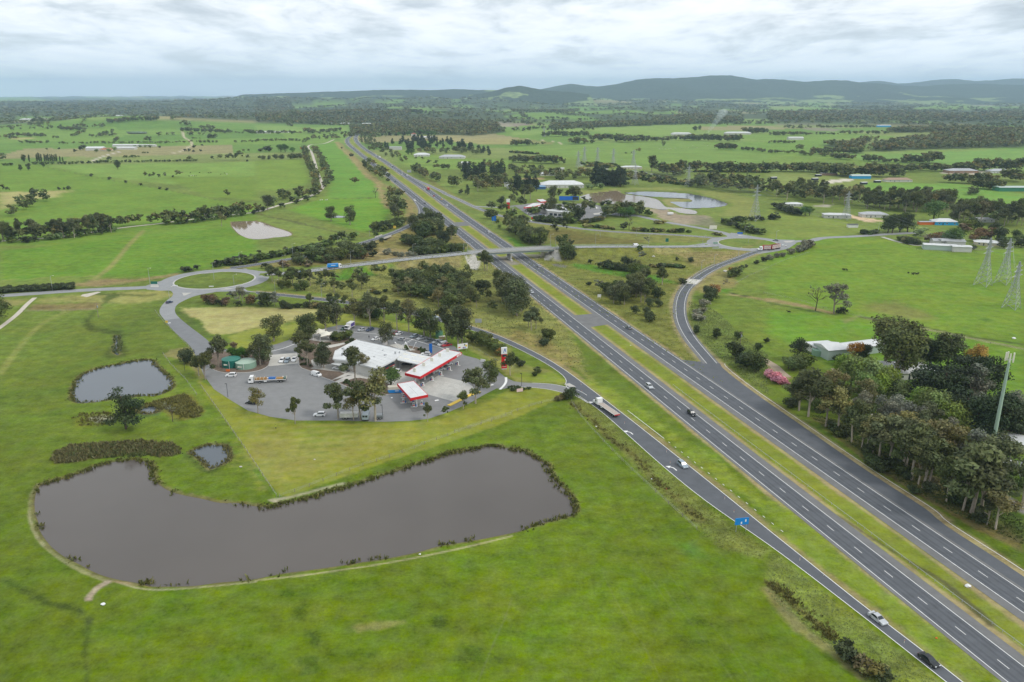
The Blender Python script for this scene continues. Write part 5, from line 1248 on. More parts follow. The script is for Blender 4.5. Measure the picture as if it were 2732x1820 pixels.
# -- right middle distance
patch('pine','20','720,1005 830,1025 1030,1030 1035,1000 830,985',26,24,'tall dark pine in the block behind the far pond','pine block behind the far pond',1.15)
patch(GD_,'20','300,965 450,985 720,975 720,930 300,930',26,15,'gum behind the long white roof','gums behind the long white roof',1.1);patch('pine','20','30,1072 230,1075 230,1040 30,1040',12,19,'dark pine left of the blue shed','pines left of the blue shed',1.1)
ones('green','20','540,1060,7 740,1055,9 810,1052,10 600,1058,6 700,1045,7','grey-green shrub in front of the pine block','shrubs in front of the pine block',1.2)
belt(GD_,'20','0,800 150,810 300,815 470,820',26,15,'gum in the wood beyond the hobby farms','gums beyond the hobby farms',9,1.1);patch(GD_,'20','0,940 280,945 280,880 0,860',20,12,'tree among the hobby farm gardens','trees among the hobby farms',1.2)
for s_,n_,h_ in(('280,570 440,565',14,17),('450,570 700,565',18,18),('540,640 660,630',12,17),('670,635 740,632',8,11),('720,605 920,600',16,18),('940,620 1000,615',7,24),('1010,620 1250,612',20,17),('1250,612 1440,610',16,13),('1440,600 1720,600',20,14),('1620,605 1900,610 2100,612',36,18),('1880,690 2060,690',16,16),('2100,692 2354,715',16,9),('2130,540 2330,540',16,20),('0,655 180,650',14,15),('190,648 300,645',8,8),('1690,520 1720,518',3,20),('1390,665 1410,662',1,12),('165,500 330,497',12,12),('360,492 700,480 1250,468',44,15),('310,410 440,408',10,14),('385,433 465,433',10,7),('620,415 1100,412',22,10),('60,440 170,440',5,15)):
 belt(GD_,'20',s_,n_,h_,'tree in the lines between the right hand middle paddocks','tree lines of the right hand paddocks',7,1.2)
ones('olive','20','1165,722,13','broad gum alone in the wide green field',None,1.4);ones('dark','20','1045,725,4 1100,718,3','low shrub in the wide green field','low shrubs of the wide field',1.5)
ones('dense','20','1285,890,26 1310,895,22','tall gum at the left of the roadside trees','tall roadside gums',.9);belt(GD_,'20','1380,905 1450,940 1600,910',16,21,'gum in the group beyond the scrub corridor','gums beyond the scrub corridor',6);belt(GD_,'20','1650,890 1900,893 2354,895',26,17,'gum above the clipped hedge of the right paddocks','gums above the clipped hedge',5,1.2);belt(SB,'20','1680,893 2000,895 2354,900',40,4,'shrub of the clipped hedge','clipped hedge of the right paddocks',2,1.3)
patch(GU,'20','1660,1035 1900,1075 2290,1125 2300,1040 2100,1000 1700,990',60,17,'gum in the dark wood right of the far ponds','dark wood right of the far ponds',1.05)
patch(['bush','olivebush','dark'],'20','600,830 780,860 1010,862 960,835 640,805',46,5,'scrub bush along the straight power line lane','scrub along the power line lane',1.2);patch(['bush','olivebush','dark'],'20','1000,900 1050,950 1300,990 1650,1030 1680,990 1400,950 1200,910',90,5.5,'scrub bush in the power line corridor above the far ponds','scrub of the power line corridor',1.2)
belt(SB,'20','0,715 120,722 230,730',14,5,'low bush on the near edge of the wide green field','low bushes of the wide field edge',5,1.2)
# -- far right
for s_,n_,h_ in(('0,888 420,893',26,15),('410,890 560,905',12,16),('470,920 830,925',20,17),('630,920 760,942',10,20),('870,930 1060,940',16,21),('1090,893 1380,893',22,13),('1160,940 1280,940',7,13),('1390,880 1640,888',18,13),('1700,890 1940,893',18,16),('1930,880 2354,885',26,20),('1640,990 1850,1000 2080,985',26,15),('1880,1040 2140,1060',22,14),('1810,1110 1900,1090',8,9),('2150,960 2290,990',9,18),('580,770 800,785',16,11),('870,790 1050,800',16,13),('1050,805 1270,810',16,8),('1260,805 1460,815',18,15),('1450,810 1600,810',10,20),('0,720 260,725',16,8),('260,690 340,690',4,14),('290,735 430,745',10,9),('400,730 850,720',40,14),('460,750 580,750',8,9),('20,630 250,630',18,9),('20,560 370,558',26,13),('380,552 640,552',14,9),('660,548 1100,545',24,12),('470,488 980,485',40,10),('1100,535 1560,520',36,16),('1490,475 1620,475',14,10),('1690,490 1950,490',20,10),('2000,465 2150,465',16,12),('2240,480 2354,500',8,14),('190,495 330,495',10,9)):
 belt(GD_,'30',s_,n_,h_,'tree in the lines between the far right paddocks','tree lines of the far right paddocks',7,1.2)
patch(GU,'30','0,1140 130,1150 640,1200 880,1200 880,1130 500,1090 0,1060',56,18,'gum in the wood left of the lattice pylon','wood left of the pylon',1.05);patch(GU,'30','880,1230 1100,1250 1700,1290 1660,1210 1300,1190 900,1180',50,20,'gum in the wood behind the sand arena','wood behind the sand arena',1.05);patch(GU,'30','1600,1360 1800,1380 2080,1390 2354,1400 2354,1330 2050,1290 1800,1300',34,20,'gum among the hidden houses at the right edge','gums among the right edge houses',1.05)
belt('dark','30','50,1225 120,1250 200,1275 290,1295',14,8,'clipped dark hedge shrub beside the sandy yard','clipped dark hedge',2,1.2);ones('leafy','30','340,1300,12 380,1295,11','round green tree at the end of the dark hedge','round green trees by the dark hedge',1.2);ones('leafy','30','1520,1345,24','big round green tree behind the orange shed',None,1.15)
ones('densedark','30','1100,1455,18 1140,1455,17 1210,1445,17 1280,1445,18','dark evergreen by the road end with the lamp posts','dark evergreens by the road end',1.25);belt('bush','30','860,1462 930,1462 1010,1455',8,5,'low dark bush beside the road left of the evergreens','low dark bushes by the road',2,1.3)
ones('leafy','30','1720,1565,16 1680,1560,14','bright green round tree behind the long silver shed','bright green trees behind the silver shed',1.5);ones('rust','30','1540,1560,11 1600,1540,10 1480,1540,9 1810,1440,9 1900,1530,11 1960,1500,10 2040,1510,11','reddish tree in the gardens above the silver shed','reddish garden trees',1.3);ones('green','30','1780,1420,10 1830,1430,11 1380,1500,8 1420,1480,9 2300,1560,9 2200,1560,8','green shrub in the gardens at the right edge','green garden shrubs',1.3);belt(SB,'30','1210,1520 1300,1545 1400,1560',10,5,'dark bush inside the garden fence','dark bushes inside the garden',3,1.2);ones('dark','30','2120,1530,13 2080,1450,11 1900,1420,12 2290,1520,10 2150,1570,9','dark tree behind the small white house','dark trees behind the white house',1.2);ones('dark','31','2175,215,9 2140,190,8 1890,230,5 2320,205,9 1600,200,7 2000,170,8','dark shrub along the garden fence by the pylons','shrubs by the garden fence',1.2)
belt('dark','30','0,1330 80,1325',6,5,'dark bush on the hillock beside the pylon','dark bushes on the hillock',2,1.3)
# -- around the right hand roundabout
belt(['dark','wattle'],'ra','590,320 700,340 800,360 860,390',9,6,'dark wattle at the left end of the diagonal hedge above the roundabout','diagonal hedge, left end',2,1.3);belt(['dark','wattle'],'ra','850,290 960,295 1110,295',9,6,'dark wattle in the upper branch of the hedge above the roundabout','upper branch of the hedge',2,1.3);belt(['dark','wattle'],'ra','920,420 1050,460 1180,500 1300,550 1400,580 1540,590',18,6,'dark wattle in the diagonal hedge above the roundabout','diagonal hedge above the roundabout',2,1.3)
ones('dark','ra','1160,278,6 1300,268,6 1440,258,6 1520,262,6 1570,260,5 1740,235,5 1860,235,9 1800,235,5','round dark wattle on the slope above the diagonal hedge','wattles on the slope above the hedge',1.2)
ones('greybush','rr','1770,635,5 1860,600,4.5 1945,590,4 2070,550,5.5 2200,520,5 2230,505,6 2260,490,5 2300,480,6 2330,455,8 2352,440,6','grey bush on the bank outside the right hand roundabout','grey bushes outside the roundabout',1.1);ones('dark','rr','1555,700,4 1660,660,4 1700,655,4 1330,770,3.5 1400,750,3','small dark bush on the bank below the road train','small bushes below the road train',1.3)
ones('wattle','rr','1190,890,7.5 1250,880,8 1290,850,6 1160,900,5','yellow-flecked wattle inside the bend of the ramp','wattles inside the ramp bend',1.2);ones('goldbush','rr','1185,860,6 930,1180,8','wattle with yellow blossom beside the ramp bend','yellow wattles by the ramp bend',1.1);ones('dark','rr','820,1200,9 870,1250,8 900,1240,9 840,1265,7','dark wattle on the near side of the drain by the ramp','dark wattles by the drain',1.1);ones('grey','rr','1095,1035,6','grey shrub by the ditch below the ramp')
ones('greybush','rr','760,1330,5 740,1420,4 690,1480,5 660,1530,5 720,1540,4','grey bush along the outside of the ramp','grey bushes outside the ramp',1.1);ones('gum','rr','150,1000,11','small gum beside the lush green drain');ones('dark','rr','460,1000,5 430,980,4 580,660,4 370,645,3','dark bush by the drain left of the ramp','bushes by the drain',1.3);ones('dark','rr','125,780,6','slim dark shrub in the rough grass below the cross road');belt(SB,'rr','0,740 200,730 440,745',12,2.6,'low scrub in the rough grass left of the ramp','low scrub left of the ramp',3,1.4);belt(SB,'rr','20,215 150,215 360,230 480,225 560,230',9,4,'low bush between the two roads to the roundabout','low bushes between the roads',1.5,1.2);ones('olivebush','rr','960,265,3 1000,268,3 60,95,4 130,95,4','brownish bush in the verge above the roundabout','brownish verge bushes',1.5)
# -- between the carriageway and the right hand ramp
patch(['dense','gum','wattle'],'21','920,720 1000,740 1250,730 1290,640 1250,540 1100,530 1060,600 950,640',22,12,'gum in the thicket between the motorway and the ramp','thicket between motorway and ramp',1.1)
ones('dark','21','890,650,10 850,630,8 970,640,10','dark round wattle at the left of the ramp thicket','dark wattles left of the thicket',1.2);ones('grey','21','790,622,9','grey shrub left of the dark round wattles');ones('dark','21','1345,680,8 1310,670,6 1270,760,6 1350,755,6 1130,820,6 1230,830,5','dark shrub around the right side of the thicket','shrubs right of the thicket',1.2);ones('bush','21','1270,890,6.5','round dark bush below the thicket');ones('bush','21','705,555,3','small round bush on the open slope');ones('gum','21','1380,550,13','slender gum standing right of the thicket')
patch(['dense','wattle'],'21','1100,500 1240,490 1200,450 1110,450',5,9,'gum on the upper edge of the thicket','gums on the upper edge of the thicket')
ones('dark','21','1030,365,8 1075,370,6 1110,370,6 1360,415,6 715,365,5 1640,345,5','dark shrub in the rough slope below the cross road','shrubs on the rough slope');ones('grey','21','1195,340,9','grey gum on the slope beside the concrete drain');belt(['dark','bush'],'21','830,395 900,400 1000,420 1100,430',11,6,'dark shrub in the row along the lush drain','row along the lush drain',2,1.1)
ones('wattle','21','490,330,15 470,300,13 515,325,12','dark tall wattle against the right abutment of the bridge','wattles against the right abutment',1.0);ones('dark','21','550,330,8','dark shrub at the foot of the right abutment');ones('wattle','21','1175,228,6','round shrub on the near edge of the cross road')
ones('wattle','rr','800,1300,4','low shrub by the outer verge of the ramp')
# -- left of the motorway near the bridge
ones('dense','bd','1340,1500,21 1210,1420,20 1150,1280,19 1420,1420,18 1280,1380,21 1370,1300,17 1120,1150,15 1080,1230,16','big dense gum in the clump beside the near carriageway','dense clump beside the carriageway',1.15);ones('gum','bd','1000,960,10 ','small gum at the left of the dense clump');ones('gum','bd','760,690,15 800,690,14','gum in front of the left abutment slope','gums before the left abutment',1.1)
ones('gum','21','180,970,13 220,960,11 150,940,9','dark gum below the dense roadside clump','gums below the dense clump',1.1);ones('wattle','21','340,1070,8 310,1040,6','shrub pair nearest the slip road verge','shrub pair by the slip road');ones('bush','21','295,1112,5','round dark bush by the slip road')
ones('gum','11','150,520,12 210,530,11 130,500,9 340,560,13 390,560,12 440,560,12 500,560,12 320,540,11 280,560,9','gum in the row behind the roundabout lamp posts','gum row behind the lamps',1.1);ones('wattle','11','240,590,7 420,600,7 380,610,6 450,600,7 300,580,6','shrub under the gum row by the roundabout','shrubs under the gum row',1.1)
ones('gum','11','590,540,9 640,535,10 670,535,9 715,530,9 590,590,8 640,610,7 720,625,10 770,620,8 805,635,8 885,662,12 930,550,9 910,530,8 955,500,10 975,590,11 1000,560,10 1015,590,9 1090,472,9 1115,470,9 1175,470,9','young gum scattered on the bank between the slip road and the cross road','young gums on the bank',1.0)
patch(['wattle','gum','dense','dark','wattle','olive'],'11','1245,500 1300,660 1430,680 1580,680 1640,760 1900,790 2000,690 1960,560 1900,510 1750,470 1500,470',92,9.5,'young tree of the dense thicket below the overpass','dense thicket below the overpass',1.1)
ones('gum','11','1245,490,8 1550,440,10 1530,440,9 1640,440,8 1770,422,7 1935,460,9 1970,500,8','young gum on the bank just below the overpass approach','young gums below the approach');ones('dark','11','2070,600,8 2110,600,7 2040,595,6','dark round shrub at the right end of the thicket','dark shrubs at the thicket end',1.3)
ones('gum','11','2080,700,9 2140,710,8 2030,760,9 2165,800,8 2010,750,7 2190,810,6','young gum between the thicket and the dense clump','young gums before the clump');ones('dense','11','2220,560,12','dense round gum left of the big clump');belt(SB,'11','1080,625 1130,635 1300,600',4,3,'low bush in the open grass near the lamps','low bushes near the lamps',2,1.3)
ones('wattle','lr','760,560,9 790,580,8 900,535,12 960,530,12 940,540,9 1060,510,10 1110,510,10 880,590,6 990,550,7 1080,560,8 1110,560,7 1050,550,6 1220,530,11 1200,525,9 1290,500,14 1330,500,13 1380,510,12 1420,510,10 1250,470,13 1445,515,8 740,545,7','wattle in the wedge between the ramp and the cross road','wattles of the ramp wedge',1.15)
ones('rust','lr','1080,560,7 1440,515,8 780,575,6 610,600,6 640,605,5 885,595,6','russet shrub in the wedge beside the blue tanker','russet shrubs of the ramp wedge',1.2);ones('dark','lr','1500,430,7 1470,415,6 1520,420,7 1560,490,7 1555,390,5 1645,355,4.5 415,615,5','round dark shrub on the slope above the cross road','round shrubs above the cross road',1.4);ones('greybush','lr','1700,465,5 1690,470,4 1780,480,4 1835,495,4.5 1930,490,5 1980,490,4','grey bush on the dry slope above the cross road','grey bushes on the dry slope',1.1)
patch(['dense','wattle','dark'],'lr','1960,260 2100,300 2250,260 2250,160 2100,120 1950,200',26,13,'tree in the dark scrub inside the loop of the ramp','scrub inside the ramp loop',1.15);belt(['dark','wattle'],'lr','1835,345 1950,365 2050,395 2230,410',16,8.5,'dark wattle in the hedge row inside the ramp loop','hedge row inside the ramp loop',3,1.2);belt(['dark','wattle'],'md','-200,1320 0,1340 250,1340 450,1310 700,1280 950,1270 1180,1260',22,7,'dark wattle lining the far edge of the cross road','wattles lining the cross road',3,1.3);ones('densedark','md','600,1000,12 700,1030,12 780,1040,11','dark evergreen in the scrub beside the carriageway','evergreens beside the carriageway',1.1);ones('dense','md','960,870,13 900,860,11 1030,850,12','round dark gum touching the carriageway shoulder','round gums by the shoulder',1.1);ones('gum','lr','2010,145,8','gum inside the neck of the ramp loop')
belt(SH,'lr','0,575 210,545 400,515 600,480 860,425 1000,395 1100,375',60,5.5,'dark shrub in the hedge along the paddock side of the ramp','hedge along the ramp',2,1.3);ones('gum','lr','370,500,7 1003,360,8 1120,370,10 1150,365,11 1220,360,11 1250,355,12 170,545,7 630,440,5','young gum rising over the ramp hedge','young gums over the ramp hedge',1.1);ones('wattle','lr','1330,315,8 1350,310,8 1580,275,5','round shrub at the end of the ramp hedge','round shrubs at the hedge end',1.2)
belt('bush','01','-40,625 120,612 300,605 450,595 640,585',34,4,'dark bush in the low roadside hedge at the left edge','low roadside hedge at left',2.5,1.3);ones('dark','01','1690,435,5 1720,435,5 1745,430,4 1805,415,4.5','dark bush by the road above the left roundabout','bushes above the left roundabout',1.4);belt(['dark','wattle'],'01','1930,390 2100,375 2354,350',14,6,'dark shrub in the hedge above the left roundabout','hedge above the left roundabout',2,1.2);ones('dense','01','-20,900,17','dark gum cut by the left edge beside the farm drive',None,1.4)
ones('grey','11','45,745,8 165,755,8','grey young gum at the edge of the hay paddock','grey young gums by the hay paddock',1.2);ones('rust','rl','970,775,6 1100,790,7 1330,830,6 1780,800,7','russet shrub along the fence of the hay paddock','russet shrubs by the hay paddock',1.2);ones('dark','rl','1050,800,4 1130,800,4 1240,830,5 1550,835,4 1930,840,4 2060,830,9 2330,865,6','dark shrub along the fence of the hay paddock','dark shrubs by the hay paddock',1.3);ones('grey','rl','1430,760,8 1570,770,11 1620,770,10 2170,830,9','grey gum sapling above the hay paddock','grey saplings above the hay paddock',1.1);ones('gum','rl','1950,810,9','round-headed sapling above the hay paddock fence')
ones('gum','11','500,770,10','single upright gum beside the slip road',None,.9);ones('gum','11','690,775,10 740,780,10 815,770,9','gum sapling standing at the slip road edge','saplings at the slip road edge');belt(SB,'11','230,765 400,765 640,760 760,790 950,830',16,3.5,'low bush in the strip below the slip road','low bushes below the slip road',1.5,1.2)
# -- service area trees
ones('olive','11','910,932,17','tall gum with a forked pale trunk behind the white box truck',None,1.1);ones('gum','11','1052,942,20','tall gum with a dark straight trunk behind the dark parked car',None,.85);ones('gum','11','1180,905,17','gum behind the car park between two taller trunks',None,1.0);ones('gum','11','1298,965,18','gum behind the red parked car',None,.9);ones('olive','11','1405,990,20','brownish gum with a twisted trunk behind the silver parked cars',None,.85)
ones('dense','11','1545,1015,16 1605,1030,16','dense low-branched gum left of the green water tank','dense gums by the green tank',1.1);ones('gum','11','1750,1075,20','slim gum just right of the green water tank',None,.8);ones('dense','11','1860,1110,21 1895,1105,20','leafy gum beside the white billboard','leafy gums by the billboard',.95);ones('wattle','11','1980,1075,6 2070,1105,8.5 2110,1115,7 2155,1150,7 2190,1165,6 2230,1200,7 2215,1190,6','dark wattle on the bank above the forecourt','wattles above the forecourt',1.2);ones('goldbush','11','2240,1210,5','brown flowering shrub beside the price sign')
belt(['wattle','dark'],'11','960,840 1000,850 1130,880',6,7,'dark shrub between the gums behind the car park','shrubs behind the car park',2,1.1);ones('gum','sv','985,695,12 ','leaning gum between the price sign and the slip road',None,1.15);ones('bush','sv','1120,575,3.5 1345,660,3.5 1310,700,2','pale bush on the lawn right of the price sign','pale bushes by the price sign',1.1)
ones('dense','11','165,1068,14','umbrella shaped gum alone on the lawn behind the water tanks',None,1.3);ones('dense','11','40,1290,14 85,1250,13','gum on the water tank bed left of the concrete bays','gums on the tank bed',1.15);ones('leafy','11','70,1265,9','bright green tree at the corner of the tank bed',None,1.2)
ones('dense','11','645,980,16','dense gum left of the white box truck',None,1.0);ones('dense','11','740,960,15','gum overhanging the car park corner',None,1.0);ones('dense','11','465,1060,15 480,1050,14','olive gum above the garden bed beside the shade sails','olive gums by the shade sails',1.1);ones('gum','11','472,1290,14','white-trunked gum in the bed right of the concrete bays',None,1.25);ones('gum','11','430,1190,13','gum behind the white-trunked gum',None,1.2);ones('dense','11','625,1320,13 600,1310,10','gum at the left corner of the roadhouse','gums at the roadhouse corner',1.0)
ones('wattle','11','745,1060,5.5 800,1060,5.5 850,1050,5.5 770,1070,4.5','yellow-green clipped wattle behind the roadhouse','clipped wattles behind the roadhouse',1.3);ones('bush','11','705,1060,3 880,1075,2.6','dark green bush beside the clipped wattles','dark bushes by the clipped wattles');ones('dense','11','1205,1105,13','gum in the car park beside the white pylon sign',None,1.15);ones('wattle','11','1385,1150,3','round shrub between the two white arches')
ones('gum','11','908,1462,17','white-trunked gum before the roadhouse front',None,1.05);ones('olive','11','985,1370,11','thin brown gum against the roadhouse wall',None,.8);ones('leafy','11','1240,1485,9.5','bright green round tree by the blue diesel tank',None,1.3)
ones('gum','12','755,408,16','left of the tall gums over the parked trailers',None,1.1);ones('gum','12','965,420,17','middle gum of the row over the parked trailers',None,1.25);ones('olive','12','1098,425,21','right gum with two pale trunks over the parked trailers',None,1.05);ones('olive','12','900,420,13','low brown gum behind the parked trailers')
ones('gum','12','360,452,12','narrow sapling on the kerb near the white wagon',None,.75);ones('olive','12','18,355,11','yellowish sapling beside the black car',None,1.0);ones('gum','12','1580,432,9','slim dark sapling on the kerb by the diesel pumps',None,.7);ones('gum','12','1737,395,5.5','smallest sapling on the kerb by the diesel pumps');ones('gum','12','2018,265,16','spreading gum over the yellow kerb',None,1.15);ones('gum','12','1905,315,8.5','short gum under the lamp by the yellow kerb',None,1.1);ones('dense','12','2150,115,13','gum leaning over the exit drive',None,1.05)
ones('gum','01','2015,1310,16','pale-trunked gum left of the dark green tank',None,1.1);ones('dark','01','1700,1275,8 1725,1270,7.5','round dark shrub left of the entry drive','dark shrubs by the entry drive',1.2);ones('gum','01','1890,1425,13 1830,1390,11','gum at the mouth of the entry drive','gums at the entry drive',1.1);ones('leafy','01','2140,1240,7.5 2190,1255,7.5 2230,1240,7','bright green upright tree behind the tanks','bright green trees behind the tanks',.9);ones('rust','01','2155,1160,5','small russet tree behind the tanks');ones('green','01','2280,1230,5.5','small pine-like shrub right of the tanks');ones('dark','01','1910,1240,5','dark bush at the left end of the tank bed');ones('wattle','12','2354,40,3','small bush by the exit drive')if False else None
ones('dark','sv','1790,1000,5.5 1730,1010,4','round dark bush where the exit meets the slip road','round bushes by the exit',1.2);ones('olivebush','sv','1620,1020,2.5 1650,1010,2.5 1690,1000,3','low brown bush where the exit meets the slip road','low bushes by the exit',1.2)
# -- ponds and paddock at left
ones('spread','02','1160,500,16','dark windswept cypress beside the reedy pond',None,.95);ones('bare','02','1588,430,9','grey leafless tree below the upper pond',None,1.0);ones('grey','02','1590,430,8','pale grey shrub mixed with the leafless tree')if False else None
# -- homestead at right
ones('spread','31','290,1260,12','flat-topped pine left of the green farm shed',None,1.0);ones('dense','31','1080,1290,25 1180,1440,27 1240,1410,28','huge spreading gum over the farmhouse drive','huge gums over the farmhouse',1.25);ones('dense','31','1640,1340,19','tall open gum right of the farmhouse',None,1.25);ones('densedark','31','1480,1310,15 1420,1290,14','dark tree between the farmhouse and the tall open gum','dark trees by the farmhouse',1.2)
ones('golden','31','790,1275,11','half golden shrub in front of the green farm shed',None,1.1);ones('densedark','31','870,1280,10 830,1285,8','dark bush beside the golden shrub','dark bushes by the golden shrub',1.2);ones('golden','31','1900,1370,15','orange flowering tree beyond the dark cypresses',None,1.2);ones('dark','31','660,1290,6 690,1290,5','green bush at the corner of the farm shed','bushes at the farm shed corner',1.4)
ones('pink','31','15,1400,4 50,1425,4.5 90,1450,4.5 120,1465,3.5','mass of pink flowering bush by the motorway','pink flowering bushes',1.3);ones('pink','32','165,95,2.5','smallest pink bush beside the gums')
ones('green','31','340,1310,8 300,1330,8 220,1340,7 180,1320,6','light green shrub under the flat-topped pine','light shrubs under the pine',1.3);ones('dark','21','1690,1000,5 1880,1045,6','dark round bush outside the ramp curve','dark round bushes outside the ramp',1.1);ones('dark','21','2050,1230,9 2130,1300,8 2160,1320,8 2230,1350,10 2260,1345,8','dark shrub along the fence right of the ramp','dark shrubs by the ramp fence',1.2);ones('dark','21','2070,1060,5 2250,1170,5 2340,1090,4','bush in the meadow right of the ramp','meadow bushes right of the ramp',1.1)
ones('bare','31','435,790,15','leafless dark tree on the ditch line',None,1.1);ones('grey','31','605,815,20','large thin-leaved gum on the ditch line',None,1.25);ones('dark','31','690,815,5 650,815,4','bush at the foot of the thin-leaved gum','bushes under the thin gum',1.2)
ones('willow','32','700,80,14 760,120,15 830,160,17 880,190,17 960,220,17 1060,210,15 900,290,15 1000,270,14','tall pale green willow in the row behind the roadside gums','pale green willows, upper row',1.05);ones('willow','32','1380,430,15 1450,470,16 1530,510,16 1610,550,15 1690,570,14 1230,320,13','pale green willow in the middle of the roadside trees','pale green willows, middle',1.1);ones('willow','32','1780,730,10 1930,700,8','small willow near the foot of the phone mast','small willows near the mast',1.1)
ones('spread','32','1350,330,18 1560,360,22 1640,300,22 1780,260,21 1900,230,19 2000,180,17','dark cypress in the windbreak behind the willows','dark cypress windbreak',1.0);ones('spread','32','1800,560,19 1900,590,17 2060,610,19 2150,590,17 2210,560,14','layered cypress beside the phone mast','layered cypresses by the mast',1.1);ones('grey','32','1850,330,20','grey gum rising out of the cypress windbreak',None,1.15);ones('grey','32','2230,450,15','grey bare-topped tree behind the phone mast',None,1.1)
ones('gum','32','285,330,19','first gum of the roadside row above the rusty trunk',None,1.2);ones('gum','32','370,385,21','gum with a rust-streaked trunk in the roadside row',None,1.25);ones('gum','32','530,475,19','white-trunked gum leaning at the upper roadside',None,1.1);ones('olive','32','640,530,20','gum with a forked white trunk at the roadside',None,1.1);ones('gum','32','770,620,18','slim grey-trunked gum at the roadside',None,1.0)
ones('gum','32','860,680,14 910,690,13 960,720,14','thin gum in the middle of the roadside row','thin mid-row gums',1.0);ones('olive','32','1020,765,17','brownish gum above the dark roadside bushes',None,1.15);ones('gum','32','1110,795,19','gum with a bent white trunk behind the roadside bushes',None,1.2);ones('gum','32','1240,860,18 1260,880,16','twin grey gums behind the pale yellow shed','twin grey gums',1.2);ones('gum','32','1320,965,20','tall straight gum in front of the pale yellow shed',None,1.15)
ones('gum','32','1380,1010,15 1420,1040,17 1475,1020,17','slim gum in the lower roadside trio','slim lower trio',1.1);ones('olive','32','1530,830,17 1330,760,15 1230,700,16','brown gum behind the roadside row','brown gums behind the row',1.2);ones('gum','32','1640,1170,16','small gum beside the brown bush at the roadside',None,1.0);ones('gum','32','1790,1250,20','gum with a bluish white trunk at the lower roadside',None,1.0);ones('gum','32','1870,1270,24','largest gum of the lower roadside with a dark trunk base',None,1.35);ones('gum','32','1955,1310,21','white-trunked gum right of the largest roadside gum',None,1.3)
ones('olive','32','2090,1420,15','gum near the cut-off trunk at the right edge',None,1.15);ones('dense','32','2100,1000,17','dense gum crown below the phone mast',None,1.3);ones('gum','32','2340,1200,17','gum cut by the right edge of the view',None,1.1);ones('gum','32','2010,1380,10','short gum in the lower right undergrowth')
ones('bush','32','950,830,4.5 1000,860,4.5 1040,890,4 1130,850,4 700,560,5 640,560,3.5 1220,910,4.5','dark rounded bush between the motorway and the roadside gums','dark roadside bushes',1.2);ones('olivebush','32','1500,1000,3 1540,1020,3.2 1590,1045,3 1370,880,3','brown bush in the grass under the roadside gums','brown bushes under the gums',1.2);ones('bush','32','1700,1170,5 1820,1220,5 1470,1070,4 1340,1085,3 1280,960,3 1950,1350,3.5 900,720,4 600,490,4 210,300,4.5 240,290,4','dark bush at the foot of the roadside gums','bushes at the foot of the gums',1.1)
ones('bush','33','710,1330,4.6','tall dark bush in the rough strip at the bottom');ones('olivebush','33','880,1470,3.8 950,1490,4','yellowish bush in the rough strip near the bottom edge','yellowish bushes near the bottom',1.2);ones('bush','33','1060,1560,3.6','dark bush lowest in the rough strip');ones('bush','33','770,1370,2.5 820,1440,3','small bush between the dark and yellowish bushes','small bushes in the rough strip',1.2)
# -- around the second service area
ones('gum','s2','160,555,19 200,560,20 290,560,21','tall gum behind the far service canopies','gums behind the far canopies',1.05);ones('gum','s2','135,690,17 165,690,15','gum in front of the far white fuel canopy','gums before the far canopy',1.0);ones('dense','s2','610,555,15 640,560,18','gum beside the far small canopy','gums beside the small canopy',1.0);ones('gum','s2','740,555,15 880,565,15 950,570,18 1000,570,19 1040,580,17 1130,610,10','gum in the row behind the long blue board','gums behind the blue board',1.05);ones('leafy','s2','650,640,9 820,650,6 860,650,6','bright green tree in the far forecourt','bright green trees in the far forecourt',1.3)
ones('dense','s2','590,760,19 650,760,17 ','gum in front of the far roadhouse','gums before the far roadhouse',1.0);ones('gum','s2','750,780,12 880,790,14 970,790,15 1130,820,18 460,760,11 510,750,10','gum along the far car park','gums along the far car park',1.15);ones('wattle','s2','300,770,9 350,770,9 390,765,8','wide low wattle before the far canopy','low wattles before the far canopy',1.4);ones('dark','s2','1040,870,16 1060,865,13','dark tall wattle at the far car park corner','dark wattles at the far car park',.95);ones('gum','s2','1240,700,14 1260,750,13','gum on the island right of the far roadhouse','gums right of the far roadhouse',1.0)
belt(['wattle','dark','bush'],'s2','380,870 480,890 640,900 760,920',14,6.5,'shrub between the far car park and the slip road','shrubs by the far car park',2.5,1.3);patch(['wattle','dark'],'s2','850,920 930,950 1040,940 1040,880 900,860',8,10,'round wattle right of the far car park shrubs','round wattles by the far car park',1.2);belt(SB,'s2','1120,920 1220,905 1400,860',12,4.5,'low dark shrub lining the far truck park','low shrubs lining the truck park',2,1.3)
patch(['dense','gum','dense'],'s2','1440,830 1500,840 1590,815 1600,780 1450,770',9,13,'gum at the left of the grove by the muddy yard','grove by the muddy yard, left',1.1);patch(['green','dark','dense','wattle'],'32','180,230 400,330 640,400 900,520 1150,640 1500,800 1800,1000 2100,1150 2354,1300 2354,1000 2000,850 1600,640 1200,450 800,260 400,180',46,6,'understorey shrub between the roadside gums and the willows','understorey behind the roadside gums',1.2);patch(['olive','gum','grey'],'32','500,300 900,480 1200,620 1500,780 1900,980 2200,1100 2200,950 1900,850 1500,620 1000,400 600,220',16,15,'gum of the second row behind the roadside gums','second row of roadside gums',1.05)
patch(['gum','dense','gum'],'s2','1570,800 1680,790 2060,795 2080,760 1700,760',18,13.5,'gum in the grove before the far brown pond','grove before the brown pond',1.05);ones('leafy','s2','1700,810,11 1760,825,11 1830,825,12 1860,810,9','bright green tree in the grove before the brown pond','bright green trees of the grove',1.3);ones('wattle','s2','2140,805,9','round olive shrub alone by the muddy yard',None,1.25);ones('dark','s2','1430,640,6 1500,650,8 1400,640,5','dark shrub on the pond bank behind the grove','dark shrubs on the pond bank',1.3)
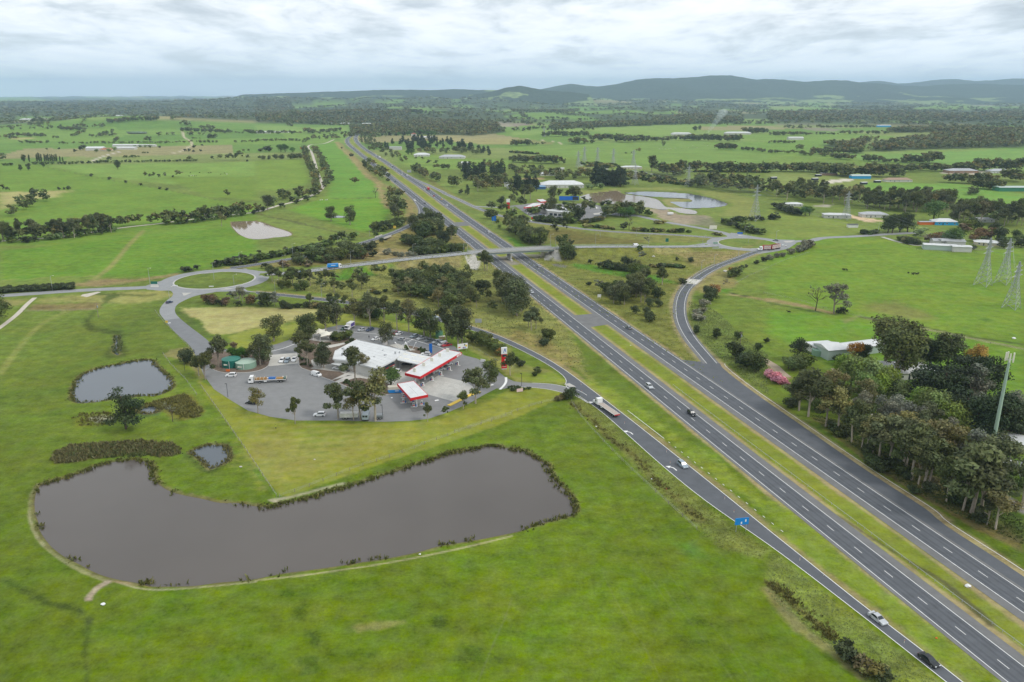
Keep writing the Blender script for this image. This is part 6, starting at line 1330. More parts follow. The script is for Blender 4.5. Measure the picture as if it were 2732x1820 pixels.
ones('gum','s2','30,550,17 10,650,15 30,800,8 ','gum left of the far red price sign','gums left of the far price sign',1.0);ones('gum','s2','95,950,11 120,950,9 180,960,12 210,960,10 240,940,9','young gum below the far slip road','young gums below the far slip road',1.1);patch(['gum','wattle','dense'],'s2','0,1110 110,1110 100,1190 220,1240 500,1270 530,1200 330,1150 180,1030 20,1020',30,12,'young gum of the scrub beside the far carriageway','scrub beside the far carriageway',1.05);ones('gum','s2','810,1045,10','gum on the near side of the far slip road');ones('dark','s2','665,990,6 705,1035,4 920,1255,6','dark shrub in the rough ground before the far slip road','shrubs before the far slip road',1.2);ones('bare','s2','1835,1025,13','half bare tree in the rough field before the grove',None,1.1);ones('dark','s2','1755,1015,8','dark shrub beside the half bare tree',None,1.2);belt(SB,'s2','1100,970 1300,980 1500,1005 1620,1010',12,3,'low dark bush along the far slip road verge','low bushes by the far slip road',2,1.3);ones('grey','s2','2100,1235,7','grey shrub beyond the cross road');belt(SB,'s2','1900,1030 2050,1040 2200,1045 2290,1055',9,3.5,'low bush in the field before the roundabout','low bushes before the roundabout',2,1.3)
ones('gum','mf','1010,640,11 1040,635,12 1070,640,10','gum by the far slip road entry','gums by the far slip entry',1.1);ones('dark','mf','1245,520,11','dark round tree behind the far entry drive');ones('gum','mf','1190,680,8 1220,680,9 1290,690,12 1310,685,11','gum left of the far price sign by the entry','gums by the far entry',1.0);ones('dense','mf','930,820,9 980,815,11 1010,820,12 1060,820,12 1090,815,10','gum in the clump behind the blue sign','clump behind the blue sign',1.1);ones('gum','mf','1330,940,10 1360,940,12 1440,905,8 1310,1030,10 1380,1040,11 1590,960,10 1710,980,11 1770,970,10 1620,965,6','young gum between the blue sign and the far slip road','young gums by the blue sign',1.0);ones('gum','mf','1430,1190,12 1500,1195,12 1540,1190,10','gum pair in the lush hollow','gums in the lush hollow',1.0);patch(['gum','wattle','dense'],'mf','1610,1280 1750,1370 2150,1390 2180,1330 1950,1200 1700,1130 1600,1200',24,12,'young gum of the thicket just beyond the overpass','thicket beyond the overpass',1.1);ones('wattle','mf','1190,1010,4 1140,900,5 1440,745,6 1480,755,7 1380,720,6','low shrub on the far verge','low shrubs on the far verge',1.2)
# -- stand them up: the largest in view as trees of their own, the rest as woods
def app(t):return t[4]/hypot(t[1],t[2])
by={}
for t in TREES:by.setdefault(SPEC[t[0]][3],[]).append(t)
REST={}
TREE_COUNT={}
for nm,L_ in by.items():
 L_.sort(key=app,reverse=True)
 for i,t in enumerate(L_):
  sp,x,y,z,h,wd,lab,grp=t
  if i>=285 or app(t)<.0050:
   REST.setdefault(sp,[]).append(t);continue
  cm,tm=proto_mesh(sp,rt.randrange(5));ct=SPEC[sp][4]
  o=thing(nm,lab,ct,(x,y,z-.05),rt.uniform(0,6.28),grp);o.scale=(h*wd,h*wd,h)
  link('trunk' if ct=='tree' else 'stem',tm,o);link('crown' if ct=='tree' else 'foliage',cm,o)
  TREE_COUNT[nm]=TREE_COUNT.get(nm,0)+1
print('trees',len(TREES),TREE_COUNT,{k:len(v)for k,v in REST.items()})
def mass(name,L_,lod,n,seed=0,mats=None):
 """many trees as one sheet of foliage"""
 rs=np.random.RandomState(seed);groups={}
 for t in L_:groups.setdefault(SPEC[t[0]][1],[]).append(t)
 for lf,Q in groups.items():
  CO,CL=[],[];tv,tf=[],[]
  for t in Q:
   sp,x,y,z,h,wd=t[:6]
   pr=protos(sp,lod,n);co,col,mb=pr[rs.randint(n)]
   a=rs.uniform(0,6.28);c_,s_=cos(a),sin(a)
   q=np.stack([(co[:,0]*c_-co[:,1]*s_)*h*wd+x,(co[:,0]*s_+co[:,1]*c_)*h*wd+y,co[:,2]*h+z],1)
   v=rs.uniform(.72,1.25);hu=rs.uniform(-.08,.08)
   CO.append(q);CL.append(col*np.array([v*(1+hu),v,v*(1-hu),1]))
  CO=np.concatenate(CO);CL=np.concatenate(CL)
  tag(link(name,leaf_mesh(name,CO,CL,LEAF[lf])),kind='stuff')
WN={'gum_tree':'woodland','wattle_shrub':'shrubbery','bush':'undergrowth','pine_tree':'pine_woods','evergreen_tree':'evergreen_woods','leafy_tree':'leafy_woods','poplar_tree':'poplar_woods'}
tmp={}
for sp,L_ in REST.items():tmp.setdefault(WN.get(SPEC[sp][3],'woodland'),[]).extend(L_)
for nm,L_ in tmp.items():mass(nm,[t[:4]+(t[4]*.92,t[5]*1.22)for t in L_],1,4,5)
far=[]
rs=np.random.RandomState(77)
for P,spc,h,lab,pal in FORESTS:
 Q=np.array(P);A_=abs(sum(Q[i][0]*Q[(i+1)%len(Q)][1]-Q[(i+1)%len(Q)][0]*Q[i][1]for i in range(len(Q))))/2
 n=int(min(2600,A_/(spc*spc)))
 x=rs.uniform(Q[:,0].min(),Q[:,0].max(),n*6);y=rs.uniform(Q[:,1].min(),Q[:,1].max(),n*6)
 m=inside(x,y,P);x,y=x[m][:n],y[m][:n];z=hgt0(x,y)
 sc_=np.clip(np.hypot(x,y)/3000,1,2.2)
 for i in range(len(x)):far.append((rs.choice(['gum','dense','dense','olive']),x[i],y[i],z[i]-.5,h*rs.uniform(.7,1.25),1.35*sc_[i]**.6))
for k in range(150):
 d=rs.uniform(2600,9500);a=radians(rs.uniform(-35,35));x0,y0=d*sin(a),d*cos(a)
 ln=rs.uniform(150,620)*(d/3500);hd=rs.choice([.33,.33+pi/2,rs.uniform(0,pi)]);n=int(ln/(14*max(1,d/3500)))
 u=rs.uniform(0,ln,n);x=x0+u*cos(hd)+rs.normal(size=n)*7;y=y0+u*sin(hd)+rs.normal(size=n)*7
 z=hgt0(x,y)
 for i in range(n):
  if y[i]>1900:far.append((rs.choice(['gum','dense','dense']),x[i],y[i],z[i]-.5,rs.uniform(9,18),1.5*max(1,d/4500)**.6))
n=7000
d=np.sqrt(rs.uniform(3300.**2,10500.**2,n));a=np.radians(rs.uniform(-36,36,n));x,y=d*np.sin(a),d*np.cos(a);z=hgt0(x,y)
fo_=wob(x,y*.55,.0042,11)+.55*wob(x,y*.6,.011,12)+.35*np.clip((z-25)/40,-.5,1.2)+.25
for i in range(n):
 if fo_[i]>.02:far.append(('dense',x[i],y[i],z[i]-.5,rs.uniform(12,20),2.2*max(1,d[i]/5000)))
print('far',len(far))
mass('forest',far,2,6,9)
# -- rushes and tussocks
def tufts(name,pts,sz,lf,seed,k=5):
 rs=np.random.RandomState(seed);n=len(pts);pts=np.array(pts)
 N_=n*k;p=np.repeat(pts,k,0)+np.stack([rs.normal(size=N_)*sz*.35,rs.normal(size=N_)*sz*.35,np.zeros(N_)],1)
 a=rs.uniform(0,6.28,N_);w_=sz*rs.uniform(.25,.6,N_);h=sz*rs.uniform(.5,1.2,N_);t=rs.normal(size=(N_,2))*.45
 dx,dy=np.cos(a)*w_*.5,np.sin(a)*w_*.5
 co=np.stack([np.stack([p[:,0]-dx,p[:,1]-dy,p[:,2]-.1],1),np.stack([p[:,0]+dx,p[:,1]+dy,p[:,2]-.1],1),np.stack([p[:,0]+dx+t[:,0]*h,p[:,1]+dy+t[:,1]*h,p[:,2]+h],1),np.stack([p[:,0]-dx*.4+t[:,0]*h,p[:,1]-dy*.4+t[:,1]*h,p[:,2]+h*.95],1)],1).reshape(-1,3)
 tn=rs.uniform(.6,1.35,N_);hu=rs.uniform(-.22,.12,N_);col=np.repeat(np.stack([tn*(1-hu*.5),tn,tn*(1+hu*.5),np.ones(N_)],1),4,0)
 return tag(link(name,leaf_mesh(name,co,col,LEAF[lf])),kind='stuff')
rs=np.random.RandomState(5)
def shore(nm,dens,lo,hi,cond=None,skip=None):
 P=PONDS[nm];Q=grow(P,0.0);L_=arclen(np.vstack([Q,Q[:1]]));QQ=np.vstack([Q,Q[:1]]);o=[]
 n=int(L_[-1]*dens);u=rs.uniform(0,L_[-1],n)
 x=np.interp(u,L_,QQ[:,0]);y=np.interp(u,L_,QQ[:,1])
 cl=np.sin(u*.23)+np.sin(u*.71+1)+np.sin(u*1.9+2)
 for i in range(n):
  if cond and not cond(x[i],y[i],cl[i]):continue
  o.append((x[i]+rs.normal()*.8,y[i]+rs.normal()*.8,-.3))
 return o
fx0=W1('13','0,610');fx1=W1('22','400,1340');fb_=W1('02','395,1000')
def lush(x,y,c):
 return not(y<205 and x<8)and not(x<-78 and y<232)or c>1.25
tufts('rushes',shore('farm',2.2,0,0,lush),.75,'reed',1,6);tufts('rushes',shore('farm',1.3,0,0,lush),.75,'wattle',2,6)
tufts('rushes',shore('upper',1.8,0,0),.6,'reed',3,6);tufts('rushes',shore('upper',1.0,0,0),.75,'wattle',4,6);tufts('rushes',shore('small',3.5,0,0),.65,'reed',5,6);tufts('rushes',shore('reedy',4.0,0,0),.8,'reed',6,6)
def fill(k,s,n,z=0):
 P=W(k,s);Q=np.array(P);o=[]
 while len(o)<n:
  x=rs.uniform(Q[:,0].min(),Q[:,0].max(),2*n);y=rs.uniform(Q[:,1].min(),Q[:,1].max(),2*n);m=inside(x,y,P)
  x,y=x[m],y[m];o+=list(zip(x,y,hgt0(x,y)))
 return o[:n]
tufts('rushes',fill('02','470,780 520,700 650,650 900,630 1300,600 1450,620 1560,620 1680,690 1640,740 1480,760 1260,730 900,770 650,810 520,815',700),.9,'reed',7,6);tufts('rushes',fill('02','1330,270 1700,180 1870,330 1830,390 1660,405 1540,330',420),.9,'reed',8,6);tufts('rushes',fill('02','580,780 640,690 1000,640 1300,620 1560,640 1640,700 1480,750',240),.9,'wattle',12,6)
tufts('rushes',fill('02','670,400 750,350 1000,345 1080,380 1060,450 900,470 700,475',130),.7,'reed',9,5);tufts('rushes',fill('01','1040,1020 1100,1020 1130,1100 1110,1200 1020,1160 1040,1080',90),.8,'wattle',10,5)
for s_,n_ in(('22','540,260 640,340 760,430 860,560 980,640 1180,800 1280,930 1350,1000 1500,1130 1720,1330'),('33','0,660 130,730 270,890 430,1010 600,1160')):
 P=np.array(W(s_,n_));L_=arclen(P);u=rs.uniform(0,L_[-1],260);c_=np.sin(u*.35)+np.sin(u*.9+1);u=u[c_>-.4]
 tufts('tussocks',[(np.interp(q,L_,P[:,0])+rs.normal()*1.0,np.interp(q,L_,P[:,1])+rs.normal()*1.0,0)for q in u],.6,'reed',11,6)
tufts('tall_grass',fill('22','640,200 900,400 1050,560 1400,880 1700,1110 2100,1420 2354,1600 2300,1700 1900,1600 1500,1250 1150,880 900,600 620,330 520,250',2600),.30,'grass',13,3);tufts('tall_grass',fill('33','0,330 400,660 800,960 1200,1290 1560,1568 900,1568 500,1200 0,760',2200),.28,'grass',14,3)
tufts('tall_grass',fill('rt','0,100 250,270 650,540 1000,820 1600,1170 2352,1520 2352,1250 1700,900 1200,640 900,420 600,260 200,130',2400),.42,'wattle',15,4)
tufts('tall_grass',fill('D','612,648 720,625 1060,585 1130,598 1250,690 1330,800 1365,880 1240,800 1090,750 950,712 800,685 690,668',4200),.5,'grass',16,3);tufts('tall_grass',fill('D','1195,602 1290,575 1640,570 1750,580 1620,630 1562,690 1558,750 1600,830 1670,880 1640,875 1500,790 1330,690',3200),.5,'grass',17,3);tufts('tall_grass',fill('21','1620,700 1850,780 1960,860 2100,1000 2354,1200 2354,1568 2100,1380 1800,1130 1640,930',2200),.55,'grass',18,4)
"""beds"""
for k,s,n_ in(('tr','500,370 720,440 980,600 1000,430 870,290 760,320',16),('tk','1790,440 1800,640 1900,720 2150,740 2180,620 2000,500',14),('ba','480,760 800,640 880,680 600,720',8),('ca','440,620 800,700 860,780 560,730',10),('ba','0,720 240,760 300,700 100,660',10),('sv','890,870 1000,850 1250,862 1250,890 1000,900',18)):
 for p in fill(k,s,n_):TREES.append(('bush',p[0],p[1],.15,1.1,1.0,'',None));cm,tm=proto_mesh('bush',0)
bm_=[t for t in TREES if t[6]=='']
mass('undergrowth',bm_,1,4,21)
# -- vehicles
PNT={k:mat('car paint '+k,c,.28,.0,.5)for k,c in{'white':(.78,.78,.77),'silver':(.46,.48,.49),'grey':(.18,.20,.21),'black':(.018,.020,.022),'navy':(.025,.045,.10),'blue':(.03,.17,.50),'red':(.50,.025,.03),'yellow':(.75,.48,.04),'green':(.03,.10,.06),'cream':(.60,.56,.46),'maroon':(.22,.015,.03),'steel':(.30,.36,.40)}.items()}
GLASS=mat('dark car glass',(.020,.028,.032),.08,0,.6);TYRE=mat('tyre',(.018,.018,.018),.9);RIM=mat('alloy rim',(.40,.41,.42),.35,.6);HEADL=mat('headlamp lens',(.75,.77,.78),.15,0,.6);TAILL=mat('tail lamp lens',(.42,.02,.015),.25,0,.5);BLK=mat('black plastic',(.02,.02,.02),.6);TIMB=mat('sawn timber',(.36,.20,.07),.8,noise_s=3.0);DECKM=mat('worn deck boards',(.42,.36,.31),.85,noise_s=2.0,noise_a=.2);STL=mat('chassis steel',(.05,.05,.055),.6,.3);CHR=mat('polished steel',(.6,.62,.63),.2,.9)
CARS={'sedan':(4.85,1.84,1.46,.93,1.05,.32,-1.05,-1.80,.98),'hatch':(4.25,1.78,1.49,.93,.95,.25,-1.45,-2.0,.95),'suv':(4.75,1.90,1.74,1.06,1.05,.42,-1.95,-2.28,1.05),'wagon':(4.85,1.84,1.50,.94,1.05,.35,-1.95,-2.32,.96),'van':(5.1,1.96,2.05,1.22,1.85,1.15,-2.45,-2.53,1.2),'ute':(5.3,1.88,1.78,1.06,1.05,.42,-.75,-.98,1.0)}
CM={}
def car_meshes(kind):
 if kind in CM:return CM[kind]
 L,W_,H,b,sb,rf,rr,rb,bt=CARS[kind];h=L/2;w=W_/2;g_=.20
 body=MB();nose=.72 if kind!='van' else.95
 prof=[(-h+.08,g_),(h-.12,g_),(h,.42),(h-.03,nose-.1),(h-.35,nose+.06),(sb,b)]+([(rb,b),(-h+.12,bt),(-h,bt-.25)]if kind!='ute' else[(rb,b),(rb,.98),(-h+.05,.98),(-h,.6)])
 prof+=[(-h,.45)]
 body.side(prof,-w,w)
 wi=w-.02;wt=w-.20;r0,r1=b-.01,H
 k=len(body.v)
 body.v+=[(sb,-wi,r0),(sb,wi,r0),(rb,wi,r0),(rb,-wi,r0),(rf,-wt,r1-.03),(rf,wt,r1-.03),(rr,wt,r1-.02),(rr,-wt,r1-.02),((rf+rr)/2,-wt+.05,r1),((rf+rr)/2,wt-.05,r1)]
 for q in((0,1,5,4),(1,2,6,5),(2,3,7,6),(3,0,4,7),(4,5,9,8),(8,9,6,7)):body.f.append(tuple(k+i for i in q))
 def face(A_,B_,C_,D_,m=.1,o=.015):
  P=[np.array(p,float)for p in(A_,B_,C_,D_)];c_=sum(P)/4;n=np.cross(P[1]-P[0],P[2]-P[0]);n/=np.linalg.norm(n)
  return MB().quad(*[tuple(c_+(p-c_)*(1-m)+n*o)for p in P])
 V=body.v[k:k+8];out={'body':body}
 out['windscreen']=face(V[0],V[1],V[5],V[4],.08);out['rear_window']=face(V[2],V[3],V[7],V[6],.12)
 out['side_window']=[face(V[1],V[2],V[6],V[5],.13),face(V[3],V[0],V[4],V[7],.13)]
 if kind=='van':
  out['side_window']=[face((1.6,w-.02,1.24),(.75,w-.02,1.24),(.75,wt+.02,1.85),(1.1,wt+.02,1.85),.08),face((.75,-w+.02,1.24),(1.6,-w+.02,1.24),(1.1,-wt-.02,1.85),(.75,-wt-.02,1.85),.08)]
 R_=.34 if kind in('suv','ute','van')else.31
 out['tyre']=MB().cyl((0,-.11,0),(0,.11,0),R_,n=12);out['rim']=MB().cyl((0,-.118,0),(0,.118,0),R_*.62,n=10)
 out['wheels']=[(x*h*.60,y*(w-.10),R_)for x in(1,-1)for y in(1,-1)]
 out['headlight']=[MB().box(h-.16,h-.0,y*(w-.32)-.17,y*(w-.32)+.17,nose-.14,nose-.0)for y in(1,-1)]
 out['tail_light']=[MB().box(-h-.015,-h+.12,y*(w-.22)-.16,y*(w-.22)+.16,bt-.30 if kind!='ute' else.68,bt-.12 if kind!='ute' else.86)for y in(1,-1)]
 if kind=='ute':out['tray']=MB().box(-h+.1,rb-.1,-w+.1,w-.1,.985,.99)
 CM[kind]={n:([m.mesh(n,None)for m in v]if isinstance(v,list)and n!='wheels' else v if n=='wheels' else v.mesh(n,None))for n,v in out.items()}
 return CM[kind]
CMM={}
def cm(kind,nm,me,m):
 k=(me.name,m.name)
 if k not in CMM:
  q=me.copy();q.materials.clear();q.materials.append(m);CMM[k]=q
 return CMM[k]
def vehicle(kind,col,p,rz,label,cat='car',detail=2,group=None,name=None):
 o=thing(name or{'van':'van','ute':'ute'}.get(kind,'car'),label,cat,(p[0],p[1],p[2]+.05),rz,group)
 m=car_meshes(kind);link('body',cm(kind,'body',m['body'],PNT[col]),o)
 for nm in('windscreen','rear_window'):link(nm,cm(kind,nm,m[nm],GLASS),o)
 for q in m['side_window']:link('side_window',cm(kind,'s',q,GLASS),o)
 if detail>1:
  for w_ in m['wheels']:
   t=link('wheel',cm(kind,'t',m['tyre'],TYRE),o,w_);link('rim',cm(kind,'r',m['rim'],RIM),t)
  for q in m['headlight']:link('headlight',cm(kind,'h',q,HEADL),o)
  for q in m['tail_light']:link('tail_light',cm(kind,'l',q,TAILL),o)
  if 'tray' in m:link('tray',cm(kind,'y',m['tray'],BLK),o)
 else:
  mb=MB()
  for w_ in m['wheels']:mb.cyl((w_[0],w_[1]-.11,w_[2]),(w_[0],w_[1]+.11,w_[2]),w_[2],n=8)
  mb.build('wheels',TYRE,o)
 return o
def on(P,k,s,rev=False,off=0.0):
 p=W1(k,s)if P is not OV else at(*T(k,s)[0][:2],float(s.split(',')[2]))
 i,a=nearest(P,p)
 if P is OV:return(p[0],p[1],P[i,2]),a+(pi if rev else 0)
 return(p[0],p[1],0.0),a+(pi if rev else 0)
for P,rev,k,s,kind,col,det,lab in((SRl,0,'33','1008,1000','sedan','silver',2,'silver sedan on the near slip road, ahead of the black sedan'),(SRl,0,'33','1478,1385','sedan','black',2,'black sedan on the near slip road at the bottom right'),(SRl,0,'22','1568,842','suv','steel',2,'grey four wheel drive beside the curved turn arrow on the slip road'),(LC,0,'22','1262,118','suv','silver',2,'silver hatch on the near carriageway ahead of the black four wheel drive'),(LC,0,'22','1652,368','suv','black',2,'black four wheel drive on the near carriageway'),(LC,0,'21','182,625','hatch','silver',2,'silver car on the near carriageway just before the overpass'),(LC,0,'bd','826,462','suv','black',2,'dark car under the overpass'),(RC,1,'21','1072,955','sedan','grey',2,'dark grey sedan on the far carriageway beyond the crossover'),(RC,1,'21','249,388','sedan','silver',2,'pale silver sedan coming out from under the overpass'),(RC,1,'md','2065,672','sedan','white',1,'white car on the far carriageway just beyond the overpass'),(LC,0,'md','526,145','hatch','white',1,'white car on the near carriageway beside the ramp neck'),(LC,0,'fw','1618,1400','van','white',1,'white van taking the exit to the curved ramp'),(LC,0,'fw','1802,1452','sedan','black',1,'black car beside the exit of the curved ramp'),(LC,0,'fw','1242,1036','sedan','navy',1,'dark car alone past the roadside gum clump'),(LC,0,'fw','417,370','hatch','silver',1,'pale car low on the motorway bend'),(LC,0,'fw','457,400','sedan','navy',1,'dark car low on the motorway bend'),(LC,0,'fw','742,605','sedan','grey',1,'grey car above the roadside gum clump'),(RC,1,'fw','505,196','van','white',1,'white van farthest round the motorway bend'),(RC,1,'fw','882,545','van','white',1,'white van ahead of the white box truck on the bend'),(RC,1,'fw','1182,731','suv','white',1,'white car leading a dark car below the bend'),(RC,1,'fw','1190,758','sedan','black',1,'dark car hidden beside a white car below the bend'),(RC,1,'fw','1271,817','hatch','white',1,'white car alone between two groups of traffic'),(RC,1,'fw','1372,856','suv','white',1,'white car of the close pair, far lane'),(RC,1,'fw','1378,892','sedan','white',1,'white car of the close pair, median lane'),(RC,1,'fw','1472,925','van','white',1,'white van where the far slip road leaves'),(RC,1,'fw','1801,1190','suv','white',1,'white car beside the red truck'),(RC,1,'fw','1976,1312','hatch','red',1,'small red car on the far carriageway'),(RC,1,'fw','2126,1376','hatch','yellow',1,'small yellow car on the far carriageway'),(RC,1,'fw','2226,1486','sedan','white',1,'white car following the yellow car'),(OV,0,'ns','2000,874,4.2','van','white',2,'white van on the cross road right of the bridge'),(OV,1,'lr','822,655,1.5','sedan','blue',2,'bright blue car on the cross road near the left roundabout'),(FS,0,'mf','1832,866','wagon','white',2,'white car on the far slip road')):
 p,a=on(P,k,s,rev);vehicle(kind,col,p,a,lab,'van' if kind=='van' else 'car',det)
vehicle('hatch','navy',W1('rl','340,775')+(0,),1.1,'dark blue car entering the service road from the left roundabout');vehicle('wagon','white',W1('rr','1965,433')+(0,),.35,'white car behind the red road train');vehicle('sedan','grey',W1('rr','1845,353')+(0,),pi-.55,'dark car on the far side of the right roundabout')
p,a=on(SRl,'11','1642,852');vehicle('sedan','steel',p,a,'blue-grey car on the slip road behind the service trees')
def pc(k,s,kind,col,deg,lab):vehicle(kind,col,W1(k,s)+(.0,),radians(deg),lab,{'van':'van','ute':'ute'}.get(kind,'car'))
for a in(('ba','605,355','hatch','green',-112,'dark green hatchback beside the white box truck'),('ba','1040,385','hatch','silver',-140,'silver hatchback parked right of the white box truck'),('ba','1240,385','suv','navy',-125,'dark blue four wheel drive in front of the tall trunk'),('ba','1625,430','hatch','white',-130,'white car half hidden behind the car park gum'),('ba','1860,470','hatch','maroon',-120,'dark red car tucked beside the white hatchback'),('ba','1935,480','hatch','white',-130,'white hatchback beside the dark red car'),('ba','1375,610','hatch','white',-135,'white hatchback driving round behind the roadhouse'),('ba','2000,620','hatch','silver',150,'small silver-blue car near the pedestrian crossing'),('ca','405,360','wagon','steel',-130,'blue-grey wagon right of the crossing'),('ca','575,410','ute','silver',-132,'silver ute right of the blue-grey wagon'),('ca','770,460','sedan','grey',-140,'dark silver sedan in the shade of the dense gum'),('ca','945,500','suv','silver',-140,'silver hatch left of the dark blue car'),('ca','1015,520','suv','grey',-140,'dark grey car between the silver hatch and the white van'),('ca','1090,560','van','white',-140,'white van left of the red ute'),('ca','1195,575','ute','red',-145,'red ute at the end of the parking row'),('ca','690,790','wagon','white',175,'white wagon behind the link roof'),('tk','1385,590','suv','white',-92,'white hatchback on the concrete bays'),('tk','1510,590','suv','steel',-92,'blue-grey car between two white ones on the bays'),('tk','1680,565','ute','white',-88,'white ute with a rack on the concrete bays'),('tk','150,945','suv','white',182,'white four wheel drive by the orange barrier'),('tk','2215,930','van','white',-35,'small white van with a yellow patch at the garden corner'),('02','2312,268','suv','black',165,'black four wheel drive on the kerb left of the sapling'),('12','585,378','suv','white',183,'white wagon parked by the lower kerb'),('ba','465,1310','wagon','white',168,'white wagon in front of the roadhouse wall'),('ba','640,1345','sedan','grey',165,'dark car under the roadhouse awning'),('ba','1870,1390','suv','white',155,'white four wheel drive behind the bright green tree'),('ca','1030,1160','suv','silver',25,'silver car at the pumps under the red fascia'),('ca','1225,1030','hatch','white',35,'small white car at the pumps near the far end'),('ca','890,1210','ute','white',28,'white ute with a green load at the pumps'),('ca','1100,1060','hatch','grey',35,'dark car at the middle pumps'),('ca','250,1020','sedan','black',170,'dark car in the shade under the link roof'),('fm','1270,735','suv','blue',178,'blue car under the farm carport'),('30','1075,1310','hatch','red',0,'red car beside the grey house by the sand arena')):pc(*a)
for i,a in enumerate((('s2','265,775','hatch','white',20,'white car at the left of the far car park'),('s2','340,800','hatch','silver',20,'silver car near the far red sign'),('s2','460,805','suv','blue',25,'blue car of the far car park'),('s2','540,808','hatch','white',20,'white hatch in the middle of the far car park'),('s2','720,838','suv','navy',160,'dark blue car on the near side of the far car park'),('s2','785,808','hatch','white',20,'white car before the far roadhouse trees'),('s2','35,715','suv','white',10,'white car at the far forecourt edge'),('s2','1430,760','suv','white',90,'white four wheel drive on the far concrete bays'),('s2','1320,690','van','white',30,'white van in the far truck park'))):
 vehicle(a[2],a[3],W1(a[0],a[1])+(0,),radians(a[4]),a[5],'van' if a[2]=='van' else 'car',1)
# -- trucks
def wheels(o,xs,w,r=.5,wd=.28):
 me=MB().cyl((0,-wd/2,0),(0,wd/2,0),r,n=12).mesh('wheel',TYRE);mr_=MB().cyl((0,-wd/2-.01,0),(0,wd/2+.01,0),r*.55,n=10).mesh('rim',RIM)
 for x in xs:
  for y in(-w,w):t=link('wheel',me,o,(x,y,r));link('rim',mr_,t)
def cab(o,x,col,bonnet=False,h=3.0):
 """cab with its front at x"""
 if bonnet:
  MB().side([(x,.7),(x-.1,1.55),(x-1.5,1.75),(x-1.9,2.6),(x-2.4,h),(x-4.0,h),(x-4.0,.7)],-1.15,1.15).build('cab',PNT[col],o)
  sx=(x-1.52,1.80,x-1.88,2.55);sd=(x-2.0,x-2.9,1.8,2.5)
  for y in(-1.22,1.22):MB().cyl((x-2.2,y,.8),(x-2.2,y,3.5),.09,n=8).build('exhaust_stack',CHR,o)
  MB().box(x-.02,x+.25,-1.15,1.15,.35,.8).build('bumper',CHR,o);MB().box(x-.08,x+.03,-.55,.55,.85,1.5).build('grille',CHR,o)
 else:
  MB().side([(x,.5),(x-.02,1.5),(x-.25,2.5),(x-.7,h),(x-2.2,h),(x-2.2,.5)],-1.2,1.2).build('cab',PNT[col],o)
  sx=(x+.02,1.55,x-.22,2.45);sd=(x-.3,x-1.2,1.55,2.35)
  MB().box(x,x+.08,-1.2,1.2,.35,.75).build('bumper',BLK,o)
 MB().quad((sx[0]+.02,-1.05,sx[1]),(sx[0]+.02,1.05,sx[1]),(sx[2]+.02,1.0,sx[3]),(sx[2]+.02,-1.0,sx[3])).build('windscreen',GLASS,o)
 for y in(-1.21,1.21):MB().box(sd[1],sd[0],y-.01,y+.01,sd[2],sd[3]).build('side_window',GLASS,o)
 for y in(-.85,.85):MB().box(x-.05,x+.06,y-.18,y+.18,.85,1.05).build('headlight',HEADL,o)
def deck(o,x0,x1,z,load=False):
 MB().box(x0,x1,-.35,.35,.75,z-.15).build('chassis',STL,o);n=5;w_=2.4/n
 for i in range(n):MB().box(x0,x1,-1.2+i*w_+.015,-1.2+(i+1)*w_-.015,z-.02,z+.03).build('deck_board',DECKM,o)
 for y in(-1.24,1.24):MB().box(x0,x1,y-.04,y+.04,z-.16,z+.04).build('side_rail',PNT['white'],o)
p,a=on(SRl,'22','860,318');d=np.array([cos(a),sin(a)])
p0,p1=np.array(W1('22','770,262')),np.array(W1('22','958,392'));a=atan2(*(p0-p1)[::-1]);c_=(p0+p1)/2
o=thing('flatbed_truck','white bonneted truck with an empty flat trailer merging from the service exit','truck',(c_[0],c_[1],.05),a);cab(o,8.6,'white',True,3.3);deck(o,-8.8,4.2,1.45);wheels(o,(7.4,3.6,2.4,-4.6,-5.9,-7.2),1.02)
MB().box(-8.9,-8.8,-1.2,1.2,1.05,1.5).build('tail_board',PNT['red'],o);MB().box(-.8,.6,-1.28,-1.0,.6,1.2).build('side_box',PNT['silver'],o);MB().box(.9,2.0,1.0,1.28,.6,1.2).build('side_box',PNT['silver'],o)
p0,p1=np.array(W1('tk','570,1135')),np.array(W1('tk','1480,1095'));a=atan2(*(p0-p1)[::-1]);c_=(p0+p1)/2+np.array([0,1.4])
o=thing('flatbed_truck','white semi-trailer loaded with long timber parked in the truck park','truck',(c_[0],c_[1],.05),a);cab(o,8.3,'white',False,3.3);deck(o,-8.0,5.6,1.5);wheels(o,(7.0,3.4,-4.4,-5.6),1.02);MB().box(5.5,5.62,-1.2,1.2,1.5,3.0).build('headboard',PNT['cream'],o);MB().box(-8.05,-7.95,-1.2,1.2,1.5,2.4).build('tail_gate',PNT['cream'],o)
MB().box(.4,1.6,-1.27,-1.0,.7,1.2).build('side_box',PNT['white'],o);MB().box(.4,1.6,1.0,1.27,.7,1.2).build('side_box',PNT['white'],o)
ld=thing('timber_load','stack of brown timber and blue barrels strapped on the parked trailer','load',(c_[0],c_[1],.05),a);rg=random.Random(3)
for i in range(8):MB().box(.6,5.3,-1.1+i*.275,-.86+i*.275,1.54,2.0+rg.uniform(0,.25)).build('timber',TIMB,ld)
for x in(4.7,3.2,1.6):MB().box(x,x+.12,-1.15,1.15,1.54,2.34).build('strap',PNT['cream'],ld)
for i in range(4):MB().cyl((-.6-i*.75,-.5,1.54),(-.6-i*.75,-.5,2.3),.33,n=10).build('barrel',PNT['blue'],ld);MB().cyl((-.6-i*.75,.45,1.54),(-.6-i*.75,.45,2.25),.33,n=10).build('barrel',PNT['blue'],ld)
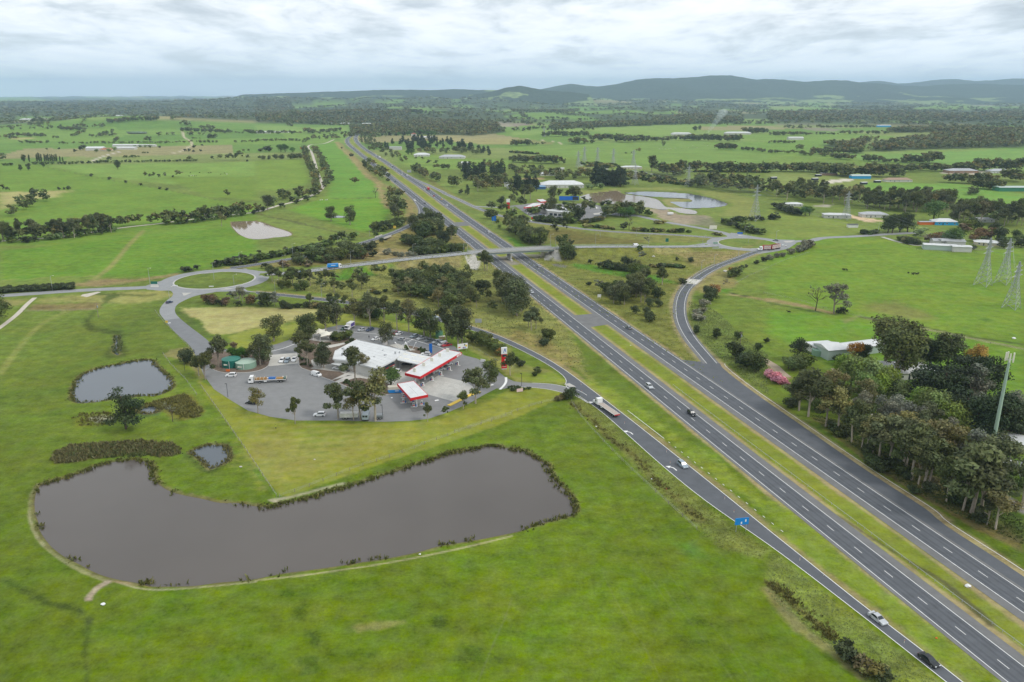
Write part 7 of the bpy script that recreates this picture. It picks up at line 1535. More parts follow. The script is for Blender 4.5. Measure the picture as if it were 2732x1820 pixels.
MB().box(.0,.5,-1.0,-.4,1.54,2.0).build('white_drum',PNT['white'],ld);MB().box(-6.6,-3.7,-1.1,1.0,1.54,1.95).build('timber',TIMB,ld);MB().box(-7.8,-6.8,-1.0,1.0,1.54,2.1).build('crate',PNT['green'],ld);MB().box(-6.6,-6.2,-.9,-.4,1.96,2.3).build('white_drum',PNT['white'],ld)
BLU=mat('tanker blue',(.02,.24,.62),.4)
p,a=on(OV,'lr','1150,607,3.3');o=thing('tanker_truck','bright blue bulk truck with a white cab climbing towards the bridge','truck',(p[0],p[1],p[2]+.05),a);cab(o,5.0,'white',False,2.9);MB().side([(2.5,1.0),(2.5,3.35),(-4.9,3.2),(-5.2,2.6),(-5.2,1.0)],-1.22,1.22).build('bulk_body',BLU,o);MB().box(-5.0,4.4,-.4,.4,.6,1.0).build('chassis',STL,o);wheels(o,(3.9,-2.6,-3.8),1.0);MB().box(-5.45,-5.2,-1.0,1.0,.9,2.4).build('rear_gate',PNT['white'],o)
for y in(-1.235,1.225):MB().box(-2.6,.6,y,y+.01,2.1,2.5).build('pale_stripe',PNT['white'],o)
CRT=mat('stock crate slats',(.70,.62,.58),.6)
def crate(o,x0,x1,z0=1.2,h=2.9):
 MB().box(x0,x1,-1.22,1.22,z0-.15,z0+.05).build('crate_floor',PNT['maroon'],o);MB().box(x1-.25,x1,-1.24,1.24,z0,z0+h).build('bulkhead',PNT['red'],o);MB().box(x0,x1-.25,-1.05,1.05,z0+.05,z0+h-.1).build('shade_block',BLK,o)  # black block inside the crate stands in for the shade behind the slats
 for y in(-1.2,1.16):
  for i,zz_ in enumerate((.12,.55,1.0,1.62,2.05,2.5)):MB().box(x0,x1-.25,y,y+.05,z0+zz_,z0+zz_+.28).build('slat',CRT,o)
  for zz_ in(1.36,h-.05):MB().box(x0,x1-.25,y-.02,y+.07,z0+zz_,z0+zz_+.2).build('red_rail',PNT['red'],o)
p0,p1=np.array(W1('rr','1575,497')),np.array(W1('rr','1765,492'));p2=np.array(W1('rr','1905,465'));a=atan2(*(p0-p1)[::-1]);c_=p0-np.array([cos(a),sin(a)])*0
o=thing('road_train','red and white livestock road train with two slatted crates leaving the roundabout','truck',(c_[0],c_[1],.05),a);cab(o,.2,'white',True,3.3);crate(o,-10.6,-4.4);MB().box(-10.6,-1,-.4,.4,.7,1.05).build('chassis',STL,o);wheels(o,(-1,-4.6,-5.8,-9.0,-10.1),1.0)
b2=atan2(*(p1-p2)[::-1]);h_=thing('stock_trailer','rear slatted livestock trailer of the red road train','trailer',(p0[0]-cos(a)*10.9,p0[1]-sin(a)*10.9,.05),b2);crate(h_,-12.0,-.3);MB().box(-12,-.3,-.4,.4,.7,1.05).build('chassis',STL,h_);wheels(h_,(-1.6,-2.8,-9.0,-10.2,-11.4),1.0)
p=W1('ba','750,340');o=thing('box_truck','white box truck with a purple panel in the car park','truck',(*p,.05),radians(-108));cab(o,3.6,'white',False,2.6);MB().box(-3.6,1.3,-1.2,1.2,.95,3.5).build('box_body',PNT['white'],o);MB().box(-3.5,.6,1.2,1.23,1.3,3.1).build('side_panel',mat('purple panel',(.10,.07,.28),.5),o);MB().box(-3.4,3,-.4,.4,.5,.95).build('chassis',STL,o);wheels(o,(2.6,-2.3),.98,.42)
for P,rev,k,s,col,c2,lab in((RC,1,'fw','946,585','white','white','white box truck on the far motorway bend'),(RC,1,'fw','1868,1190','white','red','truck with a red load on the far carriageway'),(LC,0,'fw','1100,905','white','silver','pale truck half hidden by the roadside gums')):
 p,a=on(P,k,s,rev);o=thing('box_truck',lab,'truck',(p[0],p[1],.05),a);cab(o,5.2,col,False,2.9);MB().box(-5.6,2.8,-1.25,1.25,1.0,3.7).build('box_body',PNT[c2],o);MB().box(-5,4.5,-.4,.4,.5,1.0).build('chassis',STL,o);wheels(o,(4.2,-2.6,-3.9),1.0)
def trailer(k,s,rz,L,h,m,lab,nm='parked_trailer'):
 o=thing(nm,lab,'trailer',(*W1(k,s),.05),rz);MB().box(-L/2,L/2,-1.2,1.2,.9,h).build('box_body',m,o);MB().box(-L/2,L/2,-.35,.35,.55,.9).build('chassis',STL,o);wheels(o,(-L*.3,-L*.3+1.1),.98,.45);return o
CURT=mat('pale curtain side',(.58,.57,.53),.7,noise_s=1.2,noise_a=.2)
o=trailer('tr','745,1240',.05,7.0,2.5,CURT,'pale curtain-sided trailer parked under the tall gums');
o=trailer('tr','1150,1255',radians(92),5.5,2.9,PNT['steel'],'blue-grey horse float parked between the gum trunks');
for y in(-.55,.55):MB().box(-2.78,-2.75,y-.4,y+.4,1.9,2.6).build('rear_panel',BLK,o)
trailer('tr','1480,1240',.05,2.6,1.8,PNT['grey'],'small dark box trailer beside the black lamp post','box_trailer');trailer('s2','860,850',.3,5.0,3.0,PNT['white'],'white box trailer on the near side of the far car park');trailer('20','1455,1290',.3,6,2.8,PNT['white'],'white site hut on skids in the muddy yard','site_hut')
# -- buildings
ROOFW=mat('white roof sheet',(.60,.61,.60),.55,noise_s=.3,noise_a=.10,coords='World');ROOFG=mat('grey roof sheet',(.40,.41,.42),.5,noise_s=.5);WALLW=mat('pale wall',(.55,.54,.50),.8);WALLC=mat('cream wall',(.55,.49,.36),.8);WALLB=mat('brick wall',(.30,.20,.14),.85,noise_s=2);GREENS=mat('green steel sheet',(.42,.50,.46),.5);REDF=mat('red fascia',(.58,.018,.025),.4);WIN=mat('shop glass',(.03,.045,.05),.1,0,.6);DARKF=mat('dark fascia',(.03,.035,.045),.5);SKYL=mat('skylight sheet',(.72,.69,.58),.4);ORG=mat('orange plastic',(.62,.14,.02),.5);TANKD=mat('dark green tank',(.012,.13,.10),.45);TANKL=mat('pale green tank',(.23,.36,.27),.5);BLUB=mat('sign blue',(.01,.13,.48),.4);GALV=mat('galvanised pole',(.40,.42,.43),.5,.3);WOODP=mat('weathered post',(.24,.20,.16),.9);WHT=PNT['white']
V3=lambda P,z:[(p[0],p[1],z)for p in P]
def txt(s,size,o,loc,rot,m):
 c=bpy.data.curves.new('lettering','FONT');c.body=s;c.size=size;c.align_x='CENTER';c.align_y='CENTER';c.extrude=.01;c.materials.append(m)
 q=bpy.data.objects.new('lettering',c);me=bpy.data.meshes.new_from_object(q);bpy.data.objects.remove(q);q=link('lettering',me,o,loc);q.rotation_euler=rot;return q
ZR=5.0
rh=thing('roadhouse','low roadhouse with a broad pale flat roof between the car park and the fuel canopy','building',(0,0,0))
RP=W('ba','925,605 1690,770 2120,880 1820,1100 1415,1310 640,1100 345,1075 400,880',ZR)
MB().prism(RP,ZR-.12,ZR).build('roof',ROOFW,rh);i_=[tuple(q)for q in grow(RP,-.7)];MB().prism(i_,0,ZR-.13,top=False).build('wall',WALLW,rh)
def strip(A_,B_,z0,z1,th,name,m,o):
 A_,B_=np.array(A_[:2]),np.array(B_[:2]);d=(B_-A_)/np.linalg.norm(B_-A_);c=(A_+B_)/2;return obox(MB(),c,d,np.linalg.norm(B_-A_),th,z0,z1).build(name,m,o)
for i in range(8):strip(RP[i],RP[(i+1)%8],ZR-.4,ZR+.25,.25,'parapet',ROOFG if i<2 else ROOFW,rh)
strip(RP[3],RP[4],3.2,4.58,.5,'fascia',DARKF,rh);strip(RP[3],RP[4],2.95,3.18,.5,'red_trim',REDF,rh)
f0,f1=np.array(i_[3]),np.array(i_[4])
for q in range(6):strip(f0+(f1-f0)*(q*.105+.02),f0+(f1-f0)*(q*.105+.11),.3,2.8,.16,'shop_window',WIN,rh)
strip(f0+(f1-f0)*.68,f0+(f1-f0)*.97,.2,2.8,.14,'brick_panel',WALLB,rh)
for s_ in('590,830,1.1,.7','930,965,2.6,.7','1090,1000,2.2,.6','1550,860,.8,.3','1610,975,1.2,.4','1345,1015,.8,.3','1855,945,.7,1.2','1955,925,.6,.8','580,980,1,1.2','1420,1240,.7,.3'):
 x,y,wd,hh=[float(q)for q in s_.split(',')];p=W1('ba','%f,%f'%(x,y),ZR);obox(MB(),p,(.43,.9),wd,wd*.7,ZR,ZR+hh).build('roof_vent',ROOFG,rh)
nl=np.array(RP[5])-np.array(RP[7]);
for k in range(1,8):
 a=np.array(RP[0])*(1-k/8)+np.array(RP[7])*k/8;b=np.array(RP[2])*(1-k/8)+np.array(RP[4])*k/8;strip(a,b,ZR,ZR+.05,.07,'roof_lap',ROOFW,rh)
aw=W('ba','345,1180 640,1250 720,1260 640,1310 345,1190',3);strip(W1('ba','345,1165',3.2),W1('ba','720,1235',3.2),3.0,3.2,2.6,'awning',ROOFW,rh)
lk=thing('link_canopy','flat link roof with skylights between the roadhouse and the red canopy','canopy',(0,0,0));LP=W('ca','228,700 850,840 980,985 540,1020 0,905 0,840',4.9)
MB().prism(LP,4.5,4.9).build('roof',ROOFW,lk)
for s_ in('195,770','395,795','595,830','765,875','60,840','230,885','430,935','590,965'):obox(MB(),W1('ca',s_,4.9),(.43,.9),1.1,3.0,4.9,4.96).build('skylight',SKYL,lk)
for s_ in('60,960','500,1060'):p=W1('ca',s_,3);MB().box(p[0]-.15,p[0]+.15,p[1]-.15,p[1]+.15,0,4.5).build('column',GALV,lk)
def canopy(nm,lab,P,zt,th,cols,ridge):
 o=thing(nm,lab,'canopy',(0,0,0));MB().prism(P,zt-th,zt-.1).build('soffit',WALLW,o)
 A_,B_,C_,D_=[np.array(p[:2])for p in P];m0,m1=((A_+B_)/2,(C_+D_)/2)if ridge==0 else((B_+C_)/2,(D_+A_)/2)
 halves=((A_,m0,m1,D_),(m0,B_,C_,m1))if ridge==0 else((A_,B_,m0,m1),(m1,m0,C_,D_))
 for q in halves:
  c=sum(q)/4;MB().prism([tuple(c+(p-c)*.985)for p in q],zt-.1,zt+.04).build('roof_panel',ROOFW,o)
 for i in range(4):strip(P[i],P[(i+1)%4],zt-th,zt+.12,.16,'fascia',REDF,o)
 for p in cols:MB().box(p[0]-.3,p[0]+.3,p[1]-.3,p[1]+.3,0,zt-th).build('column',WHT,o)
 return o
C1=W('ca','185,1228 552,1318 1555,732 1140,645',5.6);a1,b1,c1,d1=[np.array(p)for p in C1]
mid=lambda u,v:(a1*(1-u)+d1*u)*(1-v)+(b1*(1-u)+c1*u)*v
o=canopy('fuel_canopy','long white fuel canopy with a bright red fascia in front of the roadhouse',C1,5.6,1.05,[mid(u,.5)for u in(.06,.28,.5,.72,.94)],0)
for i,u in enumerate((.1,.32,.52,.72,.93)):p=mid(u,.34);obox(MB(),p,(.43,.9),.35,1.5,5.6,7.3).build('sign_box',SKYL,o)
dd=(c1-b1)/np.linalg.norm(c1-b1);ang=atan2(dd[1],dd[0]);p=b1+dd*34+np.array([dd[1],-dd[0]])*.1;obox(MB(),p,dd,4.2,.06,4.75,5.55).build('white_panel',WHT,o);txt('Caltex',.8,o,(*(p+np.array([dd[1],-dd[0]])*.06),5.12),(pi/2,0,ang),REDF)
C2=W('cb','0,400 320,752 738,668 395,332',5.6);e_=[np.array(p)for p in C2]
canopy('diesel_canopy','small white canopy with a red fascia over the diesel pumps',C2,5.6,1.0,[sum(e_)/4+(e_[1]-e_[0])*q for q in(-.32,.30)],1)
def pump(p,rz,lab,grp,cols=('white','red')):
 o=thing('fuel_pump',lab,'pump',(p[0],p[1],.05),rz,grp);MB().box(-1.3,1.3,-.55,.55,0,.15).build('pump_island',KERB,o);MB().box(-.45,.45,-.25,.25,.15,1.9).build('cabinet',WHT,o);MB().box(-.4,.4,-.27,.27,.5,.95).build('front_panel',REDF,o);MB().box(-.32,.32,-.27,.27,1.2,1.65).build('display',WIN,o);MB().box(.7,1.05,-.18,.18,.15,1.1).build('bin',BLUB,o);MB().bar((.45,0,1.6),(.6,0,.5),.03).build('hose',BLK,o)
for i in range(5):pump(mid(.08+i*.21,.93),ang+pi/2,'pump at the open side of the long canopy','pumps of the long canopy');pump(mid(.08+i*.21,.30),ang+pi/2,'pump in the shade of the long canopy','shaded pumps of the long canopy')
for k,s in(('cb','160,740'),('cb','150,870'),('cb','330,850'),('cb','400,960'),('cb','590,920')):pump(W1(k,s),.1,'diesel pump beside the small red canopy','diesel pumps')
sheet('pump_slab',AS_S,W('cb','300,1000 640,900 720,960 660,1030 370,1090'),.052)
def cylt(nm,lab,cat_,k,s,r,h,m,top=None,rib=True):
 p=W1(k,s);o=thing(nm,lab,cat_,(*p,.0));MB().cyl((0,0,0),(0,0,h),r,n=28).build('shell',m,o);MB().cyl((0,0,h),(0,0,h+r*.10),r*1.02,r*.15,28).build('lid',top or m,o)
 if rib:MB().cyl((r*.1,-r-.06,.1),(r*.1,-r-.06,h),.09,n=6).build('pipe',WHT,o);MB().box(-r*.5,-r*.1,-r*.98-.1,-r*.9,h*.45,h*.6).build('plate',SKYL,o)
cylt('water_tank','dark green water tank behind the entry drive','tank','tk','165,690',4.2,3.6,TANKD,mat('tank lid green',(.03,.20,.15),.5));cylt('water_tank','pale green water tank right of the dark one','tank','tk','515,715',4.7,2.9,TANKL,mat('pale lid',(.36,.48,.38),.5));cylt('water_tank','green tank under the car park gums','tank','ca','1015,350',1.9,3.0,mat('mid green tank',(.10,.26,.16),.5),None,False);cylt('water_tank','pale green tank beside the farm shed','tank','fm','185,485',3.2,2.8,TANKL,None,False);cylt('water_tank','white tank behind the farm shed','tank','fm','320,380',3.0,2.0,WHT,None,False)
p=W1('tr','1850,600');o=thing('diesel_tank','blue and cream fuel tank box beside the bright green tree','tank',(*p,.05),.12);MB().box(-3,3,-1.3,1.3,0,1.5).build('lower_box',BLU,o);MB().box(-3,3,-1.3,1.3,1.5,2.7).build('upper_box',PNT['cream'],o);MB().bar((.6,0,2.7),(.6,0,4),.06).build('vent_pipe',WHT,o);MB().box(.0,1.6,-1.33,-1.3,.8,1.1).build('pale_stripe',WHT,o)
p=W1('tk','75,830');o=thing('barrier','orange plastic barrier below the dark green tank','barrier',(*p,.05));MB().box(-.9,.9,-.25,.25,0,1.0,0,.12).build('barrier_body',ORG,o);MB().box(-1,1,-.32,.32,0,.12).build('foot',BLK,o)
p=W1('ca','1080,400');o=thing('skip_box','tan timber box beside the green tank under the gums','box',(*p,.05),.3);MB().box(-1.5,1.5,-.9,.9,0,1.3).build('box_body',mat('tan board',(.42,.32,.18),.8),o);MB().box(-1.6,1.6,-1,1,1.3,1.36).build('lid',PNT['cream'],o)
SAIL=mat('shade cloth',(.72,.69,.58),.8)
for s_,lab in(('30,540','cream shade sail over the picnic lawn'),('200,600','white shade sail nearest the clipped wattles')):
 p=W1('ba',s_);o=thing('shade_sail',lab,'shade sail',(*p,.13),.4);n=8;mb=MB()
 for i in range(n+1):
  for j in range(n+1):
   u,v=i/n*2-1,j/n*2-1;q=.62+.38*(u*u*v*v)+.0;mb.v.append((u*4.0*(1-.28*(1-v*v)),v*4.0*(1-.28*(1-u*u)),3.0+(1-abs(u))*(1-abs(v))*1.6-.2*abs(u*v)))
 mb.f=[(i*(n+1)+j,(i+1)*(n+1)+j,(i+1)*(n+1)+j+1,i*(n+1)+j+1)for i in range(n)for j in range(n)];mb.build('sail',SAIL,o,True)
 for x in(-4,4):
  for y in(-4,4):MB().cyl((x,y,0),(x,y,2.9),.09,n=6).build('post',WHT,o)
 MB().cyl((0,0,0),(0,0,4.5),.1,n=6).build('mast',WHT,o)
for s_,lab in(('1985,850','white V-shaped arch left of the round shrub'),('2235,860','white V-shaped arch right of the round shrub')):
 p=W1('ba',s_);o=thing('arch',lab,'arch',(*p,.13),.1)
 for sg in(-1,1):
  mb=MB();P=[(sg*(.2+2.6*t**.8),5.2*t-1.3*max(0,t-.72)**1.0*3)for t in np.linspace(0,1,8)]
  for a,b in zip(P[:-1],P[1:]):mb.quad((a[0],-.6,a[1]),(b[0],-.6,b[1]),(b[0],.6,b[1]),(a[0],.6,a[1])).quad((a[0],.6,a[1]-.25),(b[0],.6,b[1]-.25),(b[0],-.6,b[1]-.25),(a[0],-.6,a[1]-.25)).quad((a[0],-.6,a[1]-.25),(b[0],-.6,b[1]-.25),(b[0],-.6,b[1]),(a[0],-.6,a[1])).quad((a[0],.6,a[1]),(b[0],.6,b[1]),(b[0],.6,b[1]-.25),(a[0],.6,a[1]-.25))
  mb.build('arch_arm',WHT,o)
def board(nm,lab,p,rz,wd,z0,z1,m,legs=True,cat_='sign',th=.12):
 o=thing(nm,lab,cat_,(p[0],p[1],p[2]if len(p)>2 else 0),rz);MB().box(-wd/2,wd/2,-th/2,th/2,z0,z1).build('panel',m,o)
 if legs:
  for x in(-wd*.36,wd*.36):MB().box(x-.06,x+.06,.02+th/2,.14+th/2,0,z1-.1).build('post',GALV,o)
 return o
p=W1('tot','1540,1545');zt=height_of(p,row('tot',690));o=thing('price_sign','tall red price sign with a white badge on top by the exit','sign',(*p,0),.22);MB().box(-1.25,1.25,-.35,.35,.6,zt-3.2).build('red_panel',REDF,o);MB().box(-1.35,1.35,-.4,.4,zt-3.1,zt).build('white_badge',WHT,o);MB().box(-1.2,1.2,-.5,.5,0,.6).build('base',CONC,o);mb=MB()
for a,b,c,d in((-.35,-.9,.35,1.1),(.3,1.1,.75,-.7)):mb.quad((a-.15,-.43,zt-1.5+b),(a+.15,-.43,zt-1.5+b),(c+.15,-.43,zt-1.5+d),(c-.15,-.43,zt-1.5+d))
mb.build('badge_mark',BLUB,o);txt('Caltex',.75,o,(0,-.38,1.5),(pi/2,0,0),WHT);MB().box(-.9,1.1,-.38,-.35,zt-4.4,zt-3.4).build('dark_display',WIN,o)
for q in range(3):MB().box(.1,1.0,-.37,-.35,4.4+q*1.7,5.0+q*1.7).build('price_panel',SKYL,o)
p=W1('ca','1580,700');o=board('billboard','white billboard with red, blue and yellow shapes beyond the long canopy',(*p,0),.45,5.4,1.2,4.0,WHT);mb=MB().box(-2.3,-1.2,-.09,-.07,1.9,2.5);mb.build('orange_mark',ORG,o);MB().cyl((1.1,-.07,3.2),(1.1,-.1,3.2),.38,n=12).build('dark_mark',DARKF,o);MB().cyl((1.9,-.07,2.7),(1.9,-.1,2.7),.5,n=12).build('yellow_mark',YEL,o)
for x,m in((.4,REDF),(.8,BLUB),(1.3,BLUB),(.1,BLUB)):MB().box(x,x+.25,-.1,-.07,1.4,2.2).build('figure_mark',m,o)
for k,s,rz,w_,z0,z1,m,lab in(('ca','2070,975',-.5,2.6,.4,1.7,WHT,'small white board on the kerb above the forecourt'),('sv','1112,915',.35,2.8,.3,1.7,mat('pink board',(.72,.52,.52),.5),'pink board on the lawn below the exit drive'),('ba','1605,735',.1,2.2,.2,6.0,WHT,'tall white pylon board behind the roadhouse'),('ca','810,760',.1,1.5,.2,5.2,BLUB,'blue banner at the end of the planting bed'),('ba','1480,1500',.45,3.2,.1,3.0,WHT,'white ice cabinet against the shop front'),('bd','812,513',.1,2.0,.6,1.4,WHT,'white board in the verge just below the overpass'),('21','802,680',0,2.2,1.0,2.8,WHT,'white square sign on the motorway slope'),('fw','1510,875',.1,6.5,1.5,5.5,GALV,'grey back of a big direction sign by the far slip road'),('11','2045,925',.0,3.6,1.5,3.8,GALV,'grey backed sign beside the slip road'),('rl','2085,235',.1,5,1.2,4.2,GALV,'grey backed direction sign at the left roundabout'),('rl','78,465',0,4.2,.8,2.6,TANKD,'green direction sign on the left splitter island'),('rl','440,490',0,3.4,.3,1.0,WHT,'white chevron board at the left tip of the roundabout lawn'),('rl','1070,500',0,3.0,.3,.9,WHT,'white chevron board on the near edge of the roundabout lawn'),('rr','220,380',0,2.6,.8,3.8,TANKD,'green board on the verge before the right roundabout'),('rr','1312,255',0,5,.5,2.0,BLUB,'blue board at the far leg of the right roundabout'),('rr','945,405',0,4,.5,2.0,TANKL,'green board at the left side of the right roundabout'),('rl','298,1150',0,1.2,1.0,2.2,YEL,'yellow warning sign on the entry drive'),('lr','1778,205',0,2.6,1.0,3.4,YEL,'yellow warning sign by the ramp grove'),('lr','1935,125',0,2.2,1,2.8,WHT,'white sign on the outside of the ramp neck'),('mf','465,670',0,.01,0,.01,WHT,None),('s2','325,855',.1,3,.4,2.4,REDF,'small red board below the far car park'),('s2','190,870',.1,2.4,.6,3.4,REDF,'red pennant board below the far price sign'),('ra','385,470',0,7,.3,3.6,SKYL,'pale sign board on the verge above the right roundabout')):
 if lab:board('road_sign',lab,G1(k,s),rz,w_,z0,z1,m)
p=W1('22','2105,1445');o=board('road_sign','blue services sign beside the slip road',(*p,0),.15,4.2,2.4,4.6,mat('service blue',(.01,.22,.62),.4));MB().box(-.35,.05,-.1,-.07,2.7,3.4).box(.9,1.3,-.1,-.07,3.3,4.1).build('white_symbol',WHT,o)
p=W1('mf','1085,945');o=thing('road_sign','blue arrow shaped sign on stilts beyond the motorway','sign',(*p,0));MB().prism([(-.2,-.1),(1.9,-.1),(1.9,.1),(-.2,.1)],4,8.8).build('panel',BLUB,o);MB().box(-2.2,-.5,-.1,.1,4,8).build('panel',BLUB,o);MB().box(-1.3,-1.1,0,.2,0,8).box(.7,.9,0,.2,0,8).build('post',GALV,o)
p=W1('s2','890,660');o=board('billboard','long blue board above the far roadhouse',(*p,0),0,22,7.5,12,BLUB);MB().box(4,10.5,-.1,-.07,7.8,11.5).build('dark_panel',DARKF,o);p=W1('ss','125,445');zt=height_of(p,row('ss',245));o=thing('price_sign','far red price sign with a white top','sign',(*p,0));MB().box(-1.6,1.6,-.4,.4,0,zt-3.5).build('red_panel',REDF,o);MB().box(-2,2,-.45,.45,zt-3.5,zt).build('white_badge',WHT,o)
canopy('fuel_canopy','white canopy with red trim at the far service area',W('s2','185,668 340,655 520,605 330,600',5.6),5.6,1.1,[W1('s2','260,690'),W1('s2','400,660')],0);canopy('diesel_canopy','small white canopy behind the far service canopy',W('s2','388,545 450,578 555,570 480,535',5.6),5.6,1.1,[W1('s2','470,610')],1)
o=thing('roadhouse','white roofed roadhouse half hidden by trees at the far service area','building',(0,0,0));P=W('s2','330,640 520,610 700,640 900,690 1050,650 1100,690 870,745 560,720 520,690',5);MB().prism(P,4.7,5).build('roof',ROOFW,o);MB().prism([tuple(q)for q in grow(P,-.8)],0,4.69).build('wall',WALLW,o)
for i in range(4):strip(np.array(P[7])+(np.array(P[6])-np.array(P[7]))*(.1+i*.22)+np.array([0,.6]),np.array(P[7])+(np.array(P[6])-np.array(P[7]))*(.25+i*.22)+np.array([0,.6]),.5,2.8,.2,'shop_window',WIN,o)
def house(nm,lab,k,s,L,Dp,h,ri,rz,wm,rm,hip=True,win=3,cat_='house'):
 p=G1(k,s);o=thing(nm,lab,cat_,p,rz);MB().box(-L/2,L/2,0,Dp,-1,h).build('wall',wm,o);e=.5;y0,y1,m=-e,Dp+e,Dp/2;a=L/2+e;b=a-(Dp/2+e if hip and L>Dp else 0 if not hip else a-.2);mb=MB()
 mb.quad((-a,y0,h),(a,y0,h),(b,m,h+ri),(-b,m,h+ri)).quad((a,y1,h),(-a,y1,h),(-b,m,h+ri),(b,m,h+ri)).tri((a,y0,h),(a,y1,h),(b,m,h+ri)).tri((-a,y1,h),(-a,y0,h),(-b,m,h+ri)).quad((-a,y0,h-.02),(-a,y1,h-.02),(a,y1,h-.02),(a,y0,h-.02));mb.build('roof',rm,o)
 for i in range(win):x=-L/2+L*(i+.5)/win;f=MB().box(x-.8,x+.8,-.06,.05,1.0,2.2).build('window',WHT,o);MB().box(x-.7,x+.7,-.08,-.05,1.1,2.1).build('pane',WIN,f)
 if win:MB().box(-L/2+L/win-.45,-L/2+L/win+.45,-.07,.05,0,2.1).build('door',DARKF,o)
 return o
BLUW=mat('blue wall',(.02,.30,.60),.6);TINR=mat('rusty roof',(.30,.10,.06),.8);YELW=mat('pale yellow wall',(.62,.58,.40),.8)
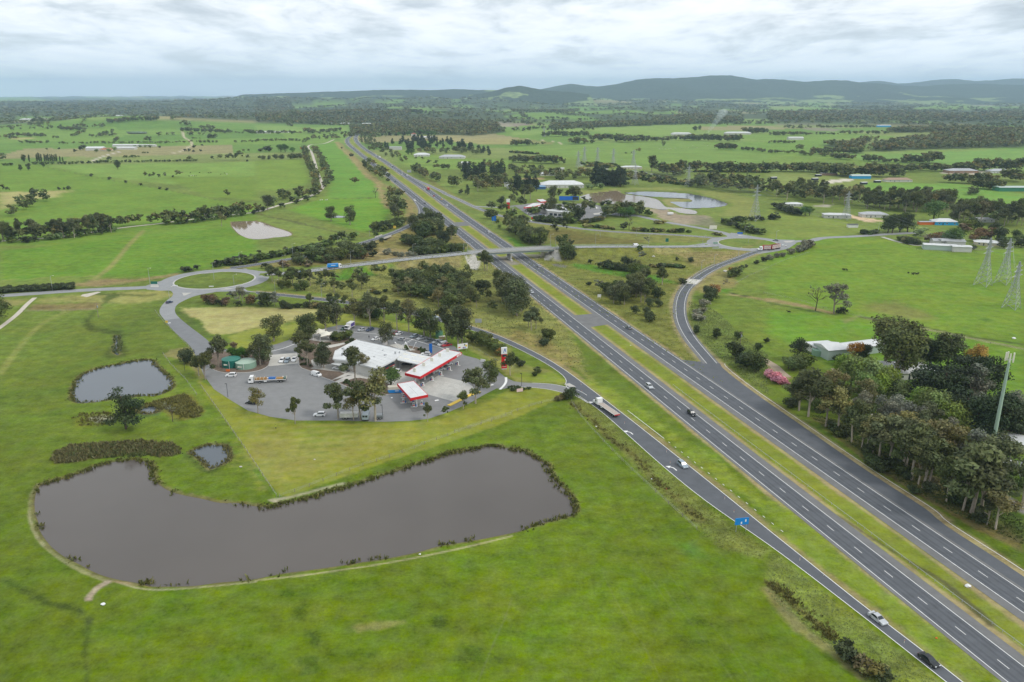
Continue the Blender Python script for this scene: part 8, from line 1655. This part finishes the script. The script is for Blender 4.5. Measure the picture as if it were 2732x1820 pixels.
for a in(('shed','pale green farm shed with a long wing behind the golden shrub','fm','450,560',9,12,5,1.6,.25,GREENS,ROOFW,False,0,'shed'),('shed','long pale wing running right from the green farm shed','fm','760,500',34,9,4,1.3,.33,GREENS,ROOFW,False,0,'shed'),('shed','low white lean-to left of the green farm shed','fm','300,470',12,9,3.6,.5,.2,WALLW,ROOFW,False,0,'shed'),('carport','grey roofed carport under the huge gum','fm','1240,735',13,7,2.6,.4,-.15,DARKF,ROOFG,False,0,'carport'),('farmhouse','white farmhouse with a curved grey roof under the gums','fm','1650,850',22,12,3.2,2.0,.2,WALLW,ROOFW,True,3),('shed','pale yellow shed behind the roadside gums','rt','1300,490',8,6,3.2,.8,-.4,YELW,WALLC,False,1,'shed'),('shed','small white topped hut in the upper roadside trees','rt','745,205',3.5,3,2.6,.3,.3,YELW,PNT['cream'],False,0,'hut'),('house','pale brick house with a white roof cut by the right edge','rt','2290,500',13,9,2.8,1.2,-.55,WALLC,ROOFW,False,2),('shed','red roofed shed beside the house at the right edge','rt','2300,360',8,5,2.4,.8,-.4,WALLC,TINR,False,0,'shed'),('shed','green equipment hut at the foot of the phone mast','rt','1915,400',6,3,2.6,.2,-.45,GREENS,ROOFW,False,0,'hut'),('shed','long silver shed behind the fence at the paddock corner','hs','1130,970',24,9,4,.8,-.3,GREENS,ROOFW,False,0,'shed'),('shed','big grey roofed shed behind the silver one','hs','1260,925',24,13,5,1.2,-.25,WALLW,ROOFG,False,0,'shed'),('shed','white shed at the right end of the silver sheds','hs','1450,995',14,9,4.2,.6,-.2,WALLW,ROOFW,False,0,'shed'),('house','bright blue house with a pale hipped roof among gardens','hs','1230,605',22,13,3.2,2.6,-.05,BLUW,ROOFW),('house','grey house with a hipped roof beside the sand arena','hs','190,495',26,13,3.2,2.2,-.1,WALLW,ROOFG),('shed','orange doored shed left of the blue house','hs','960,600',16,6,2.8,.5,0,ORG,ROOFG,False,0,'shed'),('house','pale roofed house behind the pylons','hs','1830,905',20,10,2.6,1.6,-.4,WALLC,ROOFW),('house','grey roofed house at the far right trees','hs','1780,565',20,9,3,1.6,0,WALLW,ROOFG),('shed','long green shed cut by the right edge','hs','2260,115',48,16,5,1.4,0,mat('bush green',(.04,.19,.11),.5),GREENS,False,0,'shed'),('house','white roofed sheds with a rusty door left of the sand arena','30','640,1320',26,12,3.4,1.4,-.15,WALLW,ROOFW),('shed','small open white stable in the paddock above the road','30','785,1405',9,5,3,.3,0,WHT,DARKF,False,0,'stable'),('house','white roofed house hidden behind the dark hedge','30','245,1210',18,10,2.6,1.6,-.1,WALLW,ROOFW),('house','long white house with a broad hipped roof left of the pine block','s2','790,365',58,24,4.5,4.5,.05,WALLW,ROOFW,True,8),('shed','blue shed beside the pines near the white roof','s2','445,385',14,9,3.6,1.4,0,mat('slate blue wall',(.06,.14,.28),.6),mat('blue roof',(.20,.34,.50),.5),True,0,'shed'),('house','white gabled house cut off by the pines','s2','25,375',14,10,4,3,.3,WALLW,ROOFW),('house','white roof among the hobby farm trees','s2','560,170',24,12,3,2.5,.1,WALLW,ROOFW),('house','white house on the edge of the wide green field','s2','1880,70',34,14,3.5,2,0,WALLC,ROOFW),('shed','white box shed in the far garden','20','455,880',9,7,4,.5,0,WHT,ROOFW,False,0,'shed'),('shed','white farm shed by the motorway below the wood','10','1280,690',26,16,6,1.0,0,WALLW,ROOFG,False,0,'shed'),('house','white hipped house left of the hobby farm pines','10','1525,750',32,18,3.4,3.4,.1,WALLW,ROOFW),('house','grey hipped house under the hobby farm pines','10','1800,770',50,20,3.4,3.6,-.05,WALLW,ROOFG),('house','white house on the hill left of the far pines','10','1570,585',42,16,4,2,0,WALLW,ROOFW),('house','tall white house beside the leafy shelter belt','10','1448,565',14,12,7,3,0,WALLW,TINR),('house','white farm roofs beside the garden gums','10','1920,825',20,10,3,2,.2,WALLW,ROOFW),('shed','white shed cut off by the pine wood','10','2330,1030',14,10,5,1,0,WALLW,ROOFW,False,0,'shed'),('house','dark roofed yard building at the far right road','30','1800,905',46,20,4,3,0,WALLB,ROOFG),('house','white hipped house right of the dark roofed yard','30','2145,905',34,16,3.5,3,0,WALLW,ROOFG),('shed','blue walled shed beside the paddock gums','30','860,955',28,12,4,2,0,BLUW,GREENS,False,0,'shed'),('shed','open grey shed beside the paddock gums','30','565,925',24,8,3.5,.6,0,WALLB,ROOFW,False,0,'shed'),('house','pale house with a brown roof in the open paddock','30','1205,985',38,12,3,2.6,0,WALLW,mat('brown roof',(.34,.24,.17),.8)),('shed','white barn by the far tree line','30','260,598',40,18,6,2,0,WALLW,ROOFW,False,0,'barn'),('shed','pale blue shed by the distant shelter belt','30','1070,480',50,14,6,2,0,BLUW,ROOFW,False,0,'shed'),('shed','white farm shed at left of the long dairy','00','865,695',36,22,5,3,.1,WALLW,ROOFW,False,0,'shed'),('house','orange roofed farmhouse between the farm sheds','00','965,700',24,14,3,3,0,WALLC,mat('terracotta roof',(.42,.17,.09),.8)),('shed','long white dairy shed at left','00','1150,662',60,16,4,2,0,WALLW,ROOFW,False,0,'shed'),('shed','white dairy building before the long shed','00','1150,687',42,16,4,2,0,WALLW,ROOFW,False,0,'shed'),('shed','long thin white shed behind the tree row','00','1300,660',66,10,4,1,0,WALLW,ROOFW,False,0,'shed'),('house','white house on the green hill at left','00','1080,385',60,20,5,3,0,WALLW,ROOFW),('house','white houses in the far left woods','00','240,420',60,22,5,4,0,WALLW,ROOFW),('house','white roof at the edge of the far left woods','00','370,415',50,20,5,4,0,WALLW,ROOFW),('shed','white glasshouse by the far tree belt','10','210,532',60,14,4,1,0,WALLW,ROOFW,False,0,'glasshouse'),('shed','white sheds at the left of the far tree belt','10','60,538',46,16,5,2,0,WALLW,ROOFW,False,0,'shed'),('house','first white house below the far wood','10','670,455',36,14,4,2,0,WALLW,ROOFW),('house','second white house below the far wood','10','815,455',40,14,4,2,0,WALLW,ROOFW),('shed','long pale shed below the far wood','10','1035,458',50,14,4,2,0,WALLW,ROOFW,False,0,'shed'),('house','white house on the far green slope','10','1270,378',46,18,5,3,0,WALLW,ROOFW),('house','white buildings behind the smoke','20','1560,555',60,16,5,3,0,WALLW,ROOFW),('house','white buildings right of the smoke','20','2080,548',80,16,5,3,0,WALLW,ROOFW)):house(*a)
for s_ in('60,960','440,970','890,1008','1015,992','470,935'):house('field_shelter','small dark open shelter in the far right paddock','30',s_,9,5,3,.3,.3,DARKF,WHT,False,0,'shelter')['group']='field shelters'
# -- posts, masts, wires
def lamp(k,x,y,yt,lab,grp,arm=1,z=None):
 u,v=T(k,'%f,%f'%(x,y))[0][:2];p=g(u,v)if z is None else(*at(u,v,z),z);h=max(7,min(15,height_of(p,row(k,yt))-p[2]));o=thing('street_lamp',lab,'street lamp',p,rt.uniform(-.4,.4),grp);MB().cyl((0,0,0),(0,0,h-.5),.13,.08,6).build('pole',GALV,o)
 for s in((1,)if arm==1 else(1,-1)):MB().cyl((0,0,h-.5),(s*1.8,0,h),.06,n=5).build('arm',GALV,o);MB().box(s*1.8-.1 if s>0 else-2.6,2.6 if s>0 else-1.7,-.16,.16,h-.08,h+.06).build('lamp_head',SKYL,o)
for k,S_,lab,z in(('01','485,605,465 1380,545,395','lamp post along the road left of the roundabout',None),('01','1970,510,340 2152,550,460 1558,672,590','lamp post on or beside the left roundabout lawn',None),('01','2207,372,250','lamp post above the left roundabout',None),('11','178,628,500 608,695,540 1033,705,590','lamp post with a curved arm along the slip road',None),('11','340,290,170 752,190,110 1045,105,20','lamp post along the curved left ramp',None),('11','250,420,280 875,395,240 1445,295,175','lamp post beside the bridge approach',None),('21','768,185,75 1257,180,85','lamp post on the cross road right of the bridge',None),('rr','1437,385,285 1380,245,150 1850,325,200 1288,580,480 755,390,280 925,690,560 735,790,640','lamp post around the right hand roundabout',None),('21','1142,105,25 810,110,30','lamp post along the far slip road',None),('30','1010,1460,1350 1140,1455,1370','lamp post at the end of the east road',None)):
 for q in S_.split():a=[float(b)for b in q.split(',')];lamp(k,*a,lab,lab+'s',2 if k=='rr' and a[0]==1437 else 1,z)
for q in('385,350,190 450,360,200 1940,248,30 2030,300,80').split():a=[float(b)for b in q.split(',')];lamp('bd',*a,'lamp post standing at the bridge parapet','bridge lamp posts',1,6.9)
for k,q,lab in(('tr','1550,1260,960','black lamp post by the box trailer'),('cb','1620,960,650','black lamp post by the yellow kerb'),('tk','75,1450,1210','dark lamp post on the left apron edge'),('sv','1135,840,700','dark post at the exit drive bed'),('01','1700,1340,1250','dark lamp post at the entry drive')):
 x,y,yt=[float(b)for b in q.split(',')];p=W1(k,'%f,%f'%(x,y));o=thing('lamp_post',lab,'lamp post',(*p,0));MB().cyl((0,0,0),(0,0,6),.09,n=6).build('pole',DARKF,o);MB().box(-.7,.1,-.15,.15,6,6.15).build('lamp_head',BLK,o)
def power_pole(k,q,lab):
 x,y,yt=[float(b)for b in q.split(',')];p=G1(k,'%f,%f'%(x,y));h=max(8,min(16,height_of(p,row(k,yt))));o=thing('power_pole',lab,'power pole',p,.4);MB().cyl((0,0,0),(0,0,h),.16,.1,6).build('pole',WOODP,o);MB().box(-1.2,1.2,-.07,.07,h-.6,h-.45).build('crossarm',WOODP,o);MB().cyl((.35,0,h-2.6),(.35,0,h-1.6),.28,n=8).build('transformer',PNT['steel'],o)
for a in(('01','905,850,720','timber power pole in the paddock below the hay field'),('21','2095,1145,985','timber power pole beyond the ramp fence'),('32','2140,240,100','timber power pole behind the phone mast')):power_pole(*a)
p=W1('mp','200,1210');h=height_of(p,row('mp',175));o=thing('phone_mast','tall pale green phone mast rising from the roadside trees','mast',(*p,0));MB().cyl((0,0,0),(0,0,h),.75,.42,16).build('shaft',mat('mast green',(.36,.47,.38),.5),o)
for a in(0,1.6,2.6,4.2,5.2):MB().box(1.25*cos(a)-.2,1.25*cos(a)+.2,1.25*sin(a)-.15,1.25*sin(a)+.15,h-.6,h+2.6).build('antenna',SKYL,o);MB().bar((0,0,h),(1.25*cos(a),1.25*sin(a),h+.3),.07).build('bracket',GALV,o)
p=W1('mp','480,1400');o=thing('antenna_mast','white panel antennas at the end of a near arm cut by the right edge','antenna',(*at(*T('mp','560,1600')[0][:2]),0));b_=W1('mp','470,1390',13.0);b_=(b_[0]-o.location.x,b_[1]-o.location.y);MB().cyl((0,0,0),(b_[0],b_[1],13),.22,.18,10).build('shaft',GALV,o);MB().bar((b_[0],b_[1],13.2),(b_[0]-5.5,b_[1]+1.5,13.4),.09).build('arm',WHT,o)
for x,y in((-1.3,.4),(.6,-.3),(1.3,-.9)):MB().box(b_[0]+x-.22,b_[0]+x+.22,b_[1]+y-.15,b_[1]+y+.15,12,14.2).build('antenna',WHT,o)
PY=mat('lattice steel',(.38,.40,.41),.5,.3);TOPS=[]
def pylon(k,q,lab,grp=None,r=.11):
 x,y,yt=[float(b)for b in q.split(',')];p=G1(k,'%f,%f'%(x,y));H=max(28,min(50,height_of(p,row(k,yt))-p[2]));o=thing('pylon',lab,'pylon',p,.62,grp);b0=H*.10;bw=lambda z:b0*(1-z/(H*.62))+1.0 if z<H*.62 else 1.0*(1-(z-H*.62)/(H*.5))+.05
 Z=[0,.14,.26,.36,.45,.53,.60,.67,.74,.81,.88,.94,1];mb=MB();lg=MB();c4=((-1,-1),(1,-1),(1,1),(-1,1))
 for a,b in zip(Z[:-1],Z[1:]):
  wa,wb=bw(a*H),bw(b*H)
  for i in range(4):
   s,n=c4[i],c4[(i+1)%4];lg.bar((s[0]*wa,s[1]*wa,a*H),(s[0]*wb,s[1]*wb,b*H),r*1.3);mb.bar((s[0]*wa,s[1]*wa,a*H),(n[0]*wb,n[1]*wb,b*H),r*.8);mb.bar((n[0]*wa,n[1]*wa,a*H),(s[0]*wb,s[1]*wb,b*H),r*.8);mb.bar((s[0]*wb,s[1]*wb,b*H),(n[0]*wb,n[1]*wb,b*H),r*.8)
 lg.build('legs',PY,o);mb.build('bracing',PY,o)
 for f,l in((.70,7.0),(.80,5.6),(.90,4.4)):
  am=MB()
  for s in(-1,1):am.bar((s*1,-.5,f*H),(s*l,0,f*H),r).bar((s*1,.5,f*H),(s*l,0,f*H),r).bar((s*.8,0,(f+.04)*H),(s*l,0,f*H),r)
  am.build('crossarm',PY,o)
 TOPS.append((p,H));return o
for a in(('hs','1750,1480,790','left lattice pylon in the green paddock'),('hs','2040,1450,800','middle lattice pylon in the green paddock'),('py','950,1340,780','nearest lattice pylon at the right edge'),('20','2230,1340,1010','lattice pylon behind the diagonal hedge'),('20','1620,1025,930','lattice pylon in front of the dark wood'),('20','1130,1010,905','lattice pylon right of the pine block'),('20','665,800,675','left lattice pylon of the three in the wide field',None,.16),('20','785,810,685','middle lattice pylon of the three in the wide field',None,.16),('20','930,825,690','right lattice pylon of the three in the wide field',None,.16),('20','1115,835,768','small lattice pylon beside the white field house',None,.16),('20','608,850,765','small lattice pylon over the hobby farms',None,.16),('30','715,1330,1140','lattice pylon beside the sand arena'),('20','295,570,490','far lattice pylon before the tree belt',None,.2)):pylon(*a)
wires=[(0,3),(1,11),(3,4),(4,5),(5,8),(3,7),(2,1)]
for i,j in wires:
 (pa,ha),(pb,hb)=TOPS[i],TOPS[j];o=thing('power_line','wires strung between two lattice pylons','power line',(0,0,0),group='wires between the pylons')
 for f in(.70,.80,.90):
  for s in(-1,1):
   l={.7:7.,.8:5.6,.9:4.4}[f]*s;q=[(pa[0]+(pb[0]-pa[0])*t+l*cos(.62),pa[1]+(pb[1]-pa[1])*t+l*sin(.62),(pa[2]+ha*f)*(1-t)+(pb[2]+hb*f)*t-4*t*(1-t)*7)for t in np.linspace(0,1,13)];mb=MB()
   for a,b in zip(q[:-1],q[1:]):mb.cyl(a,b,.035,n=3,caps=False)
   mb.build('wire',GALV,o)
def fence(k,s,gap,lab,wire=True,h=1.25):
 P=np.array(G(k,s));L_=arclen(P);o=thing('wire_fence',lab,'fence',(0,0,0));me=MB().box(-.07,.07,-.07,.07,-.2,h).mesh('post',WOODP);n=min(280,int(L_[-1]/gap))+1;Q=[tuple(np.interp(L_[-1]*i/(n-1),L_,P[:,j])for j in range(3))for i in range(n)];mb=MB()
 for q in Q:link('post',me,o,q)
 for a,b in zip(Q[:-1],Q[1:]):
  for z in(.45,.8,1.15):mb.cyl((*a[:2],a[2]+z),(*b[:2],b[2]+z),.016,n=3,caps=False)
 mb.build('wires',GALV,o)
for a in(('D','462,888 560,1028 636,1142',4,'wire fence down the left side of the mown lawn'),('12','215,1125 430,1055 700,945 950,850 1200,770 1440,690 1550,640 1780,560 2110,450 2354,370',5,'wire fence between the mown lawn and the big dam'),('sv','260,1440 600,1330 1000,1190 1270,1095 1560,1025',6,'wire fence above the paddock by the exit drive'),('22','545,250 640,400 860,640 1100,880 1350,1110 1700,1430',8,'wire fence along the tussock ditch'),('rl','90,920 240,1110 420,1290 600,1470 700,1568',6,'wire fence left of the entry drive'),('01','1500,1190 1570,1290 1700,1420 1810,1568',6,'wire fence left of the truck park'),('01','220,800 600,795 880,785',8,'wire fence under the hay field'),('31','-40,630 300,700 580,800 850,850 1750,1035 2354,1160',14,'wire fence along the ditch line'),('31','1130,150 1350,230 1620,260 1900,235 2354,212',10,'wire fence before the silver sheds'),('sv','440,310 700,450 870,540',5,'wire fence above the forecourt'),('rr','1240,1000 1450,880 2000,640 2352,530',12,'wire fence along the paddock above the ramp')):fence(*a)
P=spline(W('33','0,380 600,0')+[W1('33','600,0')],2)if False else None
mO=[tuple((LC[i,:2]*.62+RC[nearest(RC,LC[i])[0],:2]*.38))for i in range(nearest(LC,W1('22','1300,120'))[0],len(LC),2)];Q=np.array(mO);o=thing('wire_barrier','wire rope barrier on posts along the near side of the median','barrier',(0,0,0));L_=arclen(Q);me=MB().box(-.05,.05,-.05,.05,0,.75).mesh('post',GALV);mb=MB();S_=np.arange(0,L_[-1],3.0);q=np.stack([np.interp(S_,L_,Q[:,0]),np.interp(S_,L_,Q[:,1])],1)
for a in q:link('post',me,o,(*a,0))
for a,b in zip(q[:-1],q[1:]):
 for z in(.5,.65):mb.cyl((*a,z),(*b,z),.03,n=3,caps=False)
mb.build('ropes',GALV,o)
me=MB().box(-.05,.05,-.03,.03,0,1.0).mesh('marker',SKYL);mr_=MB().box(-.06,.06,-.06,-.04,.75,.95).mesh('reflector',REDF)
for P,o_,lab in((SRr,1.9,'white marker post on the right edge of the slip road'),(SRl,-3.2,'white marker post on the left edge of the slip road'),(RC,8.6,'white marker post on the far motorway verge'),(LC,-8.4,'white marker post on the near motorway verge'),(LR,-5.2,'white marker post along the left ramp')):
 L_=arclen(P);n_=normals(P)
 for s in np.arange(20,min(L_[-1],620),36.):
  x,y=np.interp(s,L_,P[:,0])+o_*np.interp(s,L_,n_[:,0]),np.interp(s,L_,P[:,1])+o_*np.interp(s,L_,n_[:,1])
  if hypot(x,y)<620:o=tag(link('marker_post',me,None,(x,y,hgt(x,y))),lab,'marker post',lab+'s');link('reflector',mr_,o)
# -- animals, people, odds and ends
def cow(p,rz,m,lab,grp):
 mb=MB().ico((0,0,1.0),.95,.36,.42,8,6);mb.cyl((.8,0,1.15),(1.25,0,1.45),.24,.17,6);mb.cyl((1.15,0,1.5),(1.65,0,1.25),.17,.10,6)
 for x in(-.62,.62):
  for y in(-.2,.2):mb.cyl((x,y,.85),(x-.05,y,.42),.13,.07,5);mb.cyl((x-.05,y,.42),(x,y,0),.065,.05,5)
 mb.bar((-.92,0,1.2),(-1.0,0,.5),.03);tag(mb.build('cow',m,None,True,p,rz),lab,'cow',grp)
BLKC=mat('black hide',(.02,.018,.016),.9);WHC=mat('white hide',(.62,.60,.55),.9)
for k,S_,m,lab in(('31','700,420 725,424 690,418',BLKC,'black cow by the water trough in the wide paddock'),('31','1288,450 1330,462 1348,456 1368,460 1380,455',BLKC,'black cow in the small group mid paddock'),('31','192,812',BLKC,'black cow alone below the ditch line'),('00','1740,935 1765,932 1790,934 1805,932 1750,905 1835,903 1920,905 1940,903 2030,918 2065,907',BLKC,'black cow near the left paddock gums'),('00','1760,930 1780,930 2085,917',WHC,'white cow near the left paddock gums'),('10','590,1158 610,1155 640,1157 655,1155',WHC,'white cow at the corner of the narrow paddock'),('20','1355,682 1380,680 1410,684 1440,682 1500,678 1560,674 1620,670 1700,672 1800,655 1830,655 1660,655 1460,680',WHC,'white cow in the wide green field')):
 for q in S_.split():cow(G1(k,q),rt.uniform(0,6.28),m,lab,lab+'s')
def person(k,s,lab,top,leg,vest=None,rz=0.):
 p=W1(k,s);J=[((0,0,.95),.13),((0,0,1.2),.15),((0,0,1.42),.15),((0,0,1.55),.06),((0,0.01,1.66),.10),((0,0,1.76),.08),((-.1,0,.9),.09),((-.11,.03,.48),.06),((-.11,0,.06),.045),((-.11,.16,.03),.04),((.1,0,.9),.09),((.11,-.06,.48),.06),((.12,-.14,.06),.045),((.12,.02,.03),.04),((-.2,0,1.40),.06),((-.25,.02,1.12),.045),((-.24,.12,.88),.035),((.2,0,1.40),.06),((.25,-.02,1.12),.045),((.24,.06,.88),.035)]
 E=[(0,1),(1,2),(2,3),(3,4),(4,5),(0,6),(6,7),(7,8),(8,9),(0,10),(10,11),(11,12),(12,13),(2,14),(14,15),(15,16),(2,17),(17,18),(18,19)]
 me=bpy.data.meshes.new('person');me.from_pydata([j[0]for j in J],E,[]);me.materials.append(leg);o=tag(link('person',me,None,(*p,.05),rz),lab,'person');m=o.modifiers.new('skin','SKIN');o.modifiers.new('sub','SUBSURF').levels=1
 for i,j in enumerate(J):me.skin_vertices[0].data[i].radius=(j[1],j[1])
 me.skin_vertices[0].data[0].use_root=True
 MB().cyl((0,0,1.0),(0,0,1.46),.20,.22,8).build('vest' if vest else 'jacket',vest or top,o);MB().ico((0,-.02,1.73),.105,.11,.09,8,5).build('hair',BLK,o)
HIV=mat('hi-vis cloth',(.62,.72,.04),.7)
person('12','184,500','person in a yellow hi-vis vest walking on the mown lawn',BLKC,DARKF,HIV);person('ba','1220,575','person in dark clothes standing on the car park road',BLKC,DARKF);person('tot','995,1350','person in dark clothes at the kerb near the price sign',PNT['navy'],DARKF)
for k,s,lab,r,m in(('02','2215,850','pale boulder on the grass right of the small pond',.5,CONC_L),('03','950,858','white plastic heap on the grass below the dam',.6,WHT),('13','1507,395','white drum lying on the dam bank',.35,WHT),('12','540,782','pale stump on the mown lawn',.35,CONC_L),('33','1838,690','white sheet of board lying in the median',.8,WHT),('21','1090,1110','white scrap in the median grass',.3,WHT),('rr','1090,815','pale rock heap beside the ramp wattles',1.6,CONC_L),('rr','20,592','pale concrete pipe end in the slope',1.3,CONC_L),('22','775,478','white marker stone in the tussock ditch',.35,WHT),('22','1285,960','white can beside the tussock ditch',.3,WHT),('22','1422,1052','pink bag caught in the tussock ditch',.35,PNT['red']),('33','1548,1165','orange cone on the motorway verge',.3,ORG),('31','2260,1048','white trough beside the ramp meadow',1.0,WHT)):
 o=tag(MB().ico((0,0,r*.35),r,r*.75,r*.5,8,5,rt,.2).build('debris' if 'boulder' not in lab else 'boulder',m,None,False,G1(k,s)),lab,'object')
mb=MB()
for i in range(10):t=i/9;p=g(*T('20','%f,%f'%(1790+12*i,555))[0][:2]);mb.ico((p[0]+1.0*i,p[1],p[2]+4+7.0*i),2.5+1.5*i,3+1.4*i,5+.5*i,10,7,rt,.12)
sm=mb.build('smoke',None);mm_=bpy.data.materials.new('smoke');mm_.use_nodes=True;t_=mm_.node_tree;t_.nodes.clear();pv=t_.nodes.new('ShaderNodeVolumePrincipled');pv.inputs['Color'].default_value=(.85,.92,1,1);pv.inputs['Density'].default_value=.02;mo=t_.nodes.new('ShaderNodeOutputMaterial');t_.links.new(pv.outputs[0],mo.inputs['Volume']);sm.data.materials.append(mm_);tag(sm,kind='stuff')
ORD=['leftmost','second from left','third from left','fourth from left','fifth from left','sixth from left','seventh from left','eighth from left','ninth from left','tenth from left','eleventh from left']
same={}
for o in list(COL.objects):
 if o.parent is None and o.get('label'):same.setdefault(o['label'],[]).append(o)
for lab,Q in same.items():
 if 2<=len(Q)<=12 and lab.count(' ')<12 and not lab.startswith('wires'):
  Q.sort(key=lambda o:o.location.x/max(o.location.y,1))
  for i,o in enumerate(Q):o['label']=lab+', '+(ORD[i]if i<len(Q)-1 else 'rightmost')
